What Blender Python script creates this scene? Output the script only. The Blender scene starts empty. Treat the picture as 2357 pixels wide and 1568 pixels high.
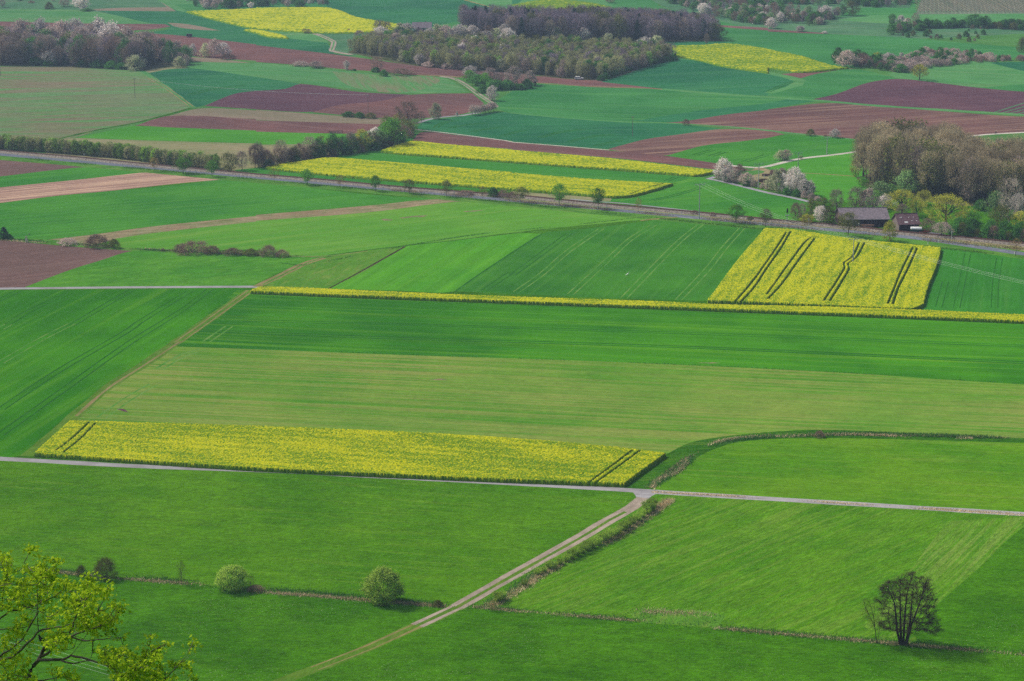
import bpy, math, random
import numpy as np
from mathutils import Vector, Matrix
from mathutils.geometry import delaunay_2d_cdt

R = math.radians
SC = bpy.context.scene
COL = SC.collection
rng = np.random.default_rng(7)
random.seed(7)

# ------------------------------------------------------------ camera model
FOC = 5000.0            # focal length in units of a 2357-wide frame
HC = 150.0
PITCH = math.atan(1214.0 / FOC)
CP, SP = math.cos(PITCH), math.sin(PITCH)


def sstep(a, b, x):
    t = np.clip((x - a) / (b - a), 0, 1)
    return t * t * (3 - 2 * t)


def terrain(x, y):
    x = np.asarray(x, float); y = np.asarray(y, float)
    hill = 0.5 * np.clip(290 - y, 0, 290)
    hill = np.where(y < 330, np.maximum(hill, 0), 0)
    flat = 0.22 * np.sin(x / 31 + 1) * np.sin(y / 43) + 0.2 * np.sin((x + y) / 57)
    flat = flat * sstep(330, 420, y) * (1 - 0.85 * sstep(720, 800, y))
    s = sstep(960, 1250, y)
    far = 0.021 * np.clip(y - 960, 0, None)
    far = far + 0.03 * np.clip(y - 2000, 0, None)
    bump = 3.0 * np.sin(x / 78 + 0.7 + y / 310) * np.cos(y / 95 + 0.5) + 1.6 * np.sin(x / 45 - y / 120 + 2.0) + 1.8 * np.sin(y / 70 + x / 160)
    return hill + flat + s * (far + bump * 0.8)


_T = np.concatenate([np.arange(330, 1500, 3.0), np.arange(1500, 4200, 8.0)])


def rays(F):
    F = np.atleast_2d(np.asarray(F, float))
    u = (F[:, 0] - 1178.5) / FOC
    v = -(F[:, 1] - 784.0) / FOC
    return np.stack([u, CP + v * SP, -SP + v * CP], 1)


def ground(F, dz=0.0):
    """world points where the sight lines through frame points F first meet the terrain"""
    D = rays(F)
    P = _T[None, :, None] * D[:, None, :]
    z = HC + P[:, :, 2] - terrain(P[:, :, 0], P[:, :, 1]) - dz
    below = z < 0
    idx = np.where(below.any(1), below.argmax(1), len(_T) - 1)
    idx = np.maximum(idx, 1)
    lo, hi = _T[idx - 1].copy(), _T[idx].copy()
    for _ in range(22):
        m = (lo + hi) / 2
        Q = m[:, None] * D
        zz = HC + Q[:, 2] - terrain(Q[:, 0], Q[:, 1]) - dz
        hi = np.where(zz < 0, m, hi); lo = np.where(zz < 0, lo, m)
    Q = hi[:, None] * D
    Q[:, 2] += HC
    return Q


TAG = {'F': (1, 0, 0), 'M': (4.5415, 0, 1222.8), 'N': (6.812, 1956.5, 1280.4), 'Rr': (5.851, 1841.4, 448.8),
       'S': (8.192, 1622.7, 345.3), 'W': (5.851, 1954.2, 253.2), 'T': (10.24, 978.2, 230.2),
       'U': (6.826, 0, 517.9), 'V': (10.24, 920.7, 34.5)}
for i, ox in enumerate((0, 589.2, 1178.5, 1767.7)):
    TAG['A%d' % (i + 1)] = (3.893, ox, 0)
    TAG['B%d' % (i + 1)] = (3.893, ox, 345.3)
for i, ox in enumerate((0, 786, 1571)):
    TAG['C%d' % (i + 1)] = (2.9985, ox, 748)
    TAG['D%d' % (i + 1)] = (2.9985, ox, 1165.3)


def P(s):
    """'A1 0,595 400,600 B2 10,20' -> frame coordinates; a tag switches the crop the numbers were read in"""
    out = []; t = TAG['F']
    for w in s.split():
        if w in TAG:
            t = TAG[w]
        else:
            a, b = w.split(',')
            out.append((float(a) / t[0] + t[1], float(b) / t[0] + t[2]))
    return out


def smooth(pts, closed=True, corner=38, step=9.0):
    pts = [np.array(p, float) for p in pts]
    n = len(pts); out = []
    sharp = []
    for i in range(n):
        if not closed and i in (0, n - 1):
            sharp.append(True); continue
        a = pts[i] - pts[i - 1]; b = pts[(i + 1) % n] - pts[i]
        ang = math.degrees(abs(math.atan2(a[0] * b[1] - a[1] * b[0], a @ b)))
        sharp.append(ang > corner)
    m = n if closed else n - 1
    for i in range(m):
        p1, p2 = pts[i], pts[(i + 1) % n]
        L = np.linalg.norm(p2 - p1)
        p0 = p1 if sharp[i] else pts[i - 1]
        p3 = p2 if sharp[(i + 1) % n] else pts[(i + 2) % n]
        m1 = (p2 - p0); m2 = (p3 - p1)
        if np.linalg.norm(m1) > 1e-6: m1 = m1 / np.linalg.norm(m1) * L
        if np.linalg.norm(m2) > 1e-6: m2 = m2 / np.linalg.norm(m2) * L
        k = max(1, int(L / step))
        for j in range(k):
            t = j / k
            out.append((2 * t**3 - 3 * t**2 + 1) * p1 + (t**3 - 2 * t**2 + t) * m1 + (-2 * t**3 + 3 * t**2) * p2 + (t**3 - t**2) * m2)
    if not closed: out.append(pts[-1])
    return np.array(out)


# ------------------------------------------------------------ materials
def lin(c):
    return tuple(((v / 255) / 12.92 if v / 255 <= 0.04045 else ((v / 255 + 0.055) / 1.055) ** 2.4) for v in c)


GAIN = 1.0


def alb(c):
    """base colour from an 8-bit colour swatch"""
    l = lin(c)
    return (l[0] * GAIN, l[1] * GAIN, l[2] * GAIN, 1)


class NT:
    def __init__(s, name):
        s.m = bpy.data.materials.new(name); s.m.use_nodes = True
        s.t = s.m.node_tree; s.t.nodes.clear()
        s.out = s.n('ShaderNodeOutputMaterial')

    def n(s, typ, **kw):
        nd = s.t.nodes.new(typ)
        for k, v in kw.items():
            if k.startswith('i_'):
                nd.inputs[k[2:].replace('_', ' ')].default_value = v
            else:
                setattr(nd, k, v)
        return nd

    def l(s, a, b): s.t.links.new(a, b)

    def mixc(s, f, a, b, mode='MIX'):
        nd = s.n('ShaderNodeMix', data_type='RGBA', blend_type=mode)
        for inp, v in ((nd.inputs[0], f), (nd.inputs[6], a), (nd.inputs[7], b)):
            if hasattr(v, 'links'): s.l(v, inp)
            else: inp.default_value = v
        return nd.outputs[2]

    def math(s, op, a, b=0.0, clamp=False):
        nd = s.n('ShaderNodeMath', operation=op, use_clamp=clamp)
        for inp, v in ((nd.inputs[0], a), (nd.inputs[1], b)):
            if hasattr(v, 'links'): s.l(v, inp)
            else: inp.default_value = v
        return nd.outputs[0]

    def ramp(s, f, a, b):
        nd = s.n('ShaderNodeMapRange', interpolation_type='SMOOTHSTEP')
        s.l(f, nd.inputs[0]); nd.inputs[1].default_value = a; nd.inputs[2].default_value = b
        return nd.outputs[0]

    def noise(s, vec, scale, detail=2.0, rough=0.55, dist=0.0):
        nd = s.n('ShaderNodeTexNoise')
        nd.inputs['Scale'].default_value = scale; nd.inputs['Detail'].default_value = detail
        nd.inputs['Roughness'].default_value = rough; nd.inputs['Distortion'].default_value = dist
        s.l(vec, nd.inputs['Vector'])
        return nd.outputs[0]

    def mapping(s, vec, rot=0.0, scale=(1, 1, 1), loc=(0, 0, 0)):
        nd = s.n('ShaderNodeMapping', vector_type='TEXTURE')
        # TEXTURE mapping: inverse transform, so scale is the size of a feature
        nd.inputs['Rotation'].default_value = (0, 0, rot)
        nd.inputs['Scale'].default_value = scale
        nd.inputs['Location'].default_value = loc
        s.l(vec, nd.inputs['Vector'])
        return nd.outputs[0]


def field_mat(name, c1, c2, c3=None, dirs=None, streak=0.35, across=2.5, along=120, blotch=40, grain=0.35,
              gsize=1.0, speck=None, bump=0.25, rows=0.0, rowgap=3.0, c3amt=0.55, hicut=0.62, gl=3.0):
    """a field: colour c1 drifting to c2 in blotches, streaks of c3 along the working direction, fine grain"""
    N = NT(name)
    pos = N.n('ShaderNodeNewGeometry').outputs['Position']
    ang = 0.0
    if dirs is not None:
        a, b = ground(dirs)[:2]
        ang = math.atan2(b[1] - a[1], b[0] - a[0])
    off = (hash(name) % 97 if False else sum(map(ord, name)) % 97) * 3.1
    o = N.n('ShaderNodeVectorMath', operation='ADD'); N.l(pos, o.inputs[0]); o.inputs[1].default_value = (off, off * 0.7, off * .3)
    v = o.outputs[0]
    big = N.ramp(N.noise(v, 1.0 / blotch, 3, 0.6), 0.35, 0.66)
    col = N.mixc(big, alb(c1), alb(c2))
    sv = N.mapping(v, ang, (along, across, 50))
    st = N.noise(sv, 1.0, 3, 0.6)
    if c3 is not None:
        big2 = N.ramp(N.noise(v, 1.0 / (blotch * 1.7), 2, 0.6), 0.3, 0.7)
        f = N.ramp(st, hicut - 0.14, hicut + 0.08)
        f = N.math('MULTIPLY', f, N.math('ADD', N.math('MULTIPLY', big2, 0.7), 0.3))
        col = N.mixc(N.math('MULTIPLY', f, c3amt), col, alb(c3))
    # brightness streaks
    s2 = N.noise(N.mapping(v, ang, (along * 0.4, across * 0.45, 50)), 1.0, 3, 0.65)
    streak *= 1.4; br = N.math('ADD', 1 - streak * 0.5, N.math('MULTIPLY', s2, streak))
    g = N.noise(N.mapping(v, ang, (gsize * gl * .5, gsize * 1.1, gsize)), 1.0, 5, 0.78)
    g2 = N.noise(N.mapping(v, ang, (gsize * gl * 1.8, gsize * 3.2, gsize)), 1.0, 3, 0.6)
    g = N.math('ADD', N.math('MULTIPLY', g, 1.5), N.math('MULTIPLY', g2, .7))
    br = N.math('MULTIPLY', br, N.math('ADD', 1 - grain * 1.65, N.math('MULTIPLY', g, grain * 1.5)))
    if rows:
        w = N.n('ShaderNodeTexWave', wave_type='BANDS', bands_direction='Y')
        w.inputs['Scale'].default_value = 1.0; w.inputs['Distortion'].default_value = 0.6
        w.inputs['Detail'].default_value = 1.0
        N.l(N.mapping(v, ang, (50, rowgap * 3.18, 50)), w.inputs['Vector'])
        br = N.math('MULTIPLY', br, N.math('ADD', 1 - rows * .5, N.math('MULTIPLY', w.outputs[1], rows)))
    col = N.mixc(1.0, col, br, 'MULTIPLY')
    cc = N.n('ShaderNodeCombineColor')
    if speck:
        sp = N.n('ShaderNodeTexVoronoi'); sp.inputs['Scale'].default_value = 1.9
        N.l(v, sp.inputs['Vector'])
        pz = N.ramp(N.noise(v, 1 / 30.0, 2), 0.45, 0.65)
        f = N.math('MULTIPLY', N.math('LESS_THAN', sp.outputs['Distance'], 0.11), pz)
        col = N.mixc(N.math('MULTIPLY', f, 0.7), col, alb(speck))
    d = N.n('ShaderNodeBsdfDiffuse'); d.inputs['Roughness'].default_value = 0.6
    N.l(col, d.inputs['Color'])
    if bump:
        b = N.n('ShaderNodeBump'); b.inputs['Strength'].default_value = bump; b.inputs['Distance'].default_value = 0.5
        N.l(N.noise(N.mapping(v, ang, (gsize * 1.7, gsize * 0.8, gsize)), 1.0, 3, 0.7), b.inputs['Height'])
        N.l(b.outputs[0], d.inputs['Normal'])
    N.l(d.outputs[0], N.out.inputs[0])
    return N.m


def leaf_mat(name, c1, c2, trans=0.25, var=0.35):
    """foliage, twigs or blossom: colour varies from piece to piece and from plant to plant"""
    N = NT(name)
    isl = N.n('ShaderNodeNewGeometry').outputs['Random Per Island']
    ob = N.n('ShaderNodeObjectInfo').outputs['Random']
    col = N.mixc(isl, alb(c1), alb(c2))
    br = N.math('ADD', 1 - var, N.math('MULTIPLY', ob, var * 2))
    col = N.mixc(1.0, col, br, 'MULTIPLY')
    d = N.n('ShaderNodeBsdfDiffuse'); N.l(col, d.inputs[0])
    if trans:
        t = N.n('ShaderNodeBsdfTranslucent'); N.l(col, t.inputs[0])
        m = N.n('ShaderNodeMixShader'); m.inputs[0].default_value = trans
        N.l(d.outputs[0], m.inputs[1]); N.l(t.outputs[0], m.inputs[2]); N.l(m.outputs[0], N.out.inputs[0])
    else:
        N.l(d.outputs[0], N.out.inputs[0])
    return N.m


def solid(name, c, rough=0.7, noise=0.2, scale=2.0, metal=0.0, c2=None, grain=(1, 1, 1)):
    N = NT(name)
    tc = N.n('ShaderNodeTexCoord').outputs['Object']
    f = N.noise(N.mapping(tc, 0, grain), scale, 4, 0.65)
    c2 = c2 or tuple(v * (1 - noise) for v in c)
    col = N.mixc(N.ramp(f, 0.35, 0.65), alb(c), alb(c2))
    p = N.n('ShaderNodeBsdfPrincipled')
    p.inputs['Roughness'].default_value = rough; p.inputs['Metallic'].default_value = metal
    p.inputs['Specular IOR Level'].default_value = 0.25
    N.l(col, p.inputs['Base Color']); N.l(p.outputs[0], N.out.inputs[0])
    return N.m


# ------------------------------------------------------------ mesh helpers
def np_mesh(name, V, groups, mats, attr=None, smoothf=False):
    """groups: list of (faces array (n,k), material index)"""
    me = bpy.data.meshes.new(name)
    V = np.asarray(V, np.float32)
    me.vertices.add(len(V)); me.vertices.foreach_set('co', V.ravel())
    groups = [(np.asarray(f, np.int32), m) for f, m in groups if len(f)]
    nl = sum(f.size for f, _ in groups); nf = sum(len(f) for f, _ in groups)
    me.loops.add(nl); me.loops.foreach_set('vertex_index', np.concatenate([f.ravel() for f, _ in groups]))
    ls = []; o = 0; mi = []
    for f, m in groups:
        k = f.shape[1]
        ls.append(o + np.arange(len(f)) * k); o += f.size
        mi.append(np.asarray(m, np.int32) if hasattr(m, '__len__') else np.full(len(f), m, np.int32))
    me.polygons.add(nf); me.polygons.foreach_set('loop_start', np.concatenate(ls).astype(np.int32))
    me.polygons.foreach_set('material_index', np.concatenate(mi))
    if smoothf: me.polygons.foreach_set('use_smooth', np.ones(nf, bool))
    for m in mats: me.materials.append(m)
    if attr is not None:
        a = me.attributes.new('crop', 'FLOAT', 'POINT'); a.data.foreach_set('value', np.asarray(attr, np.float32))
    me.update(calc_edges=True); me.validate()
    return me


def put(o, parent=None, label=None, cat=None, group=None, kind=None):
    COL.objects.link(o)
    if parent is not None: o.parent = parent
    if label: o['label'] = label
    if cat: o['category'] = cat
    if group: o['group'] = group
    if kind: o['kind'] = kind
    return o


def obj(name, me, parent=None, loc=(0, 0, 0), **kw):
    o = bpy.data.objects.new(name, me); o.location = loc
    return put(o, parent, **kw)


def empty(name, loc, rz=0.0, **kw):
    o = bpy.data.objects.new(name, None); o.location = loc; o.rotation_euler = (0, 0, rz); o.empty_display_size = 0.3
    return put(o, **kw)


class MB:
    """collects boxes, tubes and prisms into one mesh"""
    def __init__(s): s.v = []; s.g = []; s.n = 0

    def add(s, V, faces, m=0):
        V = np.asarray(V, float)
        for f in faces: s.g.append((np.asarray([f]) + s.n, m))
        s.v.append(V); s.n += len(V)

    def addnp(s, V, F, m=0):
        s.g.append((np.asarray(F) + s.n, m)); s.v.append(np.asarray(V, float)); s.n += len(V)

    def box(s, c, d, m=0, rz=0.0, taper=1.0):
        x, y, z = np.array(d) / 2
        k = taper
        V = np.array([(-x, -y, -z), (x, -y, -z), (x, y, -z), (-x, y, -z), (-x * k, -y * k, z), (x * k, -y * k, z), (x * k, y * k, z), (-x * k, y * k, z)])
        cr, sr = math.cos(rz), math.sin(rz)
        V = np.stack([V[:, 0] * cr - V[:, 1] * sr, V[:, 0] * sr + V[:, 1] * cr, V[:, 2]], 1) + np.array(c)
        s.add(V, [(0, 3, 2, 1), (4, 5, 6, 7), (0, 1, 5, 4), (1, 2, 6, 5), (2, 3, 7, 6), (3, 0, 4, 7)], m)

    def tube(s, pts, rad, sides=6, m=0, cap=True):
        V, F = tube(pts, rad, sides); n0 = s.n
        s.addnp(V, F, m)
        if cap:
            k = len(pts)
            s.g.append((np.array([[n0 + i for i in range(sides)][::-1]]), m))
            s.g.append((np.array([[n0 + (k - 1) * sides + i for i in range(sides)]]), m))

    def prism(s, prof, y0, y1, m=0, axis='y'):
        n = len(prof)
        if axis == 'y':
            V = [(p[0], y0, p[1]) for p in prof] + [(p[0], y1, p[1]) for p in prof]
        else:
            V = [(y0, p[0], p[1]) for p in prof] + [(y1, p[0], p[1]) for p in prof]
        F = [tuple(range(n)), tuple(range(2 * n - 1, n - 1, -1))] + [(i, i + n, (i + 1) % n + n, (i + 1) % n) for i in range(n)]
        s.add(V, F, m)

    def mesh(s, name, mats, smoothf=False):
        me = bpy.data.meshes.new(name)
        V = np.concatenate(s.v)
        fs = []; mi = []
        for f, m in s.g:
            for r in f.tolist(): fs.append(r); mi.append(m)
        me.from_pydata(V.tolist(), [], fs)
        for m in mats: me.materials.append(m)
        me.polygons.foreach_set('material_index', np.array(mi, np.int32))
        if smoothf: me.polygons.foreach_set('use_smooth', np.ones(len(fs), bool))
        me.update()
        return me


def tube(pts, rad, sides=5):
    pts = np.asarray(pts, float); n = len(pts)
    rad = np.broadcast_to(np.asarray(rad, float), (n,))
    d = np.gradient(pts, axis=0); d /= np.linalg.norm(d, axis=1)[:, None] + 1e-9
    ref = np.where(np.abs(d[:, 2:3]) > 0.9, np.array([[1.0, 0, 0]]), np.array([[0, 0, 1.0]]))
    a = np.cross(d, ref); a /= np.linalg.norm(a, axis=1)[:, None] + 1e-9
    b = np.cross(d, a)
    t = np.arange(sides) * 2 * math.pi / sides
    V = (pts[:, None] + rad[:, None, None] * (a[:, None] * np.cos(t)[None, :, None] + b[:, None] * np.sin(t)[None, :, None])).reshape(-1, 3)
    i = np.arange(n - 1)[:, None] * sides; j = np.arange(sides)[None]; jn = (j + 1) % sides
    F = np.stack([i + j, i + jn, i + sides + jn, i + sides + j], -1).reshape(-1, 4)
    return V, F
# ------------------------------------------------------------ the ground: one planar subdivision
G_ = dict
MATS = {}


def M(name, *a, **k):
    MATS[name] = field_mat(name, *a, **k); return MATS[name]


# swatches
M('grass_verge', (88, 138, 44), (68, 120, 34), (146, 150, 84), blotch=9, grain=.5, c3amt=.5, across=1.2, along=14, dirs=P('F 0,356 2357,585'))
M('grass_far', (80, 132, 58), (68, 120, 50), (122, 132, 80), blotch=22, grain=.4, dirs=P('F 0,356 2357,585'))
M('meadow_near', (84, 134, 14), (68, 120, 8), (112, 148, 40), dirs=P('F 0,1300 2357,1470'), blotch=26, grain=.7, along=20, across=1.3, c3amt=.45, speck=(190, 200, 150), bump=.8, gsize=.9, streak=.2)
M('meadow_low', (70, 124, 10), (56, 108, 6), (92, 136, 28), dirs=P('F 0,1400 2357,1560'), blotch=22, grain=.75, along=12, across=1.1, c3amt=.4, speck=(205, 212, 180), bump=.9, gsize=.8, streak=.2)
M('meadow_right', (84, 134, 16), (68, 122, 12), (126, 152, 58), dirs=P('F 1800,1460 2330,1205'), blotch=24, grain=.6, along=45, across=1.1, c3amt=.42, hicut=.56, speck=(185, 200, 140), bump=.8, streak=.2)
M('meadow_pale', (86, 136, 20), (72, 126, 14), (138, 156, 74), dirs=P('F 2160,1400 2340,1215'), blotch=20, grain=.6, along=60, across=1.1, c3amt=.5, hicut=.54, bump=.8, streak=.2)
M('meadow_bend', (94, 140, 18), (76, 130, 14), (120, 150, 52), dirs=P('F 1600,1130 2357,1165'), blotch=30, grain=.55, along=30, across=1.6, c3amt=.5, bump=.6, streak=.2)
M('bank', (62, 112, 16), (44, 94, 12), (108, 134, 46), dirs=P('F 1560,1030 2357,1010'), blotch=8, grain=.7, along=25, across=1.2, bump=1)
M('stubble', (104, 146, 44), (78, 136, 30), (154, 150, 82), dirs=P('F 400,820 2357,905'), blotch=34, grain=.4, along=180, across=1.7, c3amt=.6, hicut=.5, streak=.35)
M('wheat_band', (68, 136, 18), (46, 112, 18), (104, 156, 28), dirs=P('F 560,672 2357,740'), blotch=45, grain=.25, along=220, across=3.2, streak=.55, c3amt=.6)
M('wheat_left', (66, 136, 12), (48, 116, 10), (96, 154, 26), dirs=P('F 0,980 560,640'), blotch=50, grain=.28, along=150, across=4, streak=.3)
M('wheat_tram', (66, 130, 32), (50, 112, 30), (96, 146, 50), dirs=P('B3 20,1270 790,705'), blotch=40, grain=.25, along=150, across=3, streak=.3, c3amt=.4)
M('wheat_bright', (84, 152, 30), (70, 142, 28), (104, 166, 42), dirs=P('B2 1700,1265 2294,860'), blotch=40, grain=.25, along=120, across=3, streak=.35, rows=.1, rowgap=9)
M('weedy', (94, 140, 42), (82, 134, 34), (140, 146, 72), dirs=P('B2 655,1240 1335,865'), blotch=26, grain=.5, along=8, across=2, c3amt=.5)
M('grass_mid', (84, 144, 36), (68, 132, 30), (106, 156, 50), dirs=P('B1 500,1150 2000,1000'), blotch=22, grain=.55, along=10, across=2.2, c3amt=.5)
M('wheat_right', (58, 128, 36), (50, 118, 34), (84, 142, 52), dirs=P('B4 1690,1400 1780,930'), blotch=40, grain=.25, along=120, across=3)
M('wheat_mid', (74, 140, 40), (56, 124, 38), (90, 150, 42), dirs=P('B1 0,700 2294,500'), blotch=40, grain=.28, along=160, across=4, streak=.4, rows=.06, rowgap=6)
M('wheat_pale', (104, 156, 50), (88, 148, 40), (130, 162, 66), dirs=P('B2 0,720 1900,500'), blotch=50, grain=.25, along=160, across=5, streak=.35, c3amt=.6)
M('wheat_strip', (64, 132, 42), (54, 122, 40), (82, 144, 52), dirs=P('B2 800,50 B3 1640,240'), blotch=40, grain=.25, along=200, across=4)
M('soil_dark', (104, 72, 78), (92, 64, 72), (124, 96, 94), dirs=P('A2 0,900 900,900'), blotch=45, grain=.35, along=140, across=3, c3amt=.6, bump=.5)
M('soil_brown', (124, 86, 80), (108, 78, 74), (148, 118, 104), dirs=P('A3 0,1300 900,1370'), blotch=50, grain=.4, along=160, across=3, c3amt=.6, bump=.5)
M('soil_left', (124, 94, 86), (110, 86, 78), (140, 116, 104), dirs=P('B1 0,1000 1100,880'), blotch=60, grain=.35, along=160, across=2.2, c3amt=.5, bump=.5, rows=.08, rowgap=3)
M('soil_streak', (116, 82, 76), (102, 74, 70), (150, 120, 100), dirs=P('A4 0,1040 1200,960'), blotch=40, grain=.3, along=150, across=3.5, c3amt=.9, hicut=.54, bump=.4)
M('soil_straw', (162, 126, 110), (142, 108, 98), (206, 172, 142), dirs=P('B1 0,400 1500,260'), blotch=30, grain=.35, along=120, across=2.2, c3amt=.9, hicut=.5)
M('strip_rough', (142, 120, 90), (112, 122, 70), (172, 154, 122), dirs=P('B1 700,780 B2 1500,480'), blotch=12, grain=.6, along=12, across=2, c3amt=.7, hicut=.5)
M('beige', (140, 140, 96), (126, 136, 84), (164, 144, 114), dirs=P('A1 800,1290 2294,1330'), blotch=30, grain=.35, along=120, across=3, c3amt=.7, hicut=.5)
M('beige_brown', (142, 126, 104), (130, 122, 94), (160, 138, 116), dirs=P('A1 1700,1020 2294,1030'), blotch=30, grain=.35, along=120, across=3, c3amt=.6)
M('sprouting', (102, 138, 84), (88, 142, 72), (136, 112, 94), dirs=P('A1 0,900 1300,860'), blotch=60, grain=.45, along=70, across=7, c3amt=.8, hicut=.5, streak=.4)
M('lush', (82, 150, 40), (70, 140, 34), (106, 160, 46), dirs=P('A1 900,1200 2294,1230'), blotch=50, grain=.2, along=220, across=5, streak=.4)
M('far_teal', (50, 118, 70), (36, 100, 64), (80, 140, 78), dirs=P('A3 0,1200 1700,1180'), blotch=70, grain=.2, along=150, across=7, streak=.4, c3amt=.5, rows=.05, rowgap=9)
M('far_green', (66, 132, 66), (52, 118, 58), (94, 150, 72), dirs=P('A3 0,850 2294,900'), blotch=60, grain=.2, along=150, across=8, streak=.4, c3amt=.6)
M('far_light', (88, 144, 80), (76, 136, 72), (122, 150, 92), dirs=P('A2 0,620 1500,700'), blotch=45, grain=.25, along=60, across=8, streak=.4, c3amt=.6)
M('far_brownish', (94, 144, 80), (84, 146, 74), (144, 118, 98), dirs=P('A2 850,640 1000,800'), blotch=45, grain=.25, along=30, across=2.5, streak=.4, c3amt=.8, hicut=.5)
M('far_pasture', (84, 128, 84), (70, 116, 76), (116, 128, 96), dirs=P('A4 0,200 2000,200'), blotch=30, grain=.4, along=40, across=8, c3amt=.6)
M('vineyard_soil', (118, 128, 104), (106, 122, 94), (142, 136, 116), blotch=40, grain=.3, dirs=P('A4 1400,120 1400,10'), rows=.25, rowgap=3)
M('tan_track', (146, 130, 86), (124, 124, 68), (168, 150, 112), blotch=8, grain=.5, dirs=P('B2 0,1200 600,960'), along=20, across=.5)
M('worn_track', (96, 130, 40), (80, 122, 30), (130, 132, 70), blotch=7, grain=.5, dirs=P('F 60,1040 570,670'), along=10, across=.5)
M('gravel_track', (172, 156, 140), (152, 138, 122), (192, 178, 162), blotch=6, grain=.4, dirs=P('F 1100,1380 1450,1160'), along=16, across=.5)
M('white_track', (204, 196, 180), (186, 178, 162), (216, 210, 198), blotch=8, grain=.25)
M('lane', (164, 160, 160), (148, 142, 142), (192, 188, 186), dirs=P('F 300,1073 1200,1115'), blotch=9, grain=.25, along=14, across=.6, c3amt=.7, bump=0)
M('lane_grey', (158, 156, 160), (144, 142, 148), blotch=10, grain=.2, bump=0)
M('asphalt', (116, 120, 130), (108, 112, 122), (126, 130, 138), dirs=P('F 0,356 2357,585'), blotch=14, grain=.12, along=40, across=.8, bump=0)
M('line_paint', (205, 205, 205), (180, 180, 180), grain=.1, bump=0)
M('ballast', (138, 128, 116), (118, 108, 98), (160, 148, 136), dirs=P('F 0,350 2357,570'), blotch=4, grain=.5, along=6, across=.6, bump=.6)
M('dry_bank', (150, 144, 100), (104, 132, 62), (170, 156, 120), blotch=5, grain=.6, dirs=P('F 0,350 2357,570'), along=8, across=.8, bump=.6)
M('tram_dark', (44, 104, 28), (38, 96, 26), blotch=14, grain=.4)
M('tram_pale', (110, 146, 66), (76, 136, 44), blotch=6, grain=.5)
M('furrow', (72, 50, 44), (58, 44, 38), blotch=6, grain=.4)
M('patch', (148, 124, 98), (96, 130, 66), blotch=2, grain=.6)
M('wood_floor', (96, 92, 62), (70, 84, 46), (128, 112, 88), blotch=8, grain=.6)

REG = []        # (name, material, points in the frame, is it only a mark on the thing beneath)


def beyond(pts):
    """carry a field that reaches the picture's side edge on past it"""
    side = [(-1 if x < -8 else 1 if x > 2366 else 0) for x, y in pts]; n = len(pts); out = []
    for i, (x, y) in enumerate(pts):
        sd = side[i]
        if not sd: out.append((x, y)); continue
        if side[i - 1] != sd: out.append((x, y))
        out.append((x + sd * 330, y))
        if side[(i + 1) % n] != sd: out.append((x, y))
    return out


def area(name, mat, s, corner=38):
    REG.append((name, mat, ground(smooth(beyond(P(s)), True, corner))[:, :2], False))


def offs(pts2, w):
    d = np.gradient(pts2, axis=0); d /= np.linalg.norm(d, axis=1)[:, None] + 1e-9
    n = np.stack([-d[:, 1], d[:, 0]], 1)
    w = np.broadcast_to(w, (len(pts2),))[:, None]
    return np.concatenate([pts2 + n * w / 2, (pts2 - n * w / 2)[::-1]])


def resample(p, step):
    seg = np.linalg.norm(np.diff(p, axis=0), axis=1); L = np.concatenate([[0], np.cumsum(seg)])
    k = max(2, int(L[-1] / step) + 1); t = np.linspace(0, L[-1], k)
    return np.stack([np.interp(t, L, p[:, i]) for i in range(p.shape[1])], 1)


def path2(s, step=7.0, corner=60):
    p = P(s)
    if p[0][0] < -8: p = [(p[0][0] * 1 - 330, p[0][1] - 330 * (p[1][1] - p[0][1]) / (p[1][0] - p[0][0]))] + p
    if p[-1][0] > 2366: p = p + [(p[-1][0] + 330, p[-1][1] + 330 * (p[-1][1] - p[-2][1]) / (p[-1][0] - p[-2][0]))]
    return resample(ground(smooth(p, False, corner, 12))[:, :2], step)


def strip(name, mat, s, w, mark=False, shift=0.0, wob=0.0, step=7.0):
    p = path2(s, step)
    if shift:
        d = np.gradient(p, axis=0); d /= np.linalg.norm(d, axis=1)[:, None]
        p = p + np.stack([-d[:, 1], d[:, 0]], 1) * shift
    ww = w * (1 + wob * rng.uniform(-1, 1, len(p))) if wob else w
    REG.append((name, mat, offs(p, ww), mark))


def mark(mat, s, w, gauge=0.0, wob=.25):
    if gauge:
        for k in (-.5, .5): strip('mark', mat, s, w, True, gauge * k, wob)
    else:
        strip('mark', mat, s, w, True, 0, wob)


# ---- far hills and upper fields
area('pasture', 'far_pasture', 'F -60,-70 560,-70 480,40 -60,60')
area('wheat_field', 'far_teal', 'F 340,-70 1300,-70 1300,110 900,90 300,60')
area('pasture', 'far_pasture', 'A1 -200,-200 700,-200 780,60 870,95 400,85 -200,88')
area('young_crop_field', 'far_light', 'A1 -200,88 400,83 870,108 1350,208 1500,212 900,216 -200,190')
area('stubble_field', 'beige_brown', 'A1 700,-200 1400,-5 1580,102 870,95 780,60')
area('grain_field', 'far_pasture', 'A1 760,-200 1400,-5 1500,66 1100,70 780,86')
area('wheat_field', 'far_teal', 'A1 870,96 1580,102 1700,100 2294,235 A2 0,262 A1 2294,400 1270,296 1500,266 1560,235 1490,205 1350,205')
area('ploughed_field', 'soil_brown', 'A1 -200,190 900,214 1480,218 1530,238 1380,262 1150,275 700,290 -200,290')
area('fallow_strip', 'beige_brown', 'A1 1500,203 1700,220 1975,275 1780,268 1560,238')
area('pasture', 'far_light', 'A1 1400,-5 1700,-60 1760,60 A2 -0,40 A1 1650,90 1760,112 1600,100')
area('wheat_field', 'far_green', 'A1 1560,40 2294,30 A2 620,30 640,66 0,66 A1 1700,96')
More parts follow.
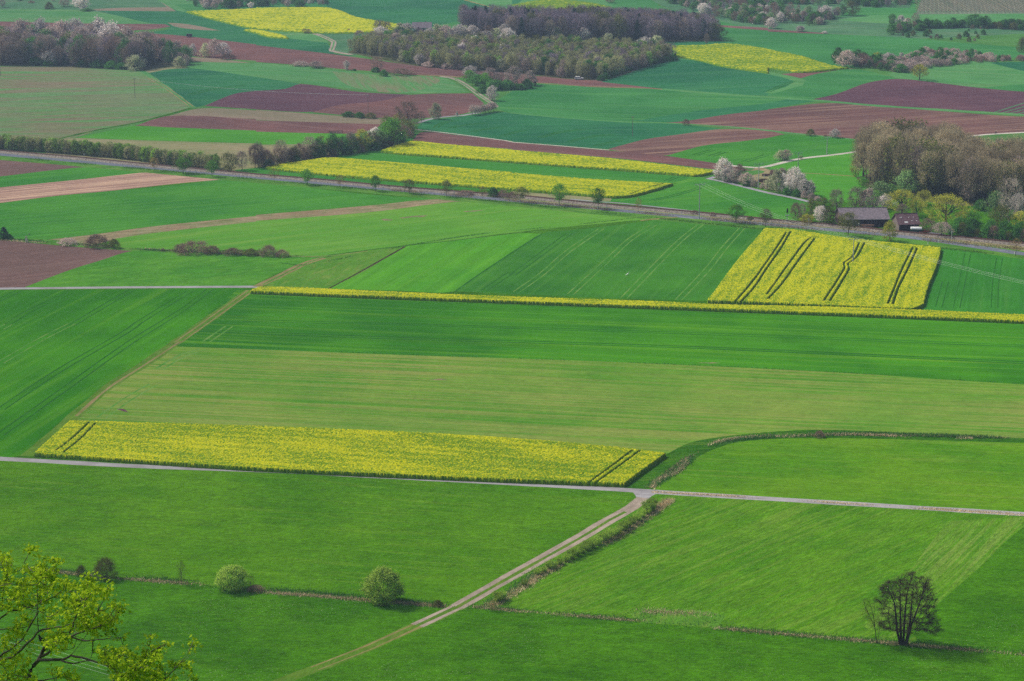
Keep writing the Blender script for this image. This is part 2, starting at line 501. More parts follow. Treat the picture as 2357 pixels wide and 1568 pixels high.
area('wheat_field', 'far_teal', 'A2 560,-200 1880,-200 1870,0 2294,115 2294,200 1850,230 1400,240 1280,214 900,150 720,76')
area('young_crop_field', 'far_light', 'A2 1870,-200 2400,-200 A3 0,-30 0,40 100,80 0,110 A2 2294,118 1870,0')
area('wheat_field', 'far_green', 'A2 1600,235 2294,120 A3 1300,80 1400,110 700,140 A2 2294,300 1500,300')
area('fallow_field', 'far_pasture', 'A2 560,300 900,285 900,500 780,480 690,440 710,370 600,330')
area('grain_field', 'far_light', 'A2 0,258 500,298 640,368 640,388 350,362 A1 2294,300')
area('wheat_field', 'far_teal', 'A2 0,302 300,345 640,385 700,480 900,505 600,500 0,408 A1 1270,297 2294,290')
area('ploughed_field', 'soil_brown', 'A1 1200,290 1600,318 2294,398 A2 0,405 700,488 1450,590 1870,630 1900,700 1400,672 1100,642 800,622 500,592 0,556 A1 2294,545 1700,498 1300,360', 60)
area('stubble_strip', 'beige_brown', 'A1 1690,512 1960,528 2250,566 1700,553')
area('ploughed_field', 'soil_brown', 'A2 1860,628 A3 0,640 210,680 600,700 1000,752 1345,798 900,795 500,770 200,745 0,745', 60)
area('young_crop_field', 'far_light', 'A1 1690,556 2294,568 A2 0,560 500,606 1100,668 1640,690 1760,730 1900,825 1300,835 900,800 400,745 0,690 A1 1800,622 1660,600')
area('mottled_crop_field', 'far_brownish', 'A2 680,640 1100,672 1640,690 1650,730 1500,800 1200,830 900,790 780,740')
area('wheat_field', 'far_teal', 'A1 1330,650 1500,625 1700,612 2294,690 A2 0,690 390,750 270,795 0,815 A1 2294,815 2100,842 1830,945 1740,965 1640,890 1500,780')
area('fallow_strip', 'beige', 'A1 1290,640 1400,580 1600,590 1690,612 1500,622 1340,652')
area('ploughed_field', 'soil_dark', 'A2 400,753 900,822 1390,850 1110,906 750,942 510,1003 0,982 A1 2294,980 1830,950 2100,842 2294,815 A2 0,815 270,795')
area('harrowed_field', 'soil_brown', 'A2 1390,850 1940,836 2045,930 1900,1010 1600,1052 1180,1062 505,1006 750,942 1110,906')
area('sprouting_field', 'sprouting', 'A1 -200,600 400,598 900,620 1280,650 1400,700 1500,780 1640,890 1725,962 1500,1032 1220,1105 900,1160 700,1225 450,1262 -200,1250')
area('stubble_field', 'beige_brown', 'A1 1510,1040 1800,972 2294,990 A2 0,985 1190,1070 1115,1115 0,1075 A1 2294,1066')
area('ploughed_field', 'soil_brown', 'A1 1205,1130 1510,1040 2294,1068 A2 0,1078 1120,1115 1080,1150 880,1198 0,1180 A1 2294,1170 1600,1145')
area('lush_crop_field', 'lush', 'A1 700,1232 940,1180 1190,1130 1600,1148 2294,1172 A2 0,1182 820,1200 740,1290 0,1295 A1 2294,1284 1500,1262 900,1244')
area('fallow_field', 'beige', 'A1 430,1270 650,1240 900,1246 1500,1265 2294,1288 A2 0,1298 740,1290 700,1500 0,1560 A1 2294,1540 1900,1535 1000,1450 400,1400')
# right hand half, far
area('wheat_field', 'far_green', 'A3 300,60 750,0 1000,-60 1400,-60 1300,50 1800,180 A4 0,262 0,300 A3 1850,330 1400,380 1100,400')
area('pasture', 'far_pasture', 'A3 1000,-200 2294,-200 A4 2294,-200 2400,300 1270,345 0,275 A3 1850,185 1330,45')
area('wheat_field', 'far_light', 'A3 -0,60 230,-60 700,-60 920,62 500,85 200,75')
area('wheat_field', 'far_green', 'A4 760,80 1280,70 1290,138 900,142 640,150')
area('young_crop_field', 'far_light', 'A4 620,180 900,140 1280,132 2400,120 2400,205 1500,215 1000,208')
area('vineyard', 'vineyard_soil', 'A4 1290,-200 2500,-200 2500,122 1330,128')
area('wheat_field', 'far_green', 'A4 1270,130 1290,-100 1400,-100 1330,128')
area('wheat_field', 'far_green', 'A3 1850,250 2294,262 A4 0,278 1270,342 1800,390 2400,430 2400,510 700,610 400,540 0,440 A3 1900,395 1600,400')
area('ploughed_strip', 'soil_brown', 'A3 1800,222 2294,250 A4 0,262 540,298 500,304 0,284 A3 2294,274 1850,240')
area('wheat_field', 'far_teal', 'A3 1080,380 1500,368 1900,372 1950,396 1500,412 1250,402')
area('ploughed_strip', 'soil_brown', 'A4 110,665 400,640 700,612 800,622 600,650 290,702 150,690')
area('wheat_field', 'far_green', 'A4 300,702 560,640 800,622 1170,706 1000,720 850,752 640,830 400,888 0,862 A3 1700,830 A4 0,838 200,780')
area('wheat_field', 'far_teal', 'A3 1480,505 1750,540 2100,600 A4 0,648 180,680 300,720 260,760 0,842 A3 2294,860 1700,832 800,735 1200,600', 50)
mark('far_light', 'A3 1480,512 1750,548 2100,606 A4 0,655 180,690 290,722 250,765 0,835', 6, 0)
area('young_crop_field', 'far_light', 'A4 1060,664 1300,600 1500,566 2000,556 2400,660 2400,750 1900,786 1500,740 1190,710')
area('wheat_field', 'far_teal', 'A4 1980,562 2400,552 2400,650')
area('wheat_field', 'far_green', 'A4 1900,786 2400,752 2400,830')
area('harrowed_field', 'soil_dark', 'A4 395,892 620,840 850,755 1000,722 1190,708 1500,740 1900,788 2400,826 2400,1036 2000,1020 1400,976 1000,950 700,915')
mark('far_pasture', 'A4 2020,1010 2400,890', 1.2); mark('far_pasture', 'A4 2070,1020 2400,925', 1.2); mark('far_pasture', 'A4 2130,1024 2400,955', 1.2); mark('far_pasture', 'A4 2200,1028 2400,985', 1.2)
area('wheat_field', 'far_green', 'A2 2120,920 2294,820 A3 0,815 200,745 700,780 1350,800 2294,872 A4 440,900 0,960 A3 2294,925 1700,990 1090,1090 500,1060 0,1012 A2 2200,990')
area('wheat_field', 'far_teal', 'A3 1080,1086 1700,990 2294,925 A4 200,888 430,905 A4 0,978 A3 2294,985 1900,1030 1560,1085 1380,1096')
area('wheat_field', 'far_teal', 'A2 1440,1150 1500,1090 1800,1050 2200,1002 A3 0,1018 500,1062 1090,1092 1400,1104 1880,1155 1500,1205 1200,1250 1000,1300 870,1335 0,1270 A2 2294,1262 1700,1200')
area('harrowed_field', 'soil_streak', 'A3 1370,1100 1560,1085 1900,1030 2294,985 A4 0,980 450,928 700,930 1400,985 2400,1050 2400,1190 2000,1205 1750,1228 1000,1300 700,1238 400,1212 0,1168 A3 2294,1166 1700,1125')
area('harrowed_field', 'soil_streak', 'A3 855,1338 1000,1298 1200,1248 1500,1205 1880,1158 2294,1172 A4 150,1206 0,1236 A3 2100,1262 1700,1308 1380,1392 1000,1360')
area('wheat_field', 'wheat_mid', 'A3 1390,1395 1700,1310 2100,1262 2294,1236 A4 0,1236 160,1208 800,1256 1000,1300 960,1345 780,1358 250,1438 0,1492 A3 2150,1500 1900,1465 1650,1440')
area('wheat_field', 'lush', 'A4 -0,1506 250,1446 780,1366 1000,1350 1000,1620 B4 860,330 0,160')
area('wheat_field', 'lush', 'B4 290,205 540,218 860,235 900,470 440,450 380,330 200,240')
area('ploughed_strip', 'soil_brown', 'A2 1480,1186 1800,1210 2294,1270 A3 0,1276 900,1352 1400,1400 1990,1492 2150,1530 1850,1520 1500,1482 1000,1425 0,1342 A2 2294,1336 1700,1290 1400,1262', 60)
area('wheat_field', 'wheat_strip', 'A2 1400,1262 1300,1290 A2 1100,1352 B2 700,68 1200,102 2294,200 B3 0,208 700,262 1450,300 1640,228 1000,160 0,100 B2 1500,40')
area('wheat_field', 'wheat_strip', 'A2 1460,1180 1400,1262 1200,1310 800,1400 400,1450 B2 400,95 0,160 -200,180 B2 -100,215 500,262 1200,320 2294,370 B3 0,420 800,480 1000,440 1100,420 500,390 B2 1500,290 B2 80,155 500,70 1000,90')
area('fallow_strip', 'beige', 'B2 2300,352 B3 100,372 500,395 900,420 880,462 500,446 0,400')
area('wheat_field', 'wheat_mid', 'B3 900,462 1100,410 1400,330 1640,232 1750,262 1900,300 2294,385 B4 0,398 380,475 250,640 -0,620 B3 2000,590 1500,540')
mark('tram_dark', 'B3 1250,455 1500,395 1680,340', .8, 2); mark('tram_dark', 'B3 1380,280 1480,240', .8, 2)
mark('wheat_pale', 'B3 950,455 1200,390 1400,320 1620,262', .7, 2.2)
# ---- between the road and the farm lane
area('ploughed_field', 'soil_left', 'B1 -300,62 0,86 400,120 790,156 400,190 0,238 -300,262')
area('wheat_field', 'wheat_mid', 'B1 -300,262 0,238 400,190 790,156 1280,200 1100,225 700,265 0,335 -300,360')
area('harrowed_field', 'soil_straw', 'B1 -300,362 0,336 700,266 1100,222 1290,204 1550,220 1990,264 1600,300 1000,365 500,412 0,474 -300,500')
area('wheat_field', 'wheat_mid', 'B1 -300,505 0,480 500,415 1000,368 1400,332 2050,270 2294,280 B2 400,330 1000,398 1640,442 1000,498 0,580 B1 2294,592 1400,680 800,760 430,800 -300,800')
area('stubble_strip', 'strip_rough', 'B1 430,802 800,762 1400,682 2294,592 B2 0,582 1000,500 1500,448 1750,442 1930,458 1600,485 1000,560 0,636 B1 2294,642 1400,742 1050,800 740,860')
area('young_crop_field', 'wheat_pale', 'B2 1930,460 2294,480 B3 0,470 700,530 1420,600 1200,625 1000,640 500,692 0,748 B2 1700,826 1340,858 1000,905 600,955 300,950 B1 2294,895 1500,905 1050,880 1000,800 1400,742 2294,642 B2 0,636 1000,560 1600,485')
area('rough_verge', 'grass_verge', 'B1 -300,790 430,802 740,840 1080,870 1550,900 2294,930 B2 310,940 640,952 600,968 0,955 B1 2294,955 1500,920 1190,906 600,868 -300,800')
area('ploughed_field', 'soil_left', 'B1 -300,790 0,808 600,862 1190,906 900,990 600,1085 200,1236 -300,1245')
area('pasture', 'grass_mid', 'B1 1190,906 1500,920 2294,950 B2 0,955 560,966 300,1060 0,1195 B1 2294,1218 1000,1226 200,1238 600,1085 900,990')
area('pasture', 'weedy', 'B2 110,1180 300,1090 630,966 1000,908 1335,862 1000,1075 655,1242 300,1236 60,1215')
area('wheat_field', 'wheat_bright', 'B2 1335,862 1700,822 2294,752 B3 100,745 262,752 B2 2294,920 2000,1115 1790,1264 1300,1262 655,1242 1000,1075')
area('wheat_field', 'wheat_tram', 'B3 262,752 500,722 800,690 1200,640 1470,606 1700,628 2294,690 2250,720 1745,1352 1000,1332 0,1290 B2 1790,1266 2000,1115 2294,920')
area('wheat_field', 'wheat_right', 'B4 1500,870 2400,955 2400,1490 1380,1440 0,1400 -200,1370')
area('wheat_field', 'wheat_band', 'F 545,664 800,680 1640,702 2000,710 2420,726 2420,890 2000,862 1700,846 1350,831 900,816 500,801 370,796')
area('wheat_field', 'wheat_left', 'F -60,669 300,666 552,662 480,722 400,782 300,850 150,962 50,1046 -60,1054')
area('stubble_field', 'stubble', 'F 378,797 500,801 900,816 1350,831 1700,846 2000,862 2420,888 2420,1012 1900,990 1750,996 1600,1016 1545,1040 1400,1100 60,1050 180,952')
area('grass_bank', 'bank', 'F 1545,1040 1600,1016 1750,997 1900,990 2100,997 2420,1010 2420,1022 2100,1012 1850,1010 1700,1020 1610,1050 1520,1110 1490,1130 1400,1125 1440,1112')
area('grass_bank', 'bank', 'F 160,966 90,1020 78,1045 300,1064 600,1081 1050,1101 1437,1115 1450,1124 1200,1112 600,1080 100,1060 30,1052 50,1046 150,962')
area('pasture', 'meadow_bend', 'F 1520,1112 1560,1085 1620,1045 1700,1018 1850,1009 2100,1012 2420,1021 2420,1188 1900,1156 1500,1130')
# ---- below the farm lane
area('meadow', 'meadow_near', 'F -60,1052 600,1082 1200,1115 1470,1130 1470,1155 1350,1235 1150,1355 1050,1400 820,1380 420,1342 -60,1305')
area('meadow', 'meadow_low', 'F -60,1305 420,1342 820,1380 1050,1400 1560,1440 1990,1476 2420,1512 2420,1760 -60,1760')
area('meadow', 'meadow_right', 'F 1470,1130 1700,1142 2420,1190 2420,1290 2145,1400 2120,1480 1990,1476 1560,1440 1080,1400 1150,1355 1350,1235')
area('meadow', 'meadow_pale', 'F 1980,1440 2080,1330 2180,1200 2357,1190 2357,1213 2250,1310 2150,1400 2080,1480', 10)
area('meadow', 'meadow_low', 'F 2357,1213 2440,1180 2440,1520 2120,1486 2100,1455 2150,1400 2250,1310')
area('weed_patch', 'weedy', 'F 1450,1412 1520,1402 1640,1408 1670,1420 1650,1445 1560,1438 1470,1430')
# ---- rapeseed: (outline of the flowering tops, gaps left by wheels, cell size, crop height, share in flower)
RAPE = [
    ('F 160,968 640,982 1100,1003 1420,1029 1533,1043 1437,1113 1050,1098 600,1077 300,1058 78,1043', [('C1 615,672 500,780 390,865', 2.1, .15), ('C1 660,678 550,790 440,878', 0, .15), ('C2 2012,862 1870,970 1712,1085', 0, .12), ('C2 2062,866 1900,985 1755,1088', 0, .15)], .22, .95, .42, 'C1 235,885 2000,990'),
    ('F 598,660 800,667 1100,680 1500,693.5 1640,700 2000,709 2420,727 2420,741 2000,724 1500,705 1100,690 800,679 575,670', [], .25, 1.0, .52, 'F 600,665 2357,735'),
    ('B3 2265,700 B4 150,706 300,722 700,785 1200,838 1552,874 1545,930 1505,1060 1440,1220 1395,1380 1300,1418 600,1392 0,1366 B3 1745,1348 1830,1240 2000,1010 2150,830', [
        ('B4 165,735 100,840 0,985 B3 2150,1185 2000,1360', 0, .3), ('B4 205,728 100,905 0,1045 B3 2170,1230 2050,1362', 0, .35),
        ('B4 500,785 375,790 230,960 100,1140 -10,1290', 0, .28), ('B4 420,792 290,965 120,1205 0,1335', 0, .35),
        ('B4 820,828 760,950 680,1010 690,1048 600,1200 500,1352', 0, .3), ('B4 868,828 790,965 715,1018 732,1052 640,1215 555,1352', 0, .35),
        ('B4 1300,872 1200,1072 1130,1240 1075,1378', 0, .3), ('B4 1338,876 1250,1072 1170,1232 1120,1380', 0, .35),
        ('B4 -200,1370 600,1396 1300,1420', 0, .3), ('B4 160,740 420,786 820,826 1340,872', 0, .1)], .27, 1.05, .5, 'B4 0,1300 375,800'),
    ('B2 78,156 200,130 450,92 600,70 720,68 1100,98 1700,150 2294,198 B3 0,204 700,258 1445,299 1300,345 1000,412 500,383 0,348 B2 2294,346 1500,286 800,230 300,180', [('B3 1360,300 1200,345 1060,395', 0, .15)], .42, 1.0, .5, 'B2 100,155 B3 900,400'),
    ('A2 1118,1350 1250,1300 1400,1264 1700,1292 2294,1340 A3 0,1345 500,1385 1000,1432 1840,1530 1690,1564 B3 1630,222 1000,172 500,137 0,100 B2 2294,100 1700,55 A2 1300,1370', [], .46, 1.0, .52, 'A2 1118,1350 A3 1800,1550'),
    ('A1 1670,100 2294,74 A2 0,69 630,67 760,95 900,150 1300,218 1420,246 1200,270 1000,285 500,286 0,250 A1 2150,225 1900,165', [], 1.0, 1.0, .56, 'A2 0,150 1000,200'),
    ('A1 2180,262 2294,264 A2 100,280 270,320 290,338 120,325 0,290', [], .9, 1.0, .62, 'A2 0,280 300,340'),
    ('A3 1430,408 1700,402 1950,390 2294,436 A4 0,440 300,500 560,580 720,604 300,640 0,600 A3 2294,648 1900,590 1700,540 1480,500', [], .7, .9, .36, 'A3 1500,480 A4 300,620'),
    ('A3 10,40 230,2 480,0 700,20 880,60 500,82 200,74', [], 1.3, .8, .2, 'A3 0,40 900,60')]
for r_ in RAPE:
    REG.append(('crop_ground', 'bank', ground(smooth(P(r_[0]), True, 38), r_[3])[:, :2], False))
# ---- marks in the crops
for s_ in ('B3 0,1120 130,1030 400,830 520,742', 'B3 40,1272 270,1110 500,910 800,706', 'B3 520,1297 870,975 1060,800 1270,672', 'B3 1000,1330 1290,1030 1520,800 1700,660', 'B3 1490,1345 1760,1060 1900,880 2070,690'):
    mark('tram_pale' if '0,1120' not in s_ else 'tram_dark', s_, .42, 2.1)
for s_ in ('B2 2045,1262 2200,1155 2294,1092', 'B1 60,1568 330,1410 640,1280', 'B1 650,1568 980,1370 1190,1250', 'B1 1210,1568 1480,1400 1700,1268', 'B1 1420,1568 1700,1390 1880,1250', 'B1 -60,1370 170,1260'):
    mark('tram_dark', s_, .4, 2.1)
for s_ in ('C1 0,585 400,320 900,30 960,-20', 'C1 0,760 450,440 900,120 1110,-10', 'C1 0,262 300,90 500,-10', 'C1 0,30 60,-5'):
    mark('tram_dark' if '585' in s_ or '760' in s_ else 'tram_pale', s_, .5, 2.2)
for s_ in ('B4 1690,1415 1750,1130 1790,930', 'B4 2030,1415 2040,1200 2075,970', 'B4 1530,1410 1590,1180'):
    mark('tram_dark', s_, .35, 2.0)
mark('furrow', 'B2 655,1242 760,1185 1000,1055 1335,866', .8)
mark('tram_dark', 'B2 1790,1262 2000,1115 2294,920 B3 262,755', .7)
mark('tram_dark', 'A1 1700,850 1900,800 2200,765', 1.1, 3); mark('tram_dark', 'A3 250,1232 450,1180 640,1160', 1, 2.4); mark('tram_dark', 'A3 500,1275 700,1225 900,1205', 1, 2.4); mark('tram_dark', 'A3 750,1310 980,1255', 1, 2.4)
mark('tram_dark', 'A3 1640,1388 1800,1345', 1, 2.4); mark('tram_dark', 'A3 1780,1400 1900,1362', 1, 2.4); mark('tram_dark', 'A3 2080,1450 2280,1390', .8, 2.4)
mark('tram_dark', 'T 250,660 300,600 450,530 750,480', .9, 2.2); mark('tram_dark', 'T 560,665 900,595 1470,540', .9, 2); mark('tram_dark', 'T 1100,755 1400,690 1900,630', .8, 2); mark('tram_dark', 'T 1820,850 2100,770 2357,710', .8, 2)
mark('tram_dark', 'A4 0,825 120,770 230,730', 1, 2.4)
mark('tram_dark', 'F 430,760 900,778 1600,800 2357,835', .8, 2.2); mark('tram_dark', 'F 560,738 1100,752 1800,775 2357,797', .6, 2.2)
mark('tram_pale', 'C1 1100,305 1250,215 1400,168', .8, 2.2); mark('tram_pale', 'C1 700,640 900,500 1060,410', .7, 2.4); mark('tram_pale', 'C1 1420,118 1580,10', .7, 2.2)
for s_ in ('B2 1110,622 1160,618 1225,622 1215,632 1160,634', 'B2 1275,610 1340,600 1420,590 1540,585 1500,600 1400,604 1330,612', 'B2 1850,550 1950,542 2060,538 1990,548 1890,556', 'C1 800,578 860,583 885,603 845,594', 'C2 600,375 700,372 740,382 650,380', 'C3 100,262 180,259 270,262 180,266'):
    REG.append(('mark', 'soil_dark' if 'C1' in s_ else 'patch', ground(smooth(P(s_), True, 80, 3))[:, :2], True))
# ---- verges, roads, tracks
strip('road_verge', 'grass_verge', 'F -60,356 150,372 589,412 1178,465 1500,496 1768,520 2100,550 2420,594', 17)
strip('trackside_bank', 'dry_bank', 'F -60,349 150,365 589,405.5 1178,457 1500,488 1768,512 2100,541 2420,580', 8)
strip('asphalt_road', 'asphalt', 'F -60,350 0,355.5 150,369 589,408.5 1178.5,461.5 1500,491.5 1767.7,516.5 2100,547 2357,584.7 2420,592', 5.6)
ROAD = path2('F -60,350 0,355.5 150,369 589,408.5 1178.5,461.5 1500,491.5 1767.7,516.5 2100,547 2357,584.7 2420,592', 2.0)
k_ = 0
while k_ + 2 < len(ROAD):
    if k_ > 190: REG.append(('mark', 'line_paint', offs(ROAD[k_:k_ + 3], .16), True))
    k_ += 6
strip('mark', 'line_paint', 'B3 1470,598 1550,602 1620,612', .35, True)
strip('farm_road', 'lane', 'F -60,1053 0,1056 130,1063 300,1072.5 600,1083 900,1098 1200,1114 1450,1128.5 1600,1138 1900,1156 2150,1171 2357,1183.5 2420,1187', 3.0, wob=.08)
strip('farm_road', 'lane', 'F -60,665.5 0,664.5 150,663 300,661.5 480,660.5 600,660', 3.1)
area('farm_road', 'lane', 'F 1440,1126 1520,1133 1500,1142 1488,1152 1470,1164 1456,1160 1466,1146 1458,1134')
strip('gravel_track', 'gravel_track', 'F 1482,1146 1464,1161 1436,1180 1403,1196 1350,1229 1286,1265 1200,1313 1122,1357 1075,1385 1045,1401', 3.4, wob=.05)
strip('grass_track', 'worn_track', 'F 1052,1397 1000,1423 953,1443 903,1466 786,1518 724,1539 660,1564 560,1606', 3.2, wob=.1)
mark('worn_track', 'F 1440,1178 1403,1197 1350,1230 1286,1266 1200,1314 1122,1358 1050,1399', .9)
mark('gravel_track', 'F 1054,1396 1000,1423 960,1440', .9, 2.0, .4); mark('tan_track', 'F 960,1440 903,1466 850,1490', .55, 1.9, .4); mark('tan_track', 'F 850,1490 786,1518 724,1539', .35, 1.9, .6)
strip('field_track', 'worn_track', 'F 575,668 500,722 420,778 330,840 250,890 180,950 100,1018 60,1050', 3.6, wob=.15)
mark('tan_track', 'F 578,668 500,724 410,788', .5, 1.9, .4); mark('tan_track', 'F 415,786 330,842 250,893 175,958', .9, 0, .4)
strip('field_track', 'tan_track', 'F 590,660 650,632 700,607 745,594', 3.2, wob=.15)
mark('grass_verge', 'F 605,655 650,633 700,608 740,594', .7)
mark('tan_track', 'B2 300,950 640,952 1000,905', .6, 0, .6); mark('bank', 'B2 640,945 1340,856 1700,820 B3 0,745 500,690 1150,632', 1.0, 0, .5)
strip('field_track', 'tan_track', 'B3 1150,632 1350,612 1480,602', 1.6)
strip('service_road', 'lane_grey', 'B3 2420,410 2294,384 2000,310 1880,280 1800,266 1750,256 1775,245 1820,240', 2.6)
strip('service_road', 'lane_grey', 'B3 2300,384 B4 150,412 380,465', 2.6)
strip('white_gravel_road', 'white_track', 'S 460,292 800,325 950,338 1080,332 1300,278 1500,230 1700,180 2000,138 2400,95 A4 780,1362 1000,1330 1400,1290 1800,1222 2050,1200 2400,1182', 3.0)
area('gravel_yard', 'strip_rough', 'S 860,395 950,340 1100,340 1250,385 1400,400 1500,470 1300,620 1100,640 900,560 880,480 1100,430 1130,400 1000,380')
strip('gravel_track', 'white_track', 'A2 1420,1160 1700,1190 2294,1268 A3 0,1274 400,1305 870,1345', 1.3)
strip('gravel_track', 'lane_grey', 'T -150,540 0,480 250,430 520,385 760,390 1000,345 1150,318 1300,300', 2.6)
strip('gravel_track', 'gravel_track', 'A2 1650,685 1780,705 1900,775 2000,850 2110,920 2150,960', 3.2)
mark('far_light', 'A2 1780,707 1900,777 2000,852 2105,920', 1.0)
strip('gravel_track', 'gravel_track', 'A2 520,300 570,315 640,345 700,375 690,420 670,455 760,475 860,490', 3.4)
mark('far_light', 'A2 570,315 640,345 700,375 690,420 675,452', 1.0)
mark('tan_track', 'A2 1440,672 1700,682 1850,692', 2); mark('tan_track', 'A3 210,742 500,765 1340,800 1900,850', 1.3, 0, .5)
mark('far_light', 'A3 1350,800 1900,845 2294,872 A4 500,905 900,942 1400,975 2294,1030', 5); mark('far_light', 'A3 0,1012 500,1060 1090,1098 1400,1104 2000,1140 2294,1170 A4 400,1212 800,1252', 3)
mark('far_light', 'A1 1280,640 1500,790 1725,965', 3, 0, .3); mark('tan_track', 'A1 1340,700 1500,795 1715,955', .7, 2, .4); mark('bank', 'A1 450,1262 900,1160 1220,1100 1500,1030 1720,966', 2.4, 0, .3)
mark('far_light', 'A2 740,30 1000,50 1400,60 1880,0', 1.0); mark('tan_track', 'A2 1870,0 2294,118', 2); mark('tan_track', 'A3 0,42 200,75 320,88', 3)
mark('tan_track', 'B4 290,206 500,216 780,236', 1.4, 0, .5)
strip('gravel_track', 'lane_grey', 'Rr 1740,505 1900,530 2100,570 2357,600', 2.6)
area('gravel_yard', 'tan_track', 'Rr 920,470 1130,462 1330,470 1330,500 1120,490', 30)
strip('service_road', 'lane_grey', 'B1 1930,190 2100,200 2294,208 B2 0,215', 1.6)
strip('service_road', 'lane_grey', 'B3 520,440 800,466 900,470 1200,500 1600,545 2000,590', 1.6)
# woodland floors
area('wood_floor', 'wood_floor', 'A1 -200,440 600,430 1300,500 1500,520 1690,600 1420,610 1290,632 900,618 400,596 -200,590')
area('wood_floor', 'wood_floor', 'F 799,121 960,152 1178,168 1379,184 1500,150 1553,132 1480,120 1178,106 960,96 830,108')
area('wood_floor', 'wood_floor', 'F 1060,56 1060,76 1200,91 1358,93 1469,97 1666,94 1600,72 1450,62 1200,60')
area('wood_floor', 'wood_floor', 'B4 790,250 1000,190 1700,200 1850,330 2500,370 2500,500 1750,500 1300,440 840,320')


def in_poly(q, p):
    q = np.asarray(q); c = np.zeros(len(q), bool); x, y = q[:, 0], q[:, 1]
    for (x1, y1), (x2, y2) in zip(p, np.roll(p, 1, axis=0)):
        if y1 == y2: continue
        c ^= ((y1 > y) != (y2 > y)) & (x < (x2 - x1) * (y - y1) / (y2 - y1) + x1)
    return c


def build_ground():
    names = [r[0] for r in REG]
    V = []; E = []; Fc = []
    # background lattice, fine inside the picture, coarse around it
    ys = [-600, -450, -300, -150, -40]
    y = 0.0
    while y < 290: ys.append(y); y += 29
    while y < 1000: ys.append(y); y += 18
    while y < 2400: ys.append(y); y += 16
    while y < 4300: ys.append(y); y += 90
    for yy in ys:
        half = 0.34 * max(yy, 100) + 60
        dx = 18.0 if yy < 2400 else 70.0
        xs = list(np.arange(-half, half, dx)) + [half, half + 120, half + 350, half + 800, 2600, -half - 120, -half - 350, -half - 800, -2600]
        for x in xs:
            jx = 0 if abs(x) > 2500 else random.uniform(-3, 3)
            V.append((x + jx, yy + (0 if yy in (ys[0], ys[-1]) else random.uniform(-3, 3))))
    for nm, mt, p, mk in REG:
        p = np.array(p)
        keep = np.concatenate([[True], np.linalg.norm(np.diff(p, axis=0), axis=1) > 0.05]); p = p[keep]
        a = 0.5 * np.sum(p[:, 0] * np.roll(p[:, 1], -1) - np.roll(p[:, 0], -1) * p[:, 1])
        if a < 0: p = p[::-1]
        i0 = len(V); V.extend(map(tuple, p.tolist())); Fc.append(list(range(i0, i0 + len(p))))
    ov, oe, of, _, _, orf = delaunay_2d_cdt([Vector(v) for v in V], [], Fc, 0, 1e-3, True)
    ov = np.array([(v.x, v.y) for v in ov]); z = terrain(ov[:, 0], ov[:, 1])
    W3 = np.column_stack([ov, z])
    cen = np.array([ov[list(f)].mean(0) for f in of])
    ids_of = [[] for _ in of]
    for i, r in enumerate(REG):
        p = np.array(r[2]); lo, hi = p.min(0), p.max(0)
        c = np.where(((cen >= lo) & (cen <= hi)).all(1))[0]
        for k in c[in_poly(cen[c], p)]: ids_of[k].append(i)
    owner = {}
    for fi, (f, ids) in enumerate(zip(of, ids_of)):
        top = -1; mt = 'grass_far' if cen[fi][1] > 900 else 'meadow_low'
        base = [i for i in ids if not REG[i][3]]
        if base: top = max(base); mt = REG[top][1]
        mk = [i for i in ids if REG[i][3] and i > top]
        if mk: mt = REG[max(mk)][1]
        owner.setdefault(top, []).append((f, mt))
    for top, fl in sorted(owner.items()):
        nm = 'ground' if top < 0 else REG[top][0]
        used = sorted({i for f, _ in fl for i in f}); idx = {u: k for k, u in enumerate(used)}
        ms = sorted({m for _, m in fl}); Va = W3[used]
        F3 = np.array([[idx[i] for i in f] for f, _ in fl if len(f) == 3])
        mi = np.array([ms.index(m) for f, m in fl if len(f) == 3])
        n = np.cross(Va[F3[:, 1]] - Va[F3[:, 0]], Va[F3[:, 2]] - Va[F3[:, 0]])[:, 2] < 0
        F3[n] = F3[n][:, ::-1]
        me = np_mesh(nm, Va, [(F3, mi)], [MATS[m] for m in ms], smoothf=True)
        obj(nm, me, kind='structure')


build_ground()
# ------------------------------------------------------------ rapeseed crops
def crop_mat():
    N = NT('rapeseed')
    at = N.n('ShaderNodeAttribute'); at.attribute_name = 'crop'
    pos = N.n('ShaderNodeNewGeometry').outputs['Position']
    f = N.ramp(at.outputs['Fac'], 0.3, 0.7)
    n = N.noise(pos, 1.4, 3, 0.7)
    yel = N.mixc(N.ramp(n, .3, .7), alb((198, 194, 26)), alb((158, 168, 30)))
    gr = N.mixc(N.ramp(n, .3, .7), alb((112, 142, 24)), alb((76, 116, 20)))
    col = N.mixc(f, gr, yel)
    d = N.n('ShaderNodeBsdfDiffuse'); N.l(col, d.inputs[0])
    t = N.n('ShaderNodeBsdfTranslucent'); N.l(col, t.inputs[0])
    m = N.n('ShaderNodeMixShader'); m.inputs[0].default_value = .15
    N.l(d.outputs[0], m.inputs[1]); N.l(t.outputs[0], m.inputs[2]); N.l(m.outputs[0], N.out.inputs[0])
    return N.m


CROP = crop_mat()
RLAB = ['long yellow rapeseed crop beside the lower farm road with wheel gaps at both ends', 'narrow ribbon of yellow rapeseed running across the valley',
        'yellow rapeseed crop with paired dark wheel gaps below the main road', 'yellow rapeseed strip just behind the railway', 'upper yellow rapeseed strip below the brown ploughed strip',
        'bright far rapeseed field above the purple ploughed slope', 'small far yellow corner of rapeseed', 'patchy far rapeseed beyond the middle wood', 'faint pale rapeseed near the top of the valley']


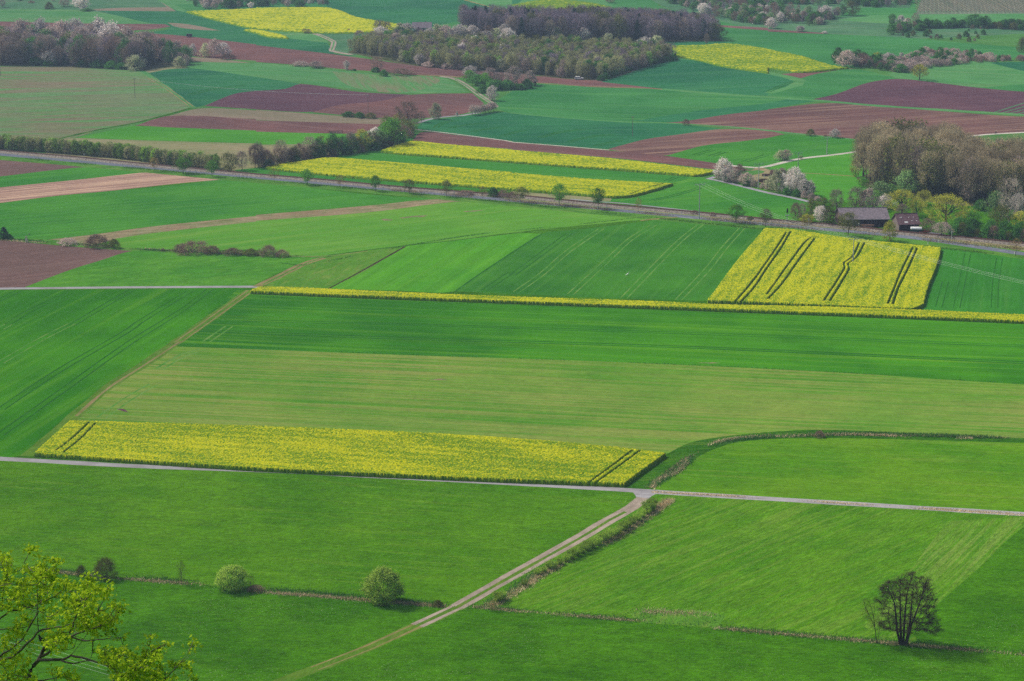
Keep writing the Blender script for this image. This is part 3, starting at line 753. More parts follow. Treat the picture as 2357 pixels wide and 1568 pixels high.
def vnoise(x, y, s, seed):
    r = np.random.default_rng(seed); k = r.uniform(-1, 1, (7, 2)) / s * 2.2; ph = r.uniform(0, 6.28, 7)
    return sum(np.sin(x * k[i, 0] * 3 + y * k[i, 1] * 3 + ph[i]) for i in range(7)) / 3.2


def rapeseed(i, outline, gaps, cell, h, share, ds):
    poly = ground(smooth(P(outline), True, 38), h)[:, :2]
    a, b = ground(P(ds), h)[:2, :2]; u = (b - a) / np.linalg.norm(b - a); v = np.array([-u[1], u[0]])
    q = np.column_stack([poly @ u, poly @ v]); lo = q.min(0) - cell * 2; hi = q.max(0) + cell * 2
    cx = cell; cy = cell * .8
    nx, ny = int((hi[0] - lo[0]) / cx) + 2, int((hi[1] - lo[1]) / cy) + 2
    X, Y = np.meshgrid(lo[0] + np.arange(nx) * cx, lo[1] + np.arange(ny) * cy, indexing='ij')
    r = np.random.default_rng(100 + i)
    X = X + r.uniform(-.35, .35, X.shape) * cx; Y = Y + r.uniform(-.35, .35, X.shape) * cy
    x = (X * u[0] + Y * v[0]).ravel(); y = (X * u[1] + Y * v[1]).ravel()
    ins = in_poly(np.column_stack([x, y]), poly)
    near = ins.reshape(nx, ny).copy(); n1 = near.copy()
    n1[1:] |= near[:-1]; n1[:-1] |= near[1:]; n2 = n1.copy(); n2[:, 1:] |= n1[:, :-1]; n2[:, :-1] |= n1[:, 1:]
    cover = np.ones(len(x)); 
    for s, gauge, w in gaps:
        p = resample(ground(smooth(P(s), False, 60, 6), h)[:, :2], 1.0)
        for a0, b0 in zip(p[:-1], p[1:]):
            d = b0 - a0; m = (np.abs(x - a0[0]) < 4) & (np.abs(y - a0[1]) < 4); k = np.where(m)[0]
            if not len(k): continue
            t = np.clip(((x[k] - a0[0]) * d[0] + (y[k] - a0[1]) * d[1]) / (d @ d), 0, 1)
            dist = np.hypot(x[k] - a0[0] - t * d[0], y[k] - a0[1] - t * d[1])
            if gauge == 0 or gauge > 0: cover[k] = np.minimum(cover[k], np.clip((dist - w * .5) / .2, 0, 1))
    Xr, Yr = x @ np.eye(1)[0] if False else x, y
    st = vnoise(X.ravel() / 9, Y.ravel(), 3.0, 3 + i) * .13 + vnoise(x, y, 30, 40 + i) * .08 + vnoise(x, y, 4, 60 + i) * .05
    rnd = r.normal(0, 1, len(x))
    H = ins * (0.06 + cover * (h + .07 * rnd * (cover > .5)))
    fl = np.where(ins, np.clip(.5 + (share - .5) * 1.1 + st + .3 * rnd, 0, 1), 0) * cover ** 2
    # the outermost row is stems seen from the side
    V = np.column_stack([x, y, terrain(x, y) + H])
    idx = np.arange(nx * ny).reshape(nx, ny)
    q4 = np.stack([idx[:-1, :-1], idx[1:, :-1], idx[1:, 1:], idx[:-1, 1:]], -1).reshape(-1, 4)
    keep = n2.ravel()[q4].all(1) & ins[q4].any(1)
    q4 = q4[keep]; used, inv = np.unique(q4, return_inverse=True)
    me = np_mesh('rapeseed_crop', V[used], [(inv.reshape(-1, 4), 0)], [CROP], attr=fl[used])
    obj('rapeseed_crop', me, kind='stuff', label=RLAB[i])


for i_, r_ in enumerate(RAPE):
    rapeseed(i_, r_[0], r_[1], r_[2], r_[3], r_[4], r_[5])

# ------------------------------------------------------------ trees
BARK = solid('bark', (84, 72, 62), .9, .35, 3)
BARKD = solid('dark_bark', (52, 44, 38), .9, .35, 3)
BARKP = solid('pale_bark', (150, 140, 128), .9, .3, 3)
LM = {}
for k_, a_ in dict(
        hedge=((152, 184, 76), (108, 144, 60), .3), herb=((188, 168, 130), (134, 128, 84), .1), willowleaf=((192, 218, 96), (146, 182, 72), .3), bare=((178, 160, 144), (130, 116, 106), .15), purple=((164, 146, 156), (122, 110, 122), .15), grey=((196, 180, 140), (146, 134, 108), .25),
        olive=((122, 122, 62), (88, 98, 48), .25), fresh=((110, 162, 46), (70, 126, 34), .35), green=((88, 142, 56), (56, 106, 44), .3),
        dark=((40, 78, 40), (26, 56, 34), .15), yellow=((190, 186, 70), (150, 154, 52), .35), blossom=((230, 222, 214), (178, 168, 160), .3),
        pink=((204, 186, 174), (154, 136, 128), .25), cream=((206, 206, 168), (150, 158, 118), .3), young=((180, 180, 120), (140, 142, 106), .3),
        brown=((160, 132, 114), (112, 94, 84), .15), orange=((160, 132, 82), (120, 100, 64), .2), grass=((232, 212, 176), (176, 156, 116), .2),
        reed=((164, 192, 74), (120, 150, 58), .3), alder=((78, 64, 50), (50, 42, 34), .1), maple=((164, 184, 40), (96, 132, 26), .45), palegreen=((142, 170, 108), (96, 134, 76), .3)).items():
    LM[k_] = leaf_mat('leaf_' + k_, *a_)


def profile(kind, u):
    u = np.clip(u, 0, 1)
    return {'round': lambda: np.sin(np.pi * np.clip(u * .9 + .08, 0, 1)) ** .6, 'dome': lambda: np.sqrt(np.clip(1 - u ** 2.2, 0, 1)) * (.82 + .18 * np.sin(np.clip(u, 0, .3) * 5)),
            'fan': lambda: (.35 + .65 * u) * np.clip((1.02 - u) * 6, 0, 1) ** .4, 'slim': lambda: np.sin(np.pi * np.clip(u * .8 + .14, 0, 1)) ** .7,
            'cone': lambda: (1 - u) ** .8 + .03, 'high': lambda: np.sin(np.pi * np.clip(u * .72 + .2, 0, 1)) ** .6}[kind]()


def prims(r, C, D, n, size, width, kind, spread):
    """n leaf or twig pieces around every centre in C; D is the outward direction there"""
    K = len(C) * n
    c = np.repeat(C, n, 0) + r.normal(0, 1, (K, 3)) * spread
    if kind == 'twig':
        d = np.repeat(D, n, 0) * .8 + r.normal(0, .55, (K, 3)); d[:, 2] += .35
        d /= np.linalg.norm(d, axis=1)[:, None]
        s = np.cross(d, r.normal(0, 1, (K, 3))); s /= np.linalg.norm(s, axis=1)[:, None] + 1e-9
        L = size * r.uniform(.6, 1.4, (K, 1)); w = width
        a = c - s * w / 2 - d * L / 2; b = c + s * w / 2 - d * L / 2; e = c + d * L / 2
        V = np.stack([a, b, e], 1).reshape(-1, 3)
        return V, np.arange(K * 3).reshape(-1, 3)
    n1 = r.normal(0, 1, (K, 3)); n1 += np.repeat(D, n, 0) * .7; n1 /= np.linalg.norm(n1, axis=1)[:, None]
    s = np.cross(n1, r.normal(0, 1, (K, 3))); s /= np.linalg.norm(s, axis=1)[:, None] + 1e-9
    t = np.cross(n1, s); L = size * r.uniform(.6, 1.3, (K, 1)) / 2
    V = np.stack([c - s * L, c - t * L * .8, c + s * L, c + t * L * 1.0], 1).reshape(-1, 3)
    return V, np.arange(K * 4).reshape(-1, 4)


def curve(a, b, sag, r, k=4):
    t = np.linspace(0, 1, k)[:, None]
    return a * (1 - t) + b * t + np.array([0, 0, sag]) * (4 * t * (1 - t)) + r.normal(0, .02, (k, 3)) * np.linalg.norm(b - a) * (t * (1 - t) * 4)


def grow(r, H, W, base, prof, nlimb=6, ntip=110, stems=1, bend=.06, trunk_r=None, lump=.25, top=.96):
    """trunk, limbs, and branch tips filling a crown envelope"""
    tubes = []; nodes = []; z0 = base * H
    rt = trunk_r or H * .018
    for s in range(stems):
        ph = r.uniform(0, 6.28)
        tilt = (0.0 if stems == 1 else r.uniform(.12, .3) * W)
        topz = H * (.8 if prof != 'dome' else .55) * r.uniform(.85, 1)
        p = np.array([[0, 0, -.15], [math.cos(ph) * tilt * .25, math.sin(ph) * tilt * .25, topz * .3], [math.cos(ph) * tilt * .7, math.sin(ph) * tilt * .7, topz * .65], [math.cos(ph) * tilt, math.sin(ph) * tilt, topz]])
        p[1:, :2] += r.normal(0, bend * W * .5, (3, 2))
        if stems > 1: p[0, :2] += np.array([math.cos(ph), math.sin(ph)]) * rt * .8
        p = np.stack([np.interp(np.linspace(0, 3, 8), range(4), p[:, i]) for i in range(3)], 1)
        k = rt / (stems ** .4)
        tubes.append((p, np.linspace(k, k * .25, 8) * np.array([1.25] + [1] * 7), 5)); nodes += [q for q in p if q[2] > z0 * .9]
    ph0 = r.uniform(0, 7, 6)

    def rad(u, phi):
        return profile(prof, u) * W / 2 * (1 + lump * .5 * (np.sin(phi * 2 + ph0[0] + u * 5) + .6 * np.sin(phi * 3 + ph0[1] - u * 7) + .5 * np.sin(phi * 5 + u * 13 + ph0[2])))
    for i in range(nlimb):
        u = r.uniform(.25, .8); phi = i * 2.4 + r.uniform(-.4, .4); e = rad(u, phi) * .75
        end = np.array([math.cos(phi) * e, math.sin(phi) * e, z0 + u * (H - z0)])
        st = nodes[int(r.integers(0, max(1, len(nodes) - 2)))]
        st = min(nodes, key=lambda q: abs(q[2] - (end[2] * .55)) + .3 * np.linalg.norm(q[:2] - end[:2]))
        c = curve(st, end, -.04 * W * 0 + .05 * W, r, 5); tubes.append((c, np.linspace(rt * .42, rt * .12, 5), 4)); nodes += list(c[1:])
    u = r.uniform(0, 1, ntip) ** .85; phi = r.uniform(0, 6.283, ntip); e = rad(u, phi) * r.uniform(.25, 1, ntip) ** .45
    T = np.column_stack([np.cos(phi) * e, np.sin(phi) * e, z0 + u * (H * top - z0)])
    order = np.argsort(np.hypot(T[:, 0], T[:, 1]) + np.abs(T[:, 2] - H * .5) * .3)
    nd = np.array(nodes); fine = []
    for k in order:
        t = T[k]; d = np.linalg.norm(nd - t, axis=1) + np.maximum(0, nd[:, 2] - t[2]) * 1.2
        s = nd[d.argmin()]
        c = curve(s, t, .03 * W, r, 3); fine.append((c, np.array([rt * .13, rt * .09, rt * .04]), 3)); nd = np.vstack([nd, c[1:2]])
    cen = np.array([0, 0, z0 + (H - z0) * .35]); D = T - cen; D /= np.linalg.norm(D, axis=1)[:, None] + 1e-9
    return tubes, fine, T, D


def tubes_np(ts):
    V = []; F = []; n = 0
    for p, ra, s in ts:
        v, f = tube(p, ra, s); V.append(v); F.append(f + n); n += len(v)
    return np.concatenate(V), np.concatenate(F)


PROTO = {}


def proto(kind, H, W, base, prof, leaf, lk='leaf', n=8, size=.4, width=.06, spread=.45, bark=BARK, variants=3, **kw):
    for k in range(variants):
        r = np.random.default_rng(sum(map(ord, kind)) * 10 + k)
        tb, fine, T, D = grow(r, H, W * r.uniform(.9, 1.1), base, prof, **kw)
        Vt, Ft = tubes_np(tb); Vf, Ff = tubes_np(fine)
        Vl, Fl = prims(r, T, D, n, size, width, lk, spread)
        zt = Vl[:, 2]; Vl[:, 2] = np.maximum(zt, .05)
        tm = np_mesh(kind + '_trunk', np.concatenate([Vt, Vf]), [(Ft, 0), (Ff + len(Vt), 0)], [bark])
        cm = np_mesh(kind + '_crown', Vl, [(Fl, 0)], [LM[leaf]])
        wm = np_mesh(kind, np.concatenate([Vt, Vf, Vl]), [(Ft, 0), (Ff + len(Vt), 0), (Fl + len(Vt) + len(Vf), 1)], [bark, LM[leaf]])
        PROTO.setdefault(kind, []).append((tm, cm, wm, H, W))


tw = dict(lk='twig')
proto('bare', 14, 8.5, .16, 'round', 'bare', n=24, size=1.1, width=.075, spread=.55, ntip=130, **tw)
proto('barebrown', 9, 7, .14, 'round', 'brown', n=24, size=.9, width=.06, spread=.4, ntip=120, bark=BARKD, **tw)
proto('purple', 14, 7, .2, 'high', 'purple', n=15, size=1.1, width=.08, spread=.5, ntip=110, **tw)
proto('poplar', 21, 10, .3, 'high', 'grey', n=20, size=1.15, width=.085, spread=.75, ntip=170, bark=BARKD, variants=5, nlimb=9, trunk_r=.32, **tw)
proto('young', 7, 3.2, .1, 'slim', 'young', n=17, size=.6, width=.065, spread=.28, ntip=80, variants=4, **tw)
proto('youngleaf', 7, 3.3, .1, 'slim', 'hedge', n=16, size=.32, spread=.3, ntip=80, variants=3)
proto('green', 9, 7, .08, 'round', 'green', n=17, size=.42, spread=.5, ntip=130, lump=.55)
proto('fresh', 9, 7.5, .1, 'round', 'fresh', n=17, size=.4, spread=.5, ntip=130, lump=.55)
proto('olive', 9, 7, .06, 'round', 'olive', n=20, size=.34, spread=.5, ntip=120, lump=.55)
proto('pale', 9, 7, .08, 'round', 'palegreen', n=17, size=.4, spread=.5, ntip=120, lump=.55)
proto('yellowgreen', 9, 6.5, .08, 'round', 'yellow', n=16, size=.38, spread=.45, ntip=110, lump=.55)
proto('blossom', 6.5, 5.5, .1, 'round', 'blossom', n=25, size=0.31, spread=.34, ntip=120, bark=BARKD, lump=.55)
proto('pinkish', 6.5, 6, .1, 'round', 'pink', n=27, size=0.29, spread=.36, ntip=110, bark=BARKD, lump=.55)
proto('cream', 6.5, 5.5, .06, 'dome', 'cream', n=25, size=0.31, spread=.34, ntip=110, bark=BARKD, lump=.55)
proto('conifer', 13, 5, .08, 'cone', 'dark', n=12, size=.5, spread=.35, ntip=120)
proto('roadfresh', 7.5, 5.2, .3, 'round', 'fresh', n=22, size=.26, spread=.36, ntip=120, bark=BARKD, trunk_r=.11, lump=.55)
proto('roadolive', 7.5, 5.0, .3, 'round', 'olive', n=22, size=.22, spread=.38, ntip=110, bark=BARKD, trunk_r=.11, lump=.55)
proto('roadbare', 7.5, 4.6, .3, 'round', 'orange', n=13, size=.6, width=.045, spread=.3, ntip=90, bark=BARK, trunk_r=.09, **tw)
proto('brownbush', 3.0, 6, .0, 'dome', 'brown', n=26, size=.42, width=.05, spread=.28, ntip=130, stems=4, bark=BARKD, trunk_r=.08, **tw)
proto('palebush', 3.0, 6, .0, 'dome', 'pink', n=24, size=.2, spread=.28, ntip=130, stems=4, bark=BARKD, trunk_r=.08)
proto('greenbush', 3.0, 4.5, .0, 'dome', 'green', n=22, size=.26, spread=.28, ntip=110, stems=4, trunk_r=.07)
proto('olivebush', 3.5, 4.5, .0, 'dome', 'olive', n=46, size=.4, width=.035, spread=.24, ntip=130, stems=6, bark=BARKD, trunk_r=.07, **tw)
proto('willowbush', 4.6, 5.0, .02, 'round', 'willowleaf', n=62, size=.16, spread=.24, ntip=220, stems=7, bark=BARKD, trunk_r=.1, lump=.22)
proto('reedbush', 2.6, 2.2, .0, 'fan', 'reed', n=30, size=.55, width=.034, spread=.16, ntip=60, stems=7, trunk_r=.03, bark=BARK, variants=4, **tw)
proto('willow', 11, 13, .2, 'round', 'yellow', n=30, size=.5, width=.12, spread=.42, ntip=170, nlimb=10, bark=BARKD, trunk_r=.42, lump=.4, **tw)
proto('deadtree', 13, 7, .15, 'high', 'pink', n=11, size=1.2, width=.05, spread=.45, ntip=120, bark=BARKP, trunk_r=.2, stems=3, **tw)
proto('sapling', 4.5, 1.8, .1, 'slim', 'olive', n=9, size=.5, width=.025, spread=.16, ntip=50, bark=BARK, trunk_r=.05, **tw)
proto('orchard', 5.0, 4.6, .26, 'round', 'pink', n=22, size=.5, width=.05, spread=.3, ntip=120, bark=BARKD, trunk_r=.14, **tw)

CAT = {'brownbush': 'bush', 'palebush': 'bush', 'greenbush': 'bush', 'olivebush': 'bush', 'willowbush': 'bush', 'reedbush': 'shrub', 'sapling': 'sapling'}
NAME = dict(bare='bare_tree', barebrown='bare_tree', purple='bare_tree', poplar='poplar_tree', young='young_tree', youngleaf='young_tree', green='leafy_tree', fresh='leafy_tree',
            olive='leafy_tree', pale='leafy_tree', yellowgreen='leafy_tree', blossom='blossom_tree', pinkish='blossom_tree', cream='blossom_tree', conifer='conifer', roadfresh='roadside_tree',
            roadolive='roadside_tree', roadbare='roadside_tree', brownbush='bush', palebush='bush', greenbush='bush', olivebush='bush', willowbush='willow_bush', reedbush='willow_shrub',
            willow='willow_tree', deadtree='dead_tree', sapling='sapling', orchard='orchard_tree')


def plant(kind, base, h, wscale=1.0, label=None, group=None, seed=None, name=None):
    """one tree or bush standing at a world point; small ones are a single mesh"""
    r = random.Random(seed if seed is not None else int(abs(base[0] * 131 + base[1] * 71) * 10))
    tm, cm, wm, H, W = PROTO[kind][r.randrange(len(PROTO[kind]))]
    s = h / H; z = float(terrain(base[0], base[1])) - .05
    d = math.hypot(base[0], base[1]); px = h * FOC / d * .4345
    nm = name or NAME[kind]; cat = CAT.get(kind, 'tree')
    loc = (float(base[0]), float(base[1]), z); rz = r.uniform(0, 6.28); sc = (s * wscale, s * wscale, s)
    if px > 17:
        e = empty(nm, loc, rz, label=label, cat=cat, group=group); e.scale = sc
        obj('trunk' if cat == 'tree' else 'stems', tm, e); obj('crown' if cat == 'tree' else 'foliage', cm, e)
        return e
    o = obj(nm, wm, loc=loc, label=label, cat=cat, group=group); o.rotation_euler = (0, 0, rz); o.scale = sc
    return o


def T_(tag, kind, x, y, h, w=None, label=None, group=None):
    """a plant read off a crop of the photograph: foot (x, y), height and crown width in the crop's pixels"""
    k, ox, oy = TAG[tag]
    b = ground([(x / k + ox, y / k + oy)])[0]; d = np.linalg.norm(b - np.array([0, 0, HC]))
    hm = h / k * d / FOC * 1.07; w = w and w * 1.1
    tm, cm, wm, H, W = PROTO[kind][0]
    ws = 1.0 if not w else (w / k * d / FOC) / (W * hm / H)
    return plant(kind, b, hm, min(max(ws, .4), 2.6), label, group)
# ------------------------------------------------------------ trees and bushes one by one
def LIST(s, group=None, suffix=''):
    """tag kind x y h w | label"""
    for ln in s.strip().splitlines():
        a, _, lab = ln.partition('|'); f = a.split()
        T_(f[0], f[1], float(f[2]), float(f[3]), float(f[4]), float(f[5]), (lab.strip() + suffix) if lab.strip() else suffix.strip(), group)


LIST('''
D2 willowbush 290 662 225 240 | pale green round willow bush on the ditch, tallest of the ditch bushes
D1 willowbush 1598 572 152 190 | pale green willow bush on the ditch beside the bare sapling
D1 olivebush 727 498 134 158 | rounded olive brown bush on the left part of the ditch
D1 olivebush 562 478 68 66 | small brown bush just left of the rounded olive brown one
D1 sapling 1253 542 172 66 | thin bare sapling standing alone on the ditch
D1 sapling 1730 580 118 50 | faint leafless sapling right of the pale green willow bush
D1 brownbush 1765 588 40 110 | low brown thorn tangle on the ditch bank
D2 olivebush 665 690 42 70 | small brown clump near the end of the ditch by the track
D2 sapling 1042 722 80 60 | small bare sapling where the two ditches meet
D2 sapling 172 632 70 26 | thin stem left of the tallest willow bush
C3 brownbush 945 776 42 84 | dark brown round bush on the curved ditch
B1 conifer 35 798 100 95 | pointed green tree at the left edge beside the ploughed field
B1 palebush 612 850 52 175 | low whitish flowering bush beside the brown bush on the field edge
B1 brownbush 868 868 96 250 | broad brown bush on the field edge with green end
B1 olivebush 1020 880 78 112 | green rounded bush closing the broad brown bush
B1 greenbush 75 802 45 80 | dark low bush beside the pointed green tree
B1 brownbush 1730 922 98 330 | largest dark brown thorn bush in the valley hedge
B1 brownbush 1900 932 66 170 | dark brown end of the largest thorn bush
B1 brownbush 1605 916 62 110 | brown left end of the largest thorn bush
B1 brownbush 1460 908 28 34 | tiny brown bush left of the largest thorn bush
B1 brownbush 2090 940 56 190 | dark brown bush between two others in the valley hedge
B1 olivebush 2245 944 56 140 | olive bush in the valley hedge
B2 brownbush 110 948 84 200 | brown bush at the right end of the valley hedge
B2 brownbush 235 956 58 140 | low sloping end of the valley hedge
''')
LIST('''
B1 roadbare 1380 192 122 90 | brownish bare roadside tree before the hedge, left of two fresh green ones
B1 roadfresh 1645 212 128 120 | fresh green roadside tree in front of the railway hedge
B1 roadfresh 1900 238 132 92 | narrower fresh green roadside tree at the end of the railway hedge
B2 roadbare 165 288 118 84 | bare brownish roadside tree before the tip of the rapeseed strip
B2 roadfresh 460 315 134 108 | green roadside tree in front of the rapeseed tip
B2 roadbare 755 338 110 84 | pale bare roadside tree between two green ones
B2 roadfresh 1070 368 132 80 | small dense bright green roadside tree
B2 roadolive 1373 394 124 98 | olive green roadside tree right of the dense bright green one
B2 roadolive 1705 417 138 94 | olive brown roadside tree near the tip of the brown strip
B2 roadbare 2033 448 118 80 | bare roadside tree left of the trackside bushes
B3 roadolive 80 472 138 104 | brown leafed roadside tree right of the trackside bushes
B3 roadfresh 425 500 184 118 | tallest fresh green roadside tree, before the rapeseed strip
B3 roadfresh 772 528 176 106 | tall green roadside tree at the end of the rapeseed strip
B3 roadbare 1133 561 128 60 | thin leaning bare roadside tree
B3 roadfresh 2008 656 158 136 | round green roadside tree beside the overhead wires
B3 roadolive 2272 690 152 106 | olive roadside tree at the corner of the big rapeseed field
B4 roadbare 343 726 126 90 | thin roadside tree left of the large barn
B4 roadolive 715 773 200 172 | broad grey olive roadside tree before the large barn
B4 yellowgreen 1085 813 166 118 | yellow green roadside tree before the small barn
B4 roadbare 2218 952 150 100 | thin bare roadside tree near the right edge
''', 'trees planted along the main road')
LIST('''
B2 greenbush 2125 418 72 100 | dark green bush beside the railway
B2 brownbush 2210 424 62 110 | brown bush beside the dark green trackside bush
B2 brownbush 2290 432 54 90 | last brown bush of the trackside clump on the right
B2 brownbush 1880 400 34 190 | low brown scrub on the railway bank
B2 olivebush 1190 338 22 36 | tiny bush on the railway ballast
B3 brownbush 1640 575 32 90 | low brown scrub on the bank below the rails
B3 brownbush 1800 592 32 70 | small scrub on the bank left of the round green roadside tree
B3 olivebush 2135 628 32 60 | small bush on the bank right of the round green roadside tree
''')
# the tree line along the stream
LIST('''
A1 olive 2050 1532 152 150 | rounded olive tree at the left end of the stream tree line
A1 bare 2170 1526 160 120 | bare tree beside the rounded olive tree
A1 barebrown 2285 1505 200 120 | dark bare tree near the left end of the stream tree line
A2 bare 20 1496 215 120 | tall grey bare tree in the stream tree line above the road
A2 brownbush 100 1500 140 170 | dark brown thicket under the bare trees of the stream tree line
A2 bare 225 1472 210 140 | spreading leafless tree with pale trunk in the stream tree line
A2 brownbush 300 1460 110 140 | thicket between the two spreading leafless trees
A2 olive 345 1448 125 120 | low olive tree left of the forked leafless tree
A2 bare 482 1412 182 140 | forked leafless tree standing out in the stream tree line
A2 olive 600 1400 170 120 | olive tree right of the forked leafless tree
A2 green 690 1392 180 110 | mid green tree in the middle of the stream tree line
A2 green 775 1382 150 110 | second mid green tree in the middle of the stream tree line
A2 bare 850 1372 175 120 | grey bare tree between green ones in the stream tree line
A2 yellowgreen 950 1352 180 150 | yellowish green tree below the harvested brown strip
A2 blossom 1068 1232 84 92 | bright white blossoming tree left of the big green tree
A2 pale 1100 1330 150 150 | grey green bush tree below the white blossoming one
A2 fresh 1215 1306 225 220 | big fresh green tree in the stream tree line
A2 olive 1180 1180 130 130 | brownish crown behind the big fresh green tree
A2 yellowgreen 1290 1140 125 110 | yellow green crown above the big fresh green tree
A2 barebrown 1360 1165 240 225 | large dark round bare tree at the top of the stream tree line
A2 blossom 1345 1182 60 70 | white blossom bush below the large dark round tree
A2 palebush 1385 1206 52 70 | pale bush at the lower right of the large dark round tree
A2 barebrown 1482 1096 92 80 | small brown tree right of the large dark round tree
A2 brownbush 420 1440 60 120 | low dark scrub under the forked leafless tree
A2 greenbush 510 1425 50 100 | low green scrub under the forked leafless tree
A2 cream 1608 1066 130 100 | cream blossoming tree beside the gravel track
A2 blossom 2115 902 122 90 | pale blossoming tree at the bend of the gravel track
A2 palebush 400 592 40 150 | low whitish blossom bush on the edge of the purple field
A2 pinkish 540 607 54 150 | grey pink blossom bush beside the low whitish one
A2 blossom 812 627 78 46 | single slim white blossom tree on the purple field edge
A2 greenbush 880 633 14 40 | tiny green bush on the purple field edge
A2 barebrown 1088 640 122 124 | purple brown bare tree on the purple field edge
A2 greenbush 1072 645 36 80 | dark green bush under the purple brown bare tree
A2 greenbush 1146 682 50 68 | dark green bush in front of the purple brown bare tree
A2 brownbush 1300 668 48 220 | long brown thorn bush on the purple field edge
A2 greenbush 830 1046 40 110 | left bush of the hedge at the foot of the field pole
A2 greenbush 930 1056 44 90 | middle bush of the hedge at the foot of the field pole
A2 olivebush 1030 1060 46 110 | right bush of the hedge at the foot of the field pole
A2 blossom 1465 582 92 80 | white blossom tree in front of the middle wood
A2 palebush 1560 597 40 160 | pale thorn bush right of the white blossom tree before the wood
A2 palebush 1712 613 40 120 | second pale thorn bush before the wood
A2 palebush 1830 618 44 80 | third pale thorn bush before the wood
A2 barebrown 435 300 42 40 | small bare bush by the winding track
A2 barebrown 472 302 40 40 | second small bare bush by the winding track
A2 barebrown 830 285 26 26 | tiny bare bush below the far rapeseed
A1 blossom 1730 497 96 56 | small white blossom tree between the left wood and the bush group
A1 cream 1842 511 112 90 | greenish blossom tree at the left of the bush group
A1 pinkish 1925 512 145 100 | bare pinkish tree in the middle of the bush group
A1 blossom 2002 508 116 112 | white and green blossom tree at the right of the bush group
A1 brownbush 2045 532 46 150 | brown bush at the foot of the bush group
A1 cream 1218 632 125 140 | whitish green blossom tree at the front corner of the left wood
A1 cream 1612 606 92 90 | whitish green blossom tree at the tip of the left wood
A1 green 1530 582 190 120 | green tree near the tip of the left wood
A1 pinkish 1590 545 160 150 | blossoming tree above the tip of the left wood
A1 pinkish 1670 590 90 60 | small brown pink tree at the very tip of the left wood
A1 bare 1432 545 170 110 | grey bare tree beside the gap at the right of the left wood
A1 bare 25 66 66 60 | small bare tree near the top left corner
A1 brownbush 280 27 18 64 | low dark bush near the top left corner
A1 olivebush 442 82 56 76 | round bush on the slope near the top left corner
A1 greenbush 180 8 14 50 | tiny bush at the very top left
A1 bare 578 60 66 100 | dark bare tree left of the two white blossom trees
A1 blossom 740 90 100 92 | white blossom tree on the slope at top left, the lower one
A1 blossom 690 62 72 84 | white blossom tree on the slope at top left, the upper one
A1 greenbush 780 100 22 120 | low dark scrub below the white blossom tree
A1 bare 480 12 30 90 | dark shrub on the top edge at left
''')
for i_, (x_, y_, h_) in enumerate([(1115, 368, 232), (1186, 357, 225), (1254, 346, 210), (1312, 330, 190), (1380, 325, 200), (1438, 306, 190), (1502, 295, 200), (1555, 280, 200), (1622, 268, 196)]):
    T_('T', 'orchard', x_, y_, h_, 190, ['first orchard tree of the row by the high seat, nearest and leftmost', 'second orchard tree of the row by the high seat', 'third orchard tree of the row by the high seat', 'fourth orchard tree of the row by the high seat',
       'middle orchard tree of the row on the track', 'sixth orchard tree of the row by the high seat', 'seventh orchard tree of the row on the track', 'last orchard tree but one of the row', 'last orchard tree of the row, farthest up the track'][i_], 'orchard trees in a row by the track')
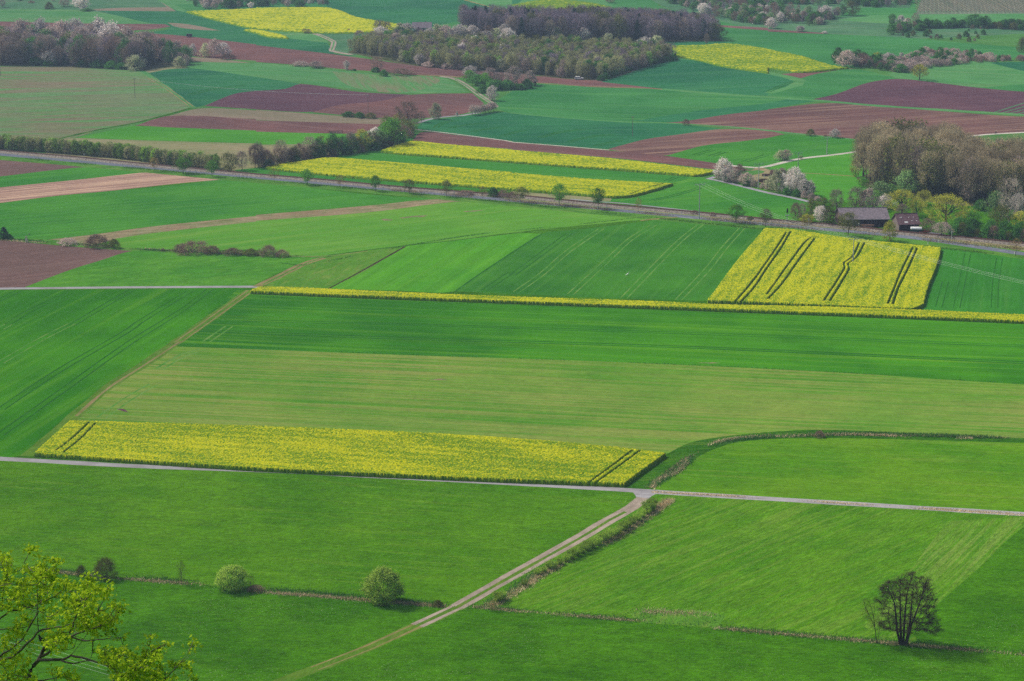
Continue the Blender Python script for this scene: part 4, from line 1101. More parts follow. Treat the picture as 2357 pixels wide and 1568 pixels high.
LIST('''
A2 blossom 1920 690 90 120 | blossoming tree at the upper left of the thicket above the bend
A2 fresh 1915 735 95 110 | green tree at the left of the thicket above the bend
A2 green 1985 770 90 120 | leafy green tree in the thicket above the bend
A2 fresh 2050 775 108 110 | bright green round tree in the thicket above the bend
A2 greenbush 2150 806 76 160 | dark green bush at the front of the thicket above the bend
A2 greenbush 2030 835 60 100 | lowest green bush of the thicket above the bend
A2 greenbush 2250 800 70 140 | dark green bush at the right front of the thicket above the bend
A2 pinkish 2100 705 88 130 | pinkish crown in the thicket above the bend
A2 bare 2200 765 105 150 | bare tree in the thicket above the bend
A3 pinkish 20 785 172 130 | tall pinkish tree in the thicket above the bend
A3 pinkish 158 762 118 104 | round pinkish tree at the right end of the thicket above the bend
A3 greenbush 135 790 70 90 | green bush under the round pinkish tree
A3 greenbush 60 803 44 110 | low bush at the edge of the thicket above the bend
A3 barebrown 880 26 46 80 | lone dark tree on the far pasture at the top
A3 bare 1742 400 96 50 | bare pale tree in front of the end of the purple wood
A3 olive 1850 366 130 110 | round olive tree closing the purple wood on the right
A3 olive 1800 362 150 100 | olive tree beside the round one closing the purple wood
A3 brownbush 1558 1122 48 62 | small bush on the edge of the streaked brown field
A4 olivebush 382 1217 56 80 | olive bush on the field edge beside the pale blossom tree
A4 blossom 600 1233 70 80 | small round blossom tree on the edge of the streaked field
A4 brownbush 515 1226 18 34 | tiny brown bush left of the small round blossom tree
A4 olivebush 806 1252 50 58 | bush on the field edge left of the large wood
S cream 1415 196 175 180 | cream green half of the pair of round bushes above the white road
S pinkish 1535 192 180 180 | brown pink half of the pair of round bushes above the white road
S blossom 345 560 375 290 | white blossoming tree at the left end of the hedge along the service road
S brownbush 250 555 120 130 | brown bush under the white tree at the left end of the hedge
S blossom 390 600 220 200 | lower white crown at the left end of the hedge
S palebush 480 602 120 160 | orange brown bush in the hedge along the service road
S barebrown 655 600 315 250 | brown bare tree in the hedge along the service road
S pinkish 780 672 220 220 | grey pink blossoming tree right of the brown bare tree
S greenbush 790 680 100 160 | dark green bush under the grey pink tree
S palebush 925 695 120 150 | pale bush left of the concrete pole
S palebush 1090 725 90 150 | brown pink bush right of the concrete pole
S palebush 1190 750 105 150 | second brown pink bush right of the concrete pole
S cream 1350 800 400 270 | tall pale blossoming tree beside the log pile
S blossom 1500 810 330 240 | white blossoming tree in the middle of the big hedge clump
S blossom 1700 840 480 290 | tallest white blossoming tree of the hedge
S cream 1250 745 240 230 | greyish blossoming bush tree between log pile and the tall pale tree
S cream 1620 690 300 240 | cream crown behind the tallest white tree of the hedge
S pinkish 1450 640 270 220 | greyish crown behind the big hedge clump
S pinkish 1980 850 220 200 | grey pink crown at the lower right of the big hedge clump
S pinkish 560 620 240 220 | greyish blossoming crown left of the brown bare tree
S cream 1800 760 300 220 | cream crown at the back right of the big hedge clump
S greenbush 1560 850 130 200 | dark green bush under the big white hedge clump
S greenbush 1740 880 130 200 | second dark green bush under the big white hedge clump
S blossom 1890 880 310 280 | whitish tree at the right of the big hedge clump
S palebush 1880 910 120 160 | pale bush at the foot of the whitish tree
S palebush 2010 945 120 160 | brown pink bush near the end of the hedge
S palebush 2120 960 80 140 | last brown pink bush of the hedge
A4 willow 1355 716 130 150 | willow with rounded crown standing alone by the brown field
A4 olivebush 2275 470 120 90 | brown green bush at the right edge above the hedge belt
''')
LIST('''
B4 barebrown 245 645 165 105 | orange brown tree left of the barns beside the signal
B4 bare 300 630 150 70 | thin bare tree right of the orange brown one
B4 olive 385 605 150 115 | olive tree above the pile of planks
B4 yellowgreen 345 660 80 120 | low yellow green tree beside the thin roadside tree
B4 blossom 475 640 130 100 | white blossom tree left of the barns
B4 olive 550 672 150 118 | rounded olive tree right of the white blossom tree
B4 bare 610 545 190 140 | bare tree behind the left end of the large barn
B4 olive 500 545 110 110 | brown green crown left of the large barn
B4 yellowgreen 680 596 80 80 | yellow green little tree at the left end of the large barn
B4 bare 650 680 110 110 | grey thicket before the left end of the large barn
B4 bare 790 542 205 170 | spreading bare tree behind the large barn
B4 pinkish 900 540 180 160 | pinkish bare tree behind the large barn
B4 blossom 1050 525 112 140 | white blossom tree behind the right end of the large barn
B4 willow 1200 582 212 260 | large yellow willow behind the small barn
B4 willow 1395 500 132 160 | yellow willow farthest back
B4 willow 1335 605 165 150 | yellow willow right of the large one
B4 willow 1602 684 268 350 | widest yellow willow with dark forked trunk
B4 willow 1735 650 95 120 | small yellow willow beside the widest one
B4 fresh 1840 705 140 160 | round bright green tree right of the widest willow
B4 barebrown 1425 742 122 140 | brown bare tree right of the small barn
B4 orchard 1558 776 118 150 | dark low orchard tree beside the lane
B4 bare 1200 600 110 120 | grey bare tree between the willows and the small barn
B4 deadtree 2160 650 370 190 | tall pale leafless tree right of the willows
B4 pale 2040 600 210 170 | grey green tree left of the tall pale leafless one
B4 blossom 2245 610 200 120 | whitish blossom tree right of the tall pale leafless one
B4 olive 2080 695 190 150 | olive tree below the tall pale leafless one
B4 yellowgreen 2260 700 140 150 | yellow green tree near the right edge
B4 greenbush 1895 540 80 110 | dark bush on the wood edge above the small meadow
B4 pale 1010 425 130 200 | rounded grey green tree at the foot of the large wood
B4 fresh 1110 430 110 120 | fresh green shrub tree at the foot of the large wood
B4 pale 1235 410 210 200 | big grey green tree at the foot of the large wood
B4 yellowgreen 1070 320 195 130 | yellow green tree against the left of the large wood
B4 yellowgreen 785 240 160 80 | yellowish tree at the left tip of the large wood
B4 olive 1600 420 330 240 | big olive grey tree at the front of the large wood
B4 yellowgreen 1650 400 150 110 | yellow green crown in the front of the large wood
B4 yellowgreen 1780 430 230 150 | tall yellow green tree in the front of the large wood
B4 fresh 850 335 90 90 | light green shrub tree at the left tip of the large wood
''')
for k_, (x_, kd) in enumerate([(1680, 'greenbush'), (1740, 'olivebush'), (1800, 'greenbush'), (1870, 'olivebush'), (1960, 'greenbush'), (2020, 'brownbush'), (2090, 'greenbush'), (2160, 'olivebush'), (2230, 'greenbush'), (2300, 'brownbush')]):
    T_('B4', kd, x_, 775 + (x_ - 1680) * .085, 95 + 22 * math.sin(k_ * 1.7), 120, 'dense grey green hedge bush behind the railway at the right edge', 'hedge bushes right of the barns')
    if k_ % 2 == 0: T_('B4', 'green', x_ + 30, 735 + (x_ - 1680) * .08, 120, 110, 'leafy tree in the thicket behind the hedge at the right edge', 'trees in the thicket at the right edge')

# undergrowth and smaller trees closing the stream tree line
sl2 = [(30, 1500), (90, 1492), (150, 1488), (210, 1478), (270, 1468), (330, 1455), (390, 1446), (440, 1432), (500, 1424), (560, 1412), (620, 1404), (680, 1398), (740, 1390), (800, 1382), (860, 1374), (920, 1364), (980, 1352), (1040, 1342), (1100, 1334), (1160, 1322), (1220, 1312), (1280, 1290), (1320, 1262), (1350, 1235), (1375, 1210)]
for i_, (x_, y_) in enumerate(sl2):
    kd = ('olive', 'green', 'barebrown', 'olive', 'green')[i_ % 5] if i_ > 7 else ('barebrown', 'bare', 'olive')[i_ % 3]
    lb_ = {'olive': 'olive tree filling the dense stream tree line', 'green': 'green tree filling the dense stream tree line', 'bare': 'grey bare tree filling the left end of the stream tree line', 'barebrown': 'brown bare tree filling the stream tree line'}[kd]
    T_('A2', kd, x_, y_ - 6, 120 + 30 * math.sin(i_ * 2.3), 120, lb_, lb_)
    if i_ % 2: T_('A2', 'greenbush' if i_ % 4 == 1 else 'brownbush', x_ + 20, y_ + 4, 60, 95, 'low bush at the foot of the stream tree line', 'bushes at the foot of the stream tree line')
for i_, (x_, y_, h_, kd) in enumerate([(360, 470, 235, 'blossom'), (570, 470, 225, 'pinkish'), (690, 480, 250, 'blossom'), (470, 520, 215, 'pinkish'), (900, 500, 270, 'blossom'), (1000, 530, 270, 'blossom'), (735, 560, 250, 'pinkish'), (850, 500, 230, 'pinkish'), (1330, 545, 210, 'pinkish'), (1250, 600, 230, 'pinkish'), (1150, 545, 240, 'pinkish'), (210, 500, 260, 'pinkish')]):
    T_('A1', kd, x_, y_ - 6, h_ + 22, 205, {'blossom': 'tall white blossoming tree above the upper left wood', 'pinkish': 'pale blossoming tree among the brown trees of the upper left wood'}[kd] , {'blossom': 'tall white trees above the upper left wood', 'pinkish': 'pale blossoming trees inside the upper left wood'}[kd])
for i_, (x_, y_, h_, kd) in enumerate([(590, 580, 130, 'greenbush'), (330, 585, 60, 'greenbush'), (450, 590, 60, 'greenbush'), (760, 598, 60, 'greenbush'), (880, 606, 60, 'greenbush'), (1000, 615, 60, 'greenbush'), (1100, 620, 50, 'greenbush')]):
    T_('A1', kd, x_, y_, min(h_, 70), 130, 'dark green bush at the foot of the upper left wood', 'bushes at the foot of the upper left wood')
for i_, (x_, y_) in enumerate([(1290, 300), (1350, 315), (1560, 370), (1620, 350), (1680, 345), (1800, 360), (1870, 350), (1940, 360), (2060, 370), (2150, 360), (2260, 370), (1840, 520), (2010, 520), (2060, 520), (2180, 540)]):
    T_('A2', 'blossom' if i_ % 3 else 'cream', x_, y_, 84 + 12 * (i_ % 4), 112, 'small white blossoming tree dotted over the plantation wood', 'white trees dotted over the plantation wood')
# willow shrubs along the track ditch
px_ = [(1075, 655, 95), (1100, 640, 75), (1255, 545, 60), (1345, 470, 62), (1385, 455, 55), (1430, 430, 78), (1460, 420, 60), (1500, 400, 60), (1545, 375, 70), (1580, 358, 78), (1620, 338, 80), (1655, 318, 82), (1690, 300, 84), (1725, 283, 80), (1760, 262, 82), (1800, 243, 84), (1835, 222, 84), (1868, 205, 80), (1900, 190, 80), (1935, 168, 84), (1965, 148, 80), (2000, 122, 76), (2035, 98, 76), (2065, 75, 74), (2100, 52, 72), (2135, 30, 66)]
for i_, (x_, y_, h_) in enumerate(px_):
    lab = 'upright green willow shrub in the row on the ditch beside the gravel track'
    if i_ == 0: lab = 'dark green willow shrub where the ditches meet, nearest of the row'
    if i_ == 2: lab = 'single small willow shrub on the bare stretch of the ditch'
    T_('D2', 'reedbush', x_ + 8, y_ + 5, h_ * .76, h_ * .95, lab, 'willow shrubs along the gravel track')
T_('C2', 'reedbush', 2112, 1292, 78, 90, 'upright green willow shrub in the row on the ditch beside the gravel track', 'willow shrubs along the gravel track')
T_('C2', 'reedbush', 2147, 1262, 62, 80, 'willow shrub at the road junction, farthest of the row', 'willow shrubs along the gravel track')


# ------------------------------------------------------------ woods and hedges
def scatter(poly, gap, seed, jit=.4):
    p = ground(smooth(P(poly), True, 50))[:, :2]; lo, hi = p.min(0), p.max(0); r = np.random.default_rng(seed)
    X, Y = np.meshgrid(np.arange(lo[0], hi[0], gap), np.arange(lo[1], hi[1], gap * .87), indexing='ij')
    X = X + (np.arange(X.shape[1]) % 2)[None] * gap / 2
    q = np.column_stack([X.ravel(), Y.ravel()]) + r.uniform(-jit, jit, (X.size, 2)) * gap
    q = q[in_poly(q, p)]
    return q[np.argsort(q[:, 1])]


def pick(r, mix):
    t = sum(mix.values()); v = r.random() * t
    for k, w in mix.items():
        v -= w
        if v <= 0: return k
    return k


def wood(pts, mix, h, labels, group, seed, n_ind, stuff=None, wsc=1.0):
    r = random.Random(seed); rest = []
    for i, q in enumerate(pts):
        kd = pick(r, mix); hh = r.uniform(*h) * (.72 if PROTO[kd][0][3] < 7 else 1)
        if i < n_ind:
            lk = NAME[kd]
            plant(kd, q, hh, r.uniform(.85, 1.15) * wsc, labels.get(kd, labels['*']), labels.get(kd, labels['*']).replace(' tree ', ' trees '))
        else: rest.append((kd, q, hh, r.uniform(.85, 1.15) * wsc, r.uniform(0, 6.28), r.randrange(9)))
    if rest:
        VV = []; FF = {}; n = 0; ms = []
        for kd, q, hh, ws, rz, v in rest:
            wm = PROTO[kd][v % len(PROTO[kd])][2]; H = PROTO[kd][0][3]
            key = wm.name
            if key not in CACHE:
                co_ = np.empty(len(wm.vertices) * 3, np.float32); wm.vertices.foreach_get('co', co_)
                lt = np.empty(len(wm.polygons), np.int32); wm.polygons.foreach_get('loop_total', lt)
                vi = np.empty(len(wm.loops), np.int32); wm.loops.foreach_get('vertex_index', vi)
                mi = np.empty(len(wm.polygons), np.int32); wm.polygons.foreach_get('material_index', mi)
                ls = np.concatenate([[0], np.cumsum(lt)[:-1]])
                fs = []
                for k in (3, 4):
                    for m in (0, 1):
                        s = np.where((lt == k) & (mi == m))[0]
                        if m == 1: s = s[::2] if False else s
                        if len(s): fs.append((k, wm.materials[m], vi[ls[s][:, None] + np.arange(k)]))
                CACHE[key] = (co_.reshape(-1, 3), fs)
            co_, fs = CACHE[key]; s = hh / H; c, sn = math.cos(rz), math.sin(rz)
            W_ = np.column_stack([(co_[:, 0] * c - co_[:, 1] * sn) * s * ws + q[0], (co_[:, 0] * sn + co_[:, 1] * c) * s * ws + q[1], co_[:, 2] * s + float(terrain(q[0], q[1]))])
            VV.append(W_)
            for k, m, f in fs: FF.setdefault((k, m), []).append(f + n)
            n += len(W_)
        ms = list({m for _, m in FF}); ms.sort(key=lambda m: m.name)
        me = np_mesh('woodland', np.concatenate(VV), [(np.concatenate(f), ms.index(m)) for (k, m), f in FF.items()], ms)
        obj('woodland', me, kind='stuff', label=stuff)


CACHE = {}
# left wood
pts_ = scatter('A1 -80,450 500,455 1000,480 1290,520 1390,545 1280,620 900,608 400,588 -80,584', 5.4, 1)
wood(pts_, dict(bare=7, purple=4, green=1.3, olive=1.0, pinkish=1.6, blossom=.9, conifer=.25, barebrown=1.5), (12, 17.5),
     {'*': 'bare brown tree in the dense wood at upper left', 'green': 'green leafed tree among bare ones in the upper left wood', 'olive': 'olive tree among bare ones in the upper left wood',
      'pinkish': 'pale blossoming tree rising from the upper left wood', 'blossom': 'white blossoming tree rising from the upper left wood', 'conifer': 'dark conifer in the upper left wood', 'bare': 'grey brown bare tree in the upper left wood',
      'purple': 'purplish bare tree in the upper left wood'}, 'trees of the upper left wood', 5, 105, 'rear of the dense mixed wood at upper left')
wood(scatter('A1 1440,470 1600,500 1690,560 1660,600 1500,575 1430,540', 5, 2), dict(bare=3, green=2, pinkish=2, cream=1), (7, 11),
     {'*': 'mixed tree at the right tip of the upper left wood'}, 'trees at the tip of the left wood', 6, 60)
# middle wood: a plantation of young trees with older ones behind
pts_ = scatter('F 803,121 880,132 960,151 1060,160 1178,167 1290,178 1379,183 1460,163 1552,134 1500,124 1350,117 1178,112 1050,108 960,98 900,103 832,110', 3.9, 3)
wood(pts_, dict(young=10, youngleaf=1.2, purple=2.0, bare=.8, pinkish=.5, cream=.4, green=.5, olive=.5), (7, 10),
     {'*': 'slender young tree in the plantation wood in the middle distance', 'youngleaf': 'slender tree with first leaves in the plantation wood', 'green': 'green tree in the plantation wood', 'olive': 'olive tree in the plantation wood',
      'purple': 'purplish bare tree in the plantation wood', 'bare': 'wider bare tree in the plantation wood', 'pinkish': 'pale blossoming tree in the plantation wood', 'cream': 'cream blossoming tree in the plantation wood'},
     'trees of the plantation wood', 8, 190, 'mass of young bare and blossoming trees behind the front rows of the plantation wood')
r_ = random.Random(3)
for i_, (x_, y_) in enumerate([(930, 362), (1060, 372), (1120, 330), (1180, 380), (1260, 400), (1340, 392), (1430, 400), (1540, 460), (1600, 420), (1740, 430), (1860, 470), (1960, 420), (2030, 480), (2120, 450), (2200, 500), (2280, 470), (1700, 330), (1820, 330), (1950, 330), (2080, 330), (2230, 320), (1290, 330)]):
    kd = ['bare', 'barebrown', 'blossom', 'green', 'pinkish', 'blossom'][i_ % 6]
    T_('A2', kd, x_, y_ + 30, 105 + 25 * r_.random(), 110, {'bare': 'grey bare tree among the mixed trees behind the plantation', 'barebrown': 'brown bare tree among the mixed trees behind the plantation', 'blossom': 'white blossoming tree among the mixed trees behind the plantation', 'green': 'green tree among the mixed trees behind the plantation', 'pinkish': 'pinkish blossoming tree among the mixed trees behind the plantation'}[kd], 'mixed ' + kd + ' trees behind the plantation')
for i_, x_ in enumerate(range(1880, 2280, 42)):
    T_('A2', 'purple', x_, 275, 120 + 30 * math.sin(i_ * 2), 60, 'tall thin bare tree in the row above the plantation', 'tall thin bare trees above the plantation')
for i_, (x_, h_) in enumerate([(1090, 120), (1130, 115), (1180, 110)]):
    T_('A2', 'bare', x_, 305, h_, 80, 'tall bare tree against the far rapeseed', 'tall bare trees against the far rapeseed')
for i_, (x_, y_, kd) in enumerate([(60, 500, 'green'), (160, 500, 'green'), (330, 340, 'blossom'), (400, 345, 'cream'), (640, 350, 'blossom'), (540, 350, 'deadtree'), (700, 470, 'green'), (860, 400, 'cream'), (1200, 430, 'blossom'), (1380, 490, 'pinkish'), (1290, 420, 'cream')]):
    T_('A3', kd, x_, y_, 92, 100, {'green': 'dark green tree in a gap of the plantation wood', 'blossom': 'white tree standing out above the plantation wood', 'cream': 'cream tree standing out in the plantation wood', 'deadtree': 'pale bare tree between plantation and purple wood', 'pinkish': 'pinkish tree at the right corner of the plantation wood'}[kd], kd + ' trees standing out in the plantation')
for i_ in range(17):
    t_ = i_ / 16
    T_('A3', 'greenbush', 800 + 650 * t_, 722 - 185 * t_ - 20 * math.sin(t_ * 3.1), 44, 70, 'green edge bush at the foot of the plantation wood beside the dome shaped field', 'bushes edging the plantation wood')
# purple wood
pts_ = scatter('F 1062,62 1062,75 1200,89 1358,91 1469,96 1662,93 1600,75 1450,66 1200,63', 5.6, 4)
wood(pts_, dict(purple=9, bare=2.5, conifer=1.2, olive=.5), (13, 16),
     {'*': 'purplish bare tree in the dense wood at top centre', 'bare': 'grey bare tree in the dense wood at top centre', 'conifer': 'dark conifer in the dense wood at top centre', 'olive': 'olive tree in the dense wood at top centre'},
     'trees of the top centre wood', 9, 60, 'rear of the dense purplish wood at top centre')
# large wood at right
pts_ = scatter('B4 810,225 1000,170 1650,175 1850,300 2450,350 2450,540 1950,510 1700,470 1400,430 1150,380 860,330', 5.7, 5)
wood(pts_, dict(poplar=14, bare=1.2, olive=.5), (17.5, 22.5),
     {'*': 'tall grey brown bare tree in the large wood at right', 'bare': 'shorter bare tree inside the large wood at right', 'olive': 'olive crowned tree inside the large wood at right', 'poplar': 'tall grey brown poplar with dark limbs in the large wood at right'},
     'trees of the large wood at right', 10, 300)
# hedge of young trees along the railway
pb_ = resample(ground(smooth(P('A1 -60,1345 0,1350 400,1370 800,1402 1200,1442 1500,1484 1700,1502 1930,1525'), False, 60, 8))[:, :2], 1.75)
for i_, q_ in enumerate(pb_):
    for rw in range(3):
        kd = 'youngleaf' if r_.random() < .5 else 'young'
        plant(kd, q_ + np.array([r_.uniform(-.6, .6), 1.2 + rw * 1.9 + r_.uniform(-.7, .7)]), r_.uniform(5.4, 7.0), r_.uniform(.85, 1.2), 'slender young tree with first leaves in the dense hedge behind the railway' if kd == 'youngleaf' else 'slender bare young tree in the dense hedge behind the railway', 'leafing trees of the railway hedge' if kd == 'youngleaf' else 'bare trees of the railway hedge')

# far scrub and hedges near the top
def belt(poly, gap, mix, h, lab, group, seed):
    r = random.Random(seed); pts = scatter(poly, gap, seed)
    if len(pts) > 34: wood(pts[26:], mix, h, {'*': ''}, '', seed, 0, 'farther trees and bushes ' + lab)
    for q in pts[:26] if len(pts) > 34 else pts:
        kd = pick(r, mix)
        lb_ = {'b': 'pale blossoming ', 'g': 'green ', 'r': 'bare brown '}['b' if kd in ('blossom', 'pinkish', 'cream', 'palebush') else 'g' if kd in ('green', 'greenbush', 'conifer', 'olive', 'olivebush', 'pale', 'fresh') else 'r'] + ('bush ' if 'bush' in kd else 'tree ') + lab
        plant(kd, q, r.uniform(*h), r.uniform(.8, 1.3), lb_, lb_)


mx = dict(bare=2, barebrown=1.5, green=2.5, greenbush=2, pinkish=1.3, blossom=1.0, purple=2, pale=.8)
belt('A3 1250,-60 1400,20 1700,120 1900,180 2294,250 A4 0,250 60,225 0,120 0,-60', 7.5, mx, (4.5, 8), 'in the scrub belt at top right of centre', 'scrub at the top right of centre', 21)
belt('A4 -10,60 300,110 640,100 700,140 600,170 500,225 390,242 300,215 60,215', 8, mx, (4, 7.5), 'in the scrub patch on the upper right slope', 'scrub patch on the slope', 22)
belt('A4 0,-60 780,-60 1280,-60 1280,60 900,66 640,55 300,45 0,40', 7.5, mx, (4.5, 8), 'on the top edge right of centre', 'top edge scrub', 23)
belt('A1 1560,-60 2294,-60 A2 600,-40 640,50 400,60 0,58 A1 2294,75 1750,75 1700,30', 8, dict(bare=3, greenbush=2, pinkish=1.5, green=1.5, blossom=.6), (4, 6.5), 'on the far hedge above the rapeseed', 'far hedge above the rapeseed', 24)
belt('A4 1100,225 1290,225 1400,245 1420,275 1220,300 1090,320', 7, mx, (4, 7), 'left of the green hedge on the right slope', 'scrub left of the green hedge', 25)
belt('A4 1400,238 1750,238 2000,235 2400,262 2400,280 2050,262 1700,252 1420,255', 4.5, dict(greenbush=4, green=3, olivebush=1), (3.5, 6.5), 'in the dark green hedge on the upper right slope', 'dark green hedge', 26)
belt('A4 1150,650 1080,600 1200,520 1300,480 1450,455 1700,470 1900,490 2150,530 2400,530 2400,556 2000,560 1700,575 1500,600 1300,636', 6.2, dict(palebush=4, pinkish=2.2, greenbush=1.6, brownbush=2.4, green=.5), (2.8, 4.8), 'in the broad hedge belt on the right slope', 'broad hedge belt', 27)
belt('A4 560,560 640,510 780,540 980,560 1150,590 1120,652 1000,640 820,612 700,590', 6, dict(green=2, greenbush=2, brownbush=1, pinkish=.8), (4, 7), 'at the left end of the hedge belt', 'left end of the hedge belt', 28)
LIST('''
A4 pinkish 700 600 132 170 | large grey pink blossoming tree at the left end of the hedge belt
A4 blossom 1080 592 108 112 | large white blossoming tree in the hedge belt
A4 yellowgreen 975 560 82 90 | yellow green crown in the hedge belt
A4 cream 1965 522 46 60 | small cream blossoming tree near the right end of the hedge belt
A4 blossom 1195 515 42 30 | small slim pale tree in the hedge belt
A4 olive 755 142 116 108 | lone olive tree with visible trunk near the top right
A4 blossom 290 284 46 74 | white blossom tree alone on the far field edge
A4 blossom 510 303 22 66 | low white blossom on the far field edge
A4 blossom 512 160 100 112 | blossoming tree in the middle of the slope patch
A4 blossom 30 256 90 90 | white blossoming tree at the left of the slope patch
A4 green 1112 218 84 72 | dark tree left of a small white one on the right slope
A4 blossom 1192 218 72 62 | small white tree on the right slope
A4 bare 1320 232 110 72 | tall dark round tree at the left of the green hedge
A4 green 1850 215 76 150 | big green tree group in the hedge on the right slope
A4 green 1955 210 62 70 | green tree right of the big green group on the slope
A3 blossom 1715 132 92 92 | pale pink tree in the scrub near the top
A3 blossom 1950 158 52 90 | round white bush in the scrub near the top
A3 blossom 2055 162 44 44 | small white bush in the scrub near the top
''')
for i_, (x_, y_, h_) in enumerate([(1252, 335, 38), (1300, 325, 46), (1390, 265, 44), (1415, 325, 48), (1450, 300, 36), (1513, 352, 40), (1550, 345, 30), (1712, 350, 44), (1735, 245, 40), (1775, 330, 46), (1800, 375, 40), (1832, 262, 36), (1860, 305, 26), (1880, 345, 34), (1850, 368, 26), (1930, 312, 40), (1960, 262, 26), (1905, 262, 20), (1800, 278, 18), (1210, 320, 24), (1460, 345, 26), (1640, 360, 24)]):
    T_('A4', ['greenbush', 'olivebush', 'brownbush'][i_ % 3], x_, y_, h_, h_ * 1.1, 'small dark bush scattered on the pasture of the upper right slope', 'bushes scattered on the upper right pasture')
# ------------------------------------------------------------ built things
def at(tag, x, y):
    k, ox, oy = TAG[tag]
    p = ground([(x / k + ox, y / k + oy)])[0]
    return np.array([p[0], p[1], float(terrain(p[0], p[1]))])


def ray_pt(F, depth):
    """point on the sight line at a given distance along +Y"""
    D = rays([F])[0]; t = depth / D[1]
    return np.array([0, 0, HC]) + D * t


m_rust = solid('rusty_rail', (96, 62, 50), .8, .3, 3)
m_stone = solid('ballast_stone', (138, 128, 116), .95, .45, 1.6)
m_sleeper = solid('sleeper_wood', (88, 74, 64), .9, .3, 3)
m_white = solid('white_paint', (225, 225, 222), .5, .08, 3)
m_black = solid('black_paint', (34, 34, 36), .5, .2, 3)
m_conc = solid('concrete', (168, 174, 172), .85, .15, 1.5)
m_steel = solid('galvanised_steel', (150, 158, 158), .5, .15, 3)
m_wire = solid('wire', (170, 182, 172), .5, .05, 3)
m_pole = solid('weathered_pole', (140, 128, 116), .9, .25, 2)
m_roof1 = solid('grey_roof_sheets', (128, 116, 122), .85, .25, 1.2, c2=(100, 92, 96))
m_roof2 = solid('purple_brown_roof', (104, 78, 82), .85, .3, 1.4, c2=(80, 60, 64))
m_board = solid('dark_boards', (62, 42, 40), .9, .4, 2.0, grain=(.12, .12, 6))
m_board2 = solid('grey_boards', (124, 112, 104), .9, .3, 2.0, grain=(.12, .12, 6))
m_wood = solid('cut_wood', (156, 120, 96), .9, .3, 3)
m_log = solid('log_bark', (92, 68, 58), .95, .35, 3)
m_red = solid('red_paint', (168, 58, 44), .5, .2, 3)
m_green = solid('green_paint', (36, 84, 70), .5, .2, 3)
m_tyre = solid('tyre', (38, 38, 38), .9, .1, 3)
m_glass = solid('dark_glass', (40, 48, 58), .15, .1, 3)
m_plaster = solid('plaster', (206, 206, 206), .9, .08, 2)
m_tarp = solid('white_tarpaulin', (232, 234, 230), .6, .06, 2)

# railway: ballast bed, sleepers, two rails
RL = path2('B1 -230,-8 0,15 700,76 1300,136 1900,192 2294,228 B2 0,228 600,278 1200,334 2000,398 B3 0,412 150,428 800,494 1500,556 2100,612 B4 0,634 700,692 1200,747 1800,800 2400,862', 2.5)
RZ = terrain(RL[:, 0], RL[:, 1])
rt = empty('railway_track', tuple(RL[len(RL) // 2]) + (0.0,), label='single rusty railway track on pale ballast behind the main road', cat='railway')
o0 = np.array([RL[len(RL) // 2][0], RL[len(RL) // 2][1], 0])


def sweep(line, z, prof):
    """prof: list of (across, height) swept along a ground line"""
    d = np.gradient(line, axis=0); d /= np.linalg.norm(d, axis=1)[:, None]; n = np.stack([-d[:, 1], d[:, 0]], 1)
    V = np.stack([np.column_stack([line + n * a, z + h]) for a, h in prof], 1).reshape(-1, 3)
    k = len(prof); i = np.arange(len(line) - 1)[:, None] * k; j = np.arange(k - 1)[None]
    return V, np.stack([i + j, i + j + 1, i + k + j + 1, i + k + j], -1).reshape(-1, 4)[:, ::-1]


V_, F_ = sweep(RL, RZ, [(-3.6, -.1), (-2.0, .55), (2.0, .55), (3.4, -.1)])
obj('ballast_bed', np_mesh('ballast_bed', V_ - o0, [(F_, 0)], [m_stone]), rt)
for s_ in (-.72, .72):
    V_, F_ = sweep(RL, RZ, [(s_ - .09, .56), (s_ - .05, .8), (s_ + .05, .8), (s_ + .09, .56)])
    obj('rail', np_mesh('rail', V_ - o0, [(F_, 0)], [m_rust]), rt)
b_ = MB(); RF = resample(RL, 1.25)
for p_, q_ in zip(RF[:-1], RF[1:]):
    b_.box((p_[0] - o0[0], p_[1] - o0[1], float(terrain(*p_)) + .59), (.3, 2.5, .1), rz=math.atan2(*(q_ - p_)[::-1]))
sl_ = obj('sleepers', b_.mesh('sleepers', [m_sleeper]), rt); sl_['kind'] = 'stuff'

# delineator posts
b_ = MB(); b_.box((0, 0, .5), (.16, .14, 1.0)); pm_ = b_.mesh('delineator_post', [m_white])
b_ = MB(); b_.box((0, 0, .86), (.165, .145, .16)); pb2 = b_.mesh('black_band', [m_black])
dp = [('B1', 157, 58), ('B1', 252, 56), ('B1', 635, 106), ('B1', 728, 104), ('B1', 1098, 150), ('B1', 1190, 147), ('B1', 1660, 202), ('B1', 1755, 199), ('B1', 2053, 237), ('B1', 2142, 234), ('B2', 453, 298), ('B2', 540, 291),
      ('B2', 1052, 349), ('B2', 1138, 344), ('B2', 1693, 409), ('B2', 1778, 396), ('B3', 65, 465), ('B3', 147, 453), ('B3', 763, 528), ('B3', 847, 515), ('B3', 1432, 594), ('B3', 1520, 581), ('B3', 2215, 678), ('B3', 2235, 678),
      ('B4', 28, 664), ('B4', 675, 756), ('B4', 770, 746), ('B4', 1433, 845), ('B4', 1528, 830), ('B4', 2211, 937)]
for t_, x_, y_ in dp:
    e = empty('delineator_post', at(t_, x_, y_), label='small white delineator post with black band beside the main road', cat='road post', group='white delineator posts along the main road')
    e.scale = (1.3, 1.3, 1.15); obj('post', pm_, e); obj('black_band', pb2, e)
b_ = MB(); b_.tube([(0, 0, 0), (0, 0, 3.4)], .09, 6); b_.box((0, 0, 3.1), (.3, .12, .6))
obj('white_trackside_post', b_.mesh('white_trackside_post', [m_white]), loc=at('B4', 1645, 808), label='tall white post between railway and road near the right edge', cat='post')
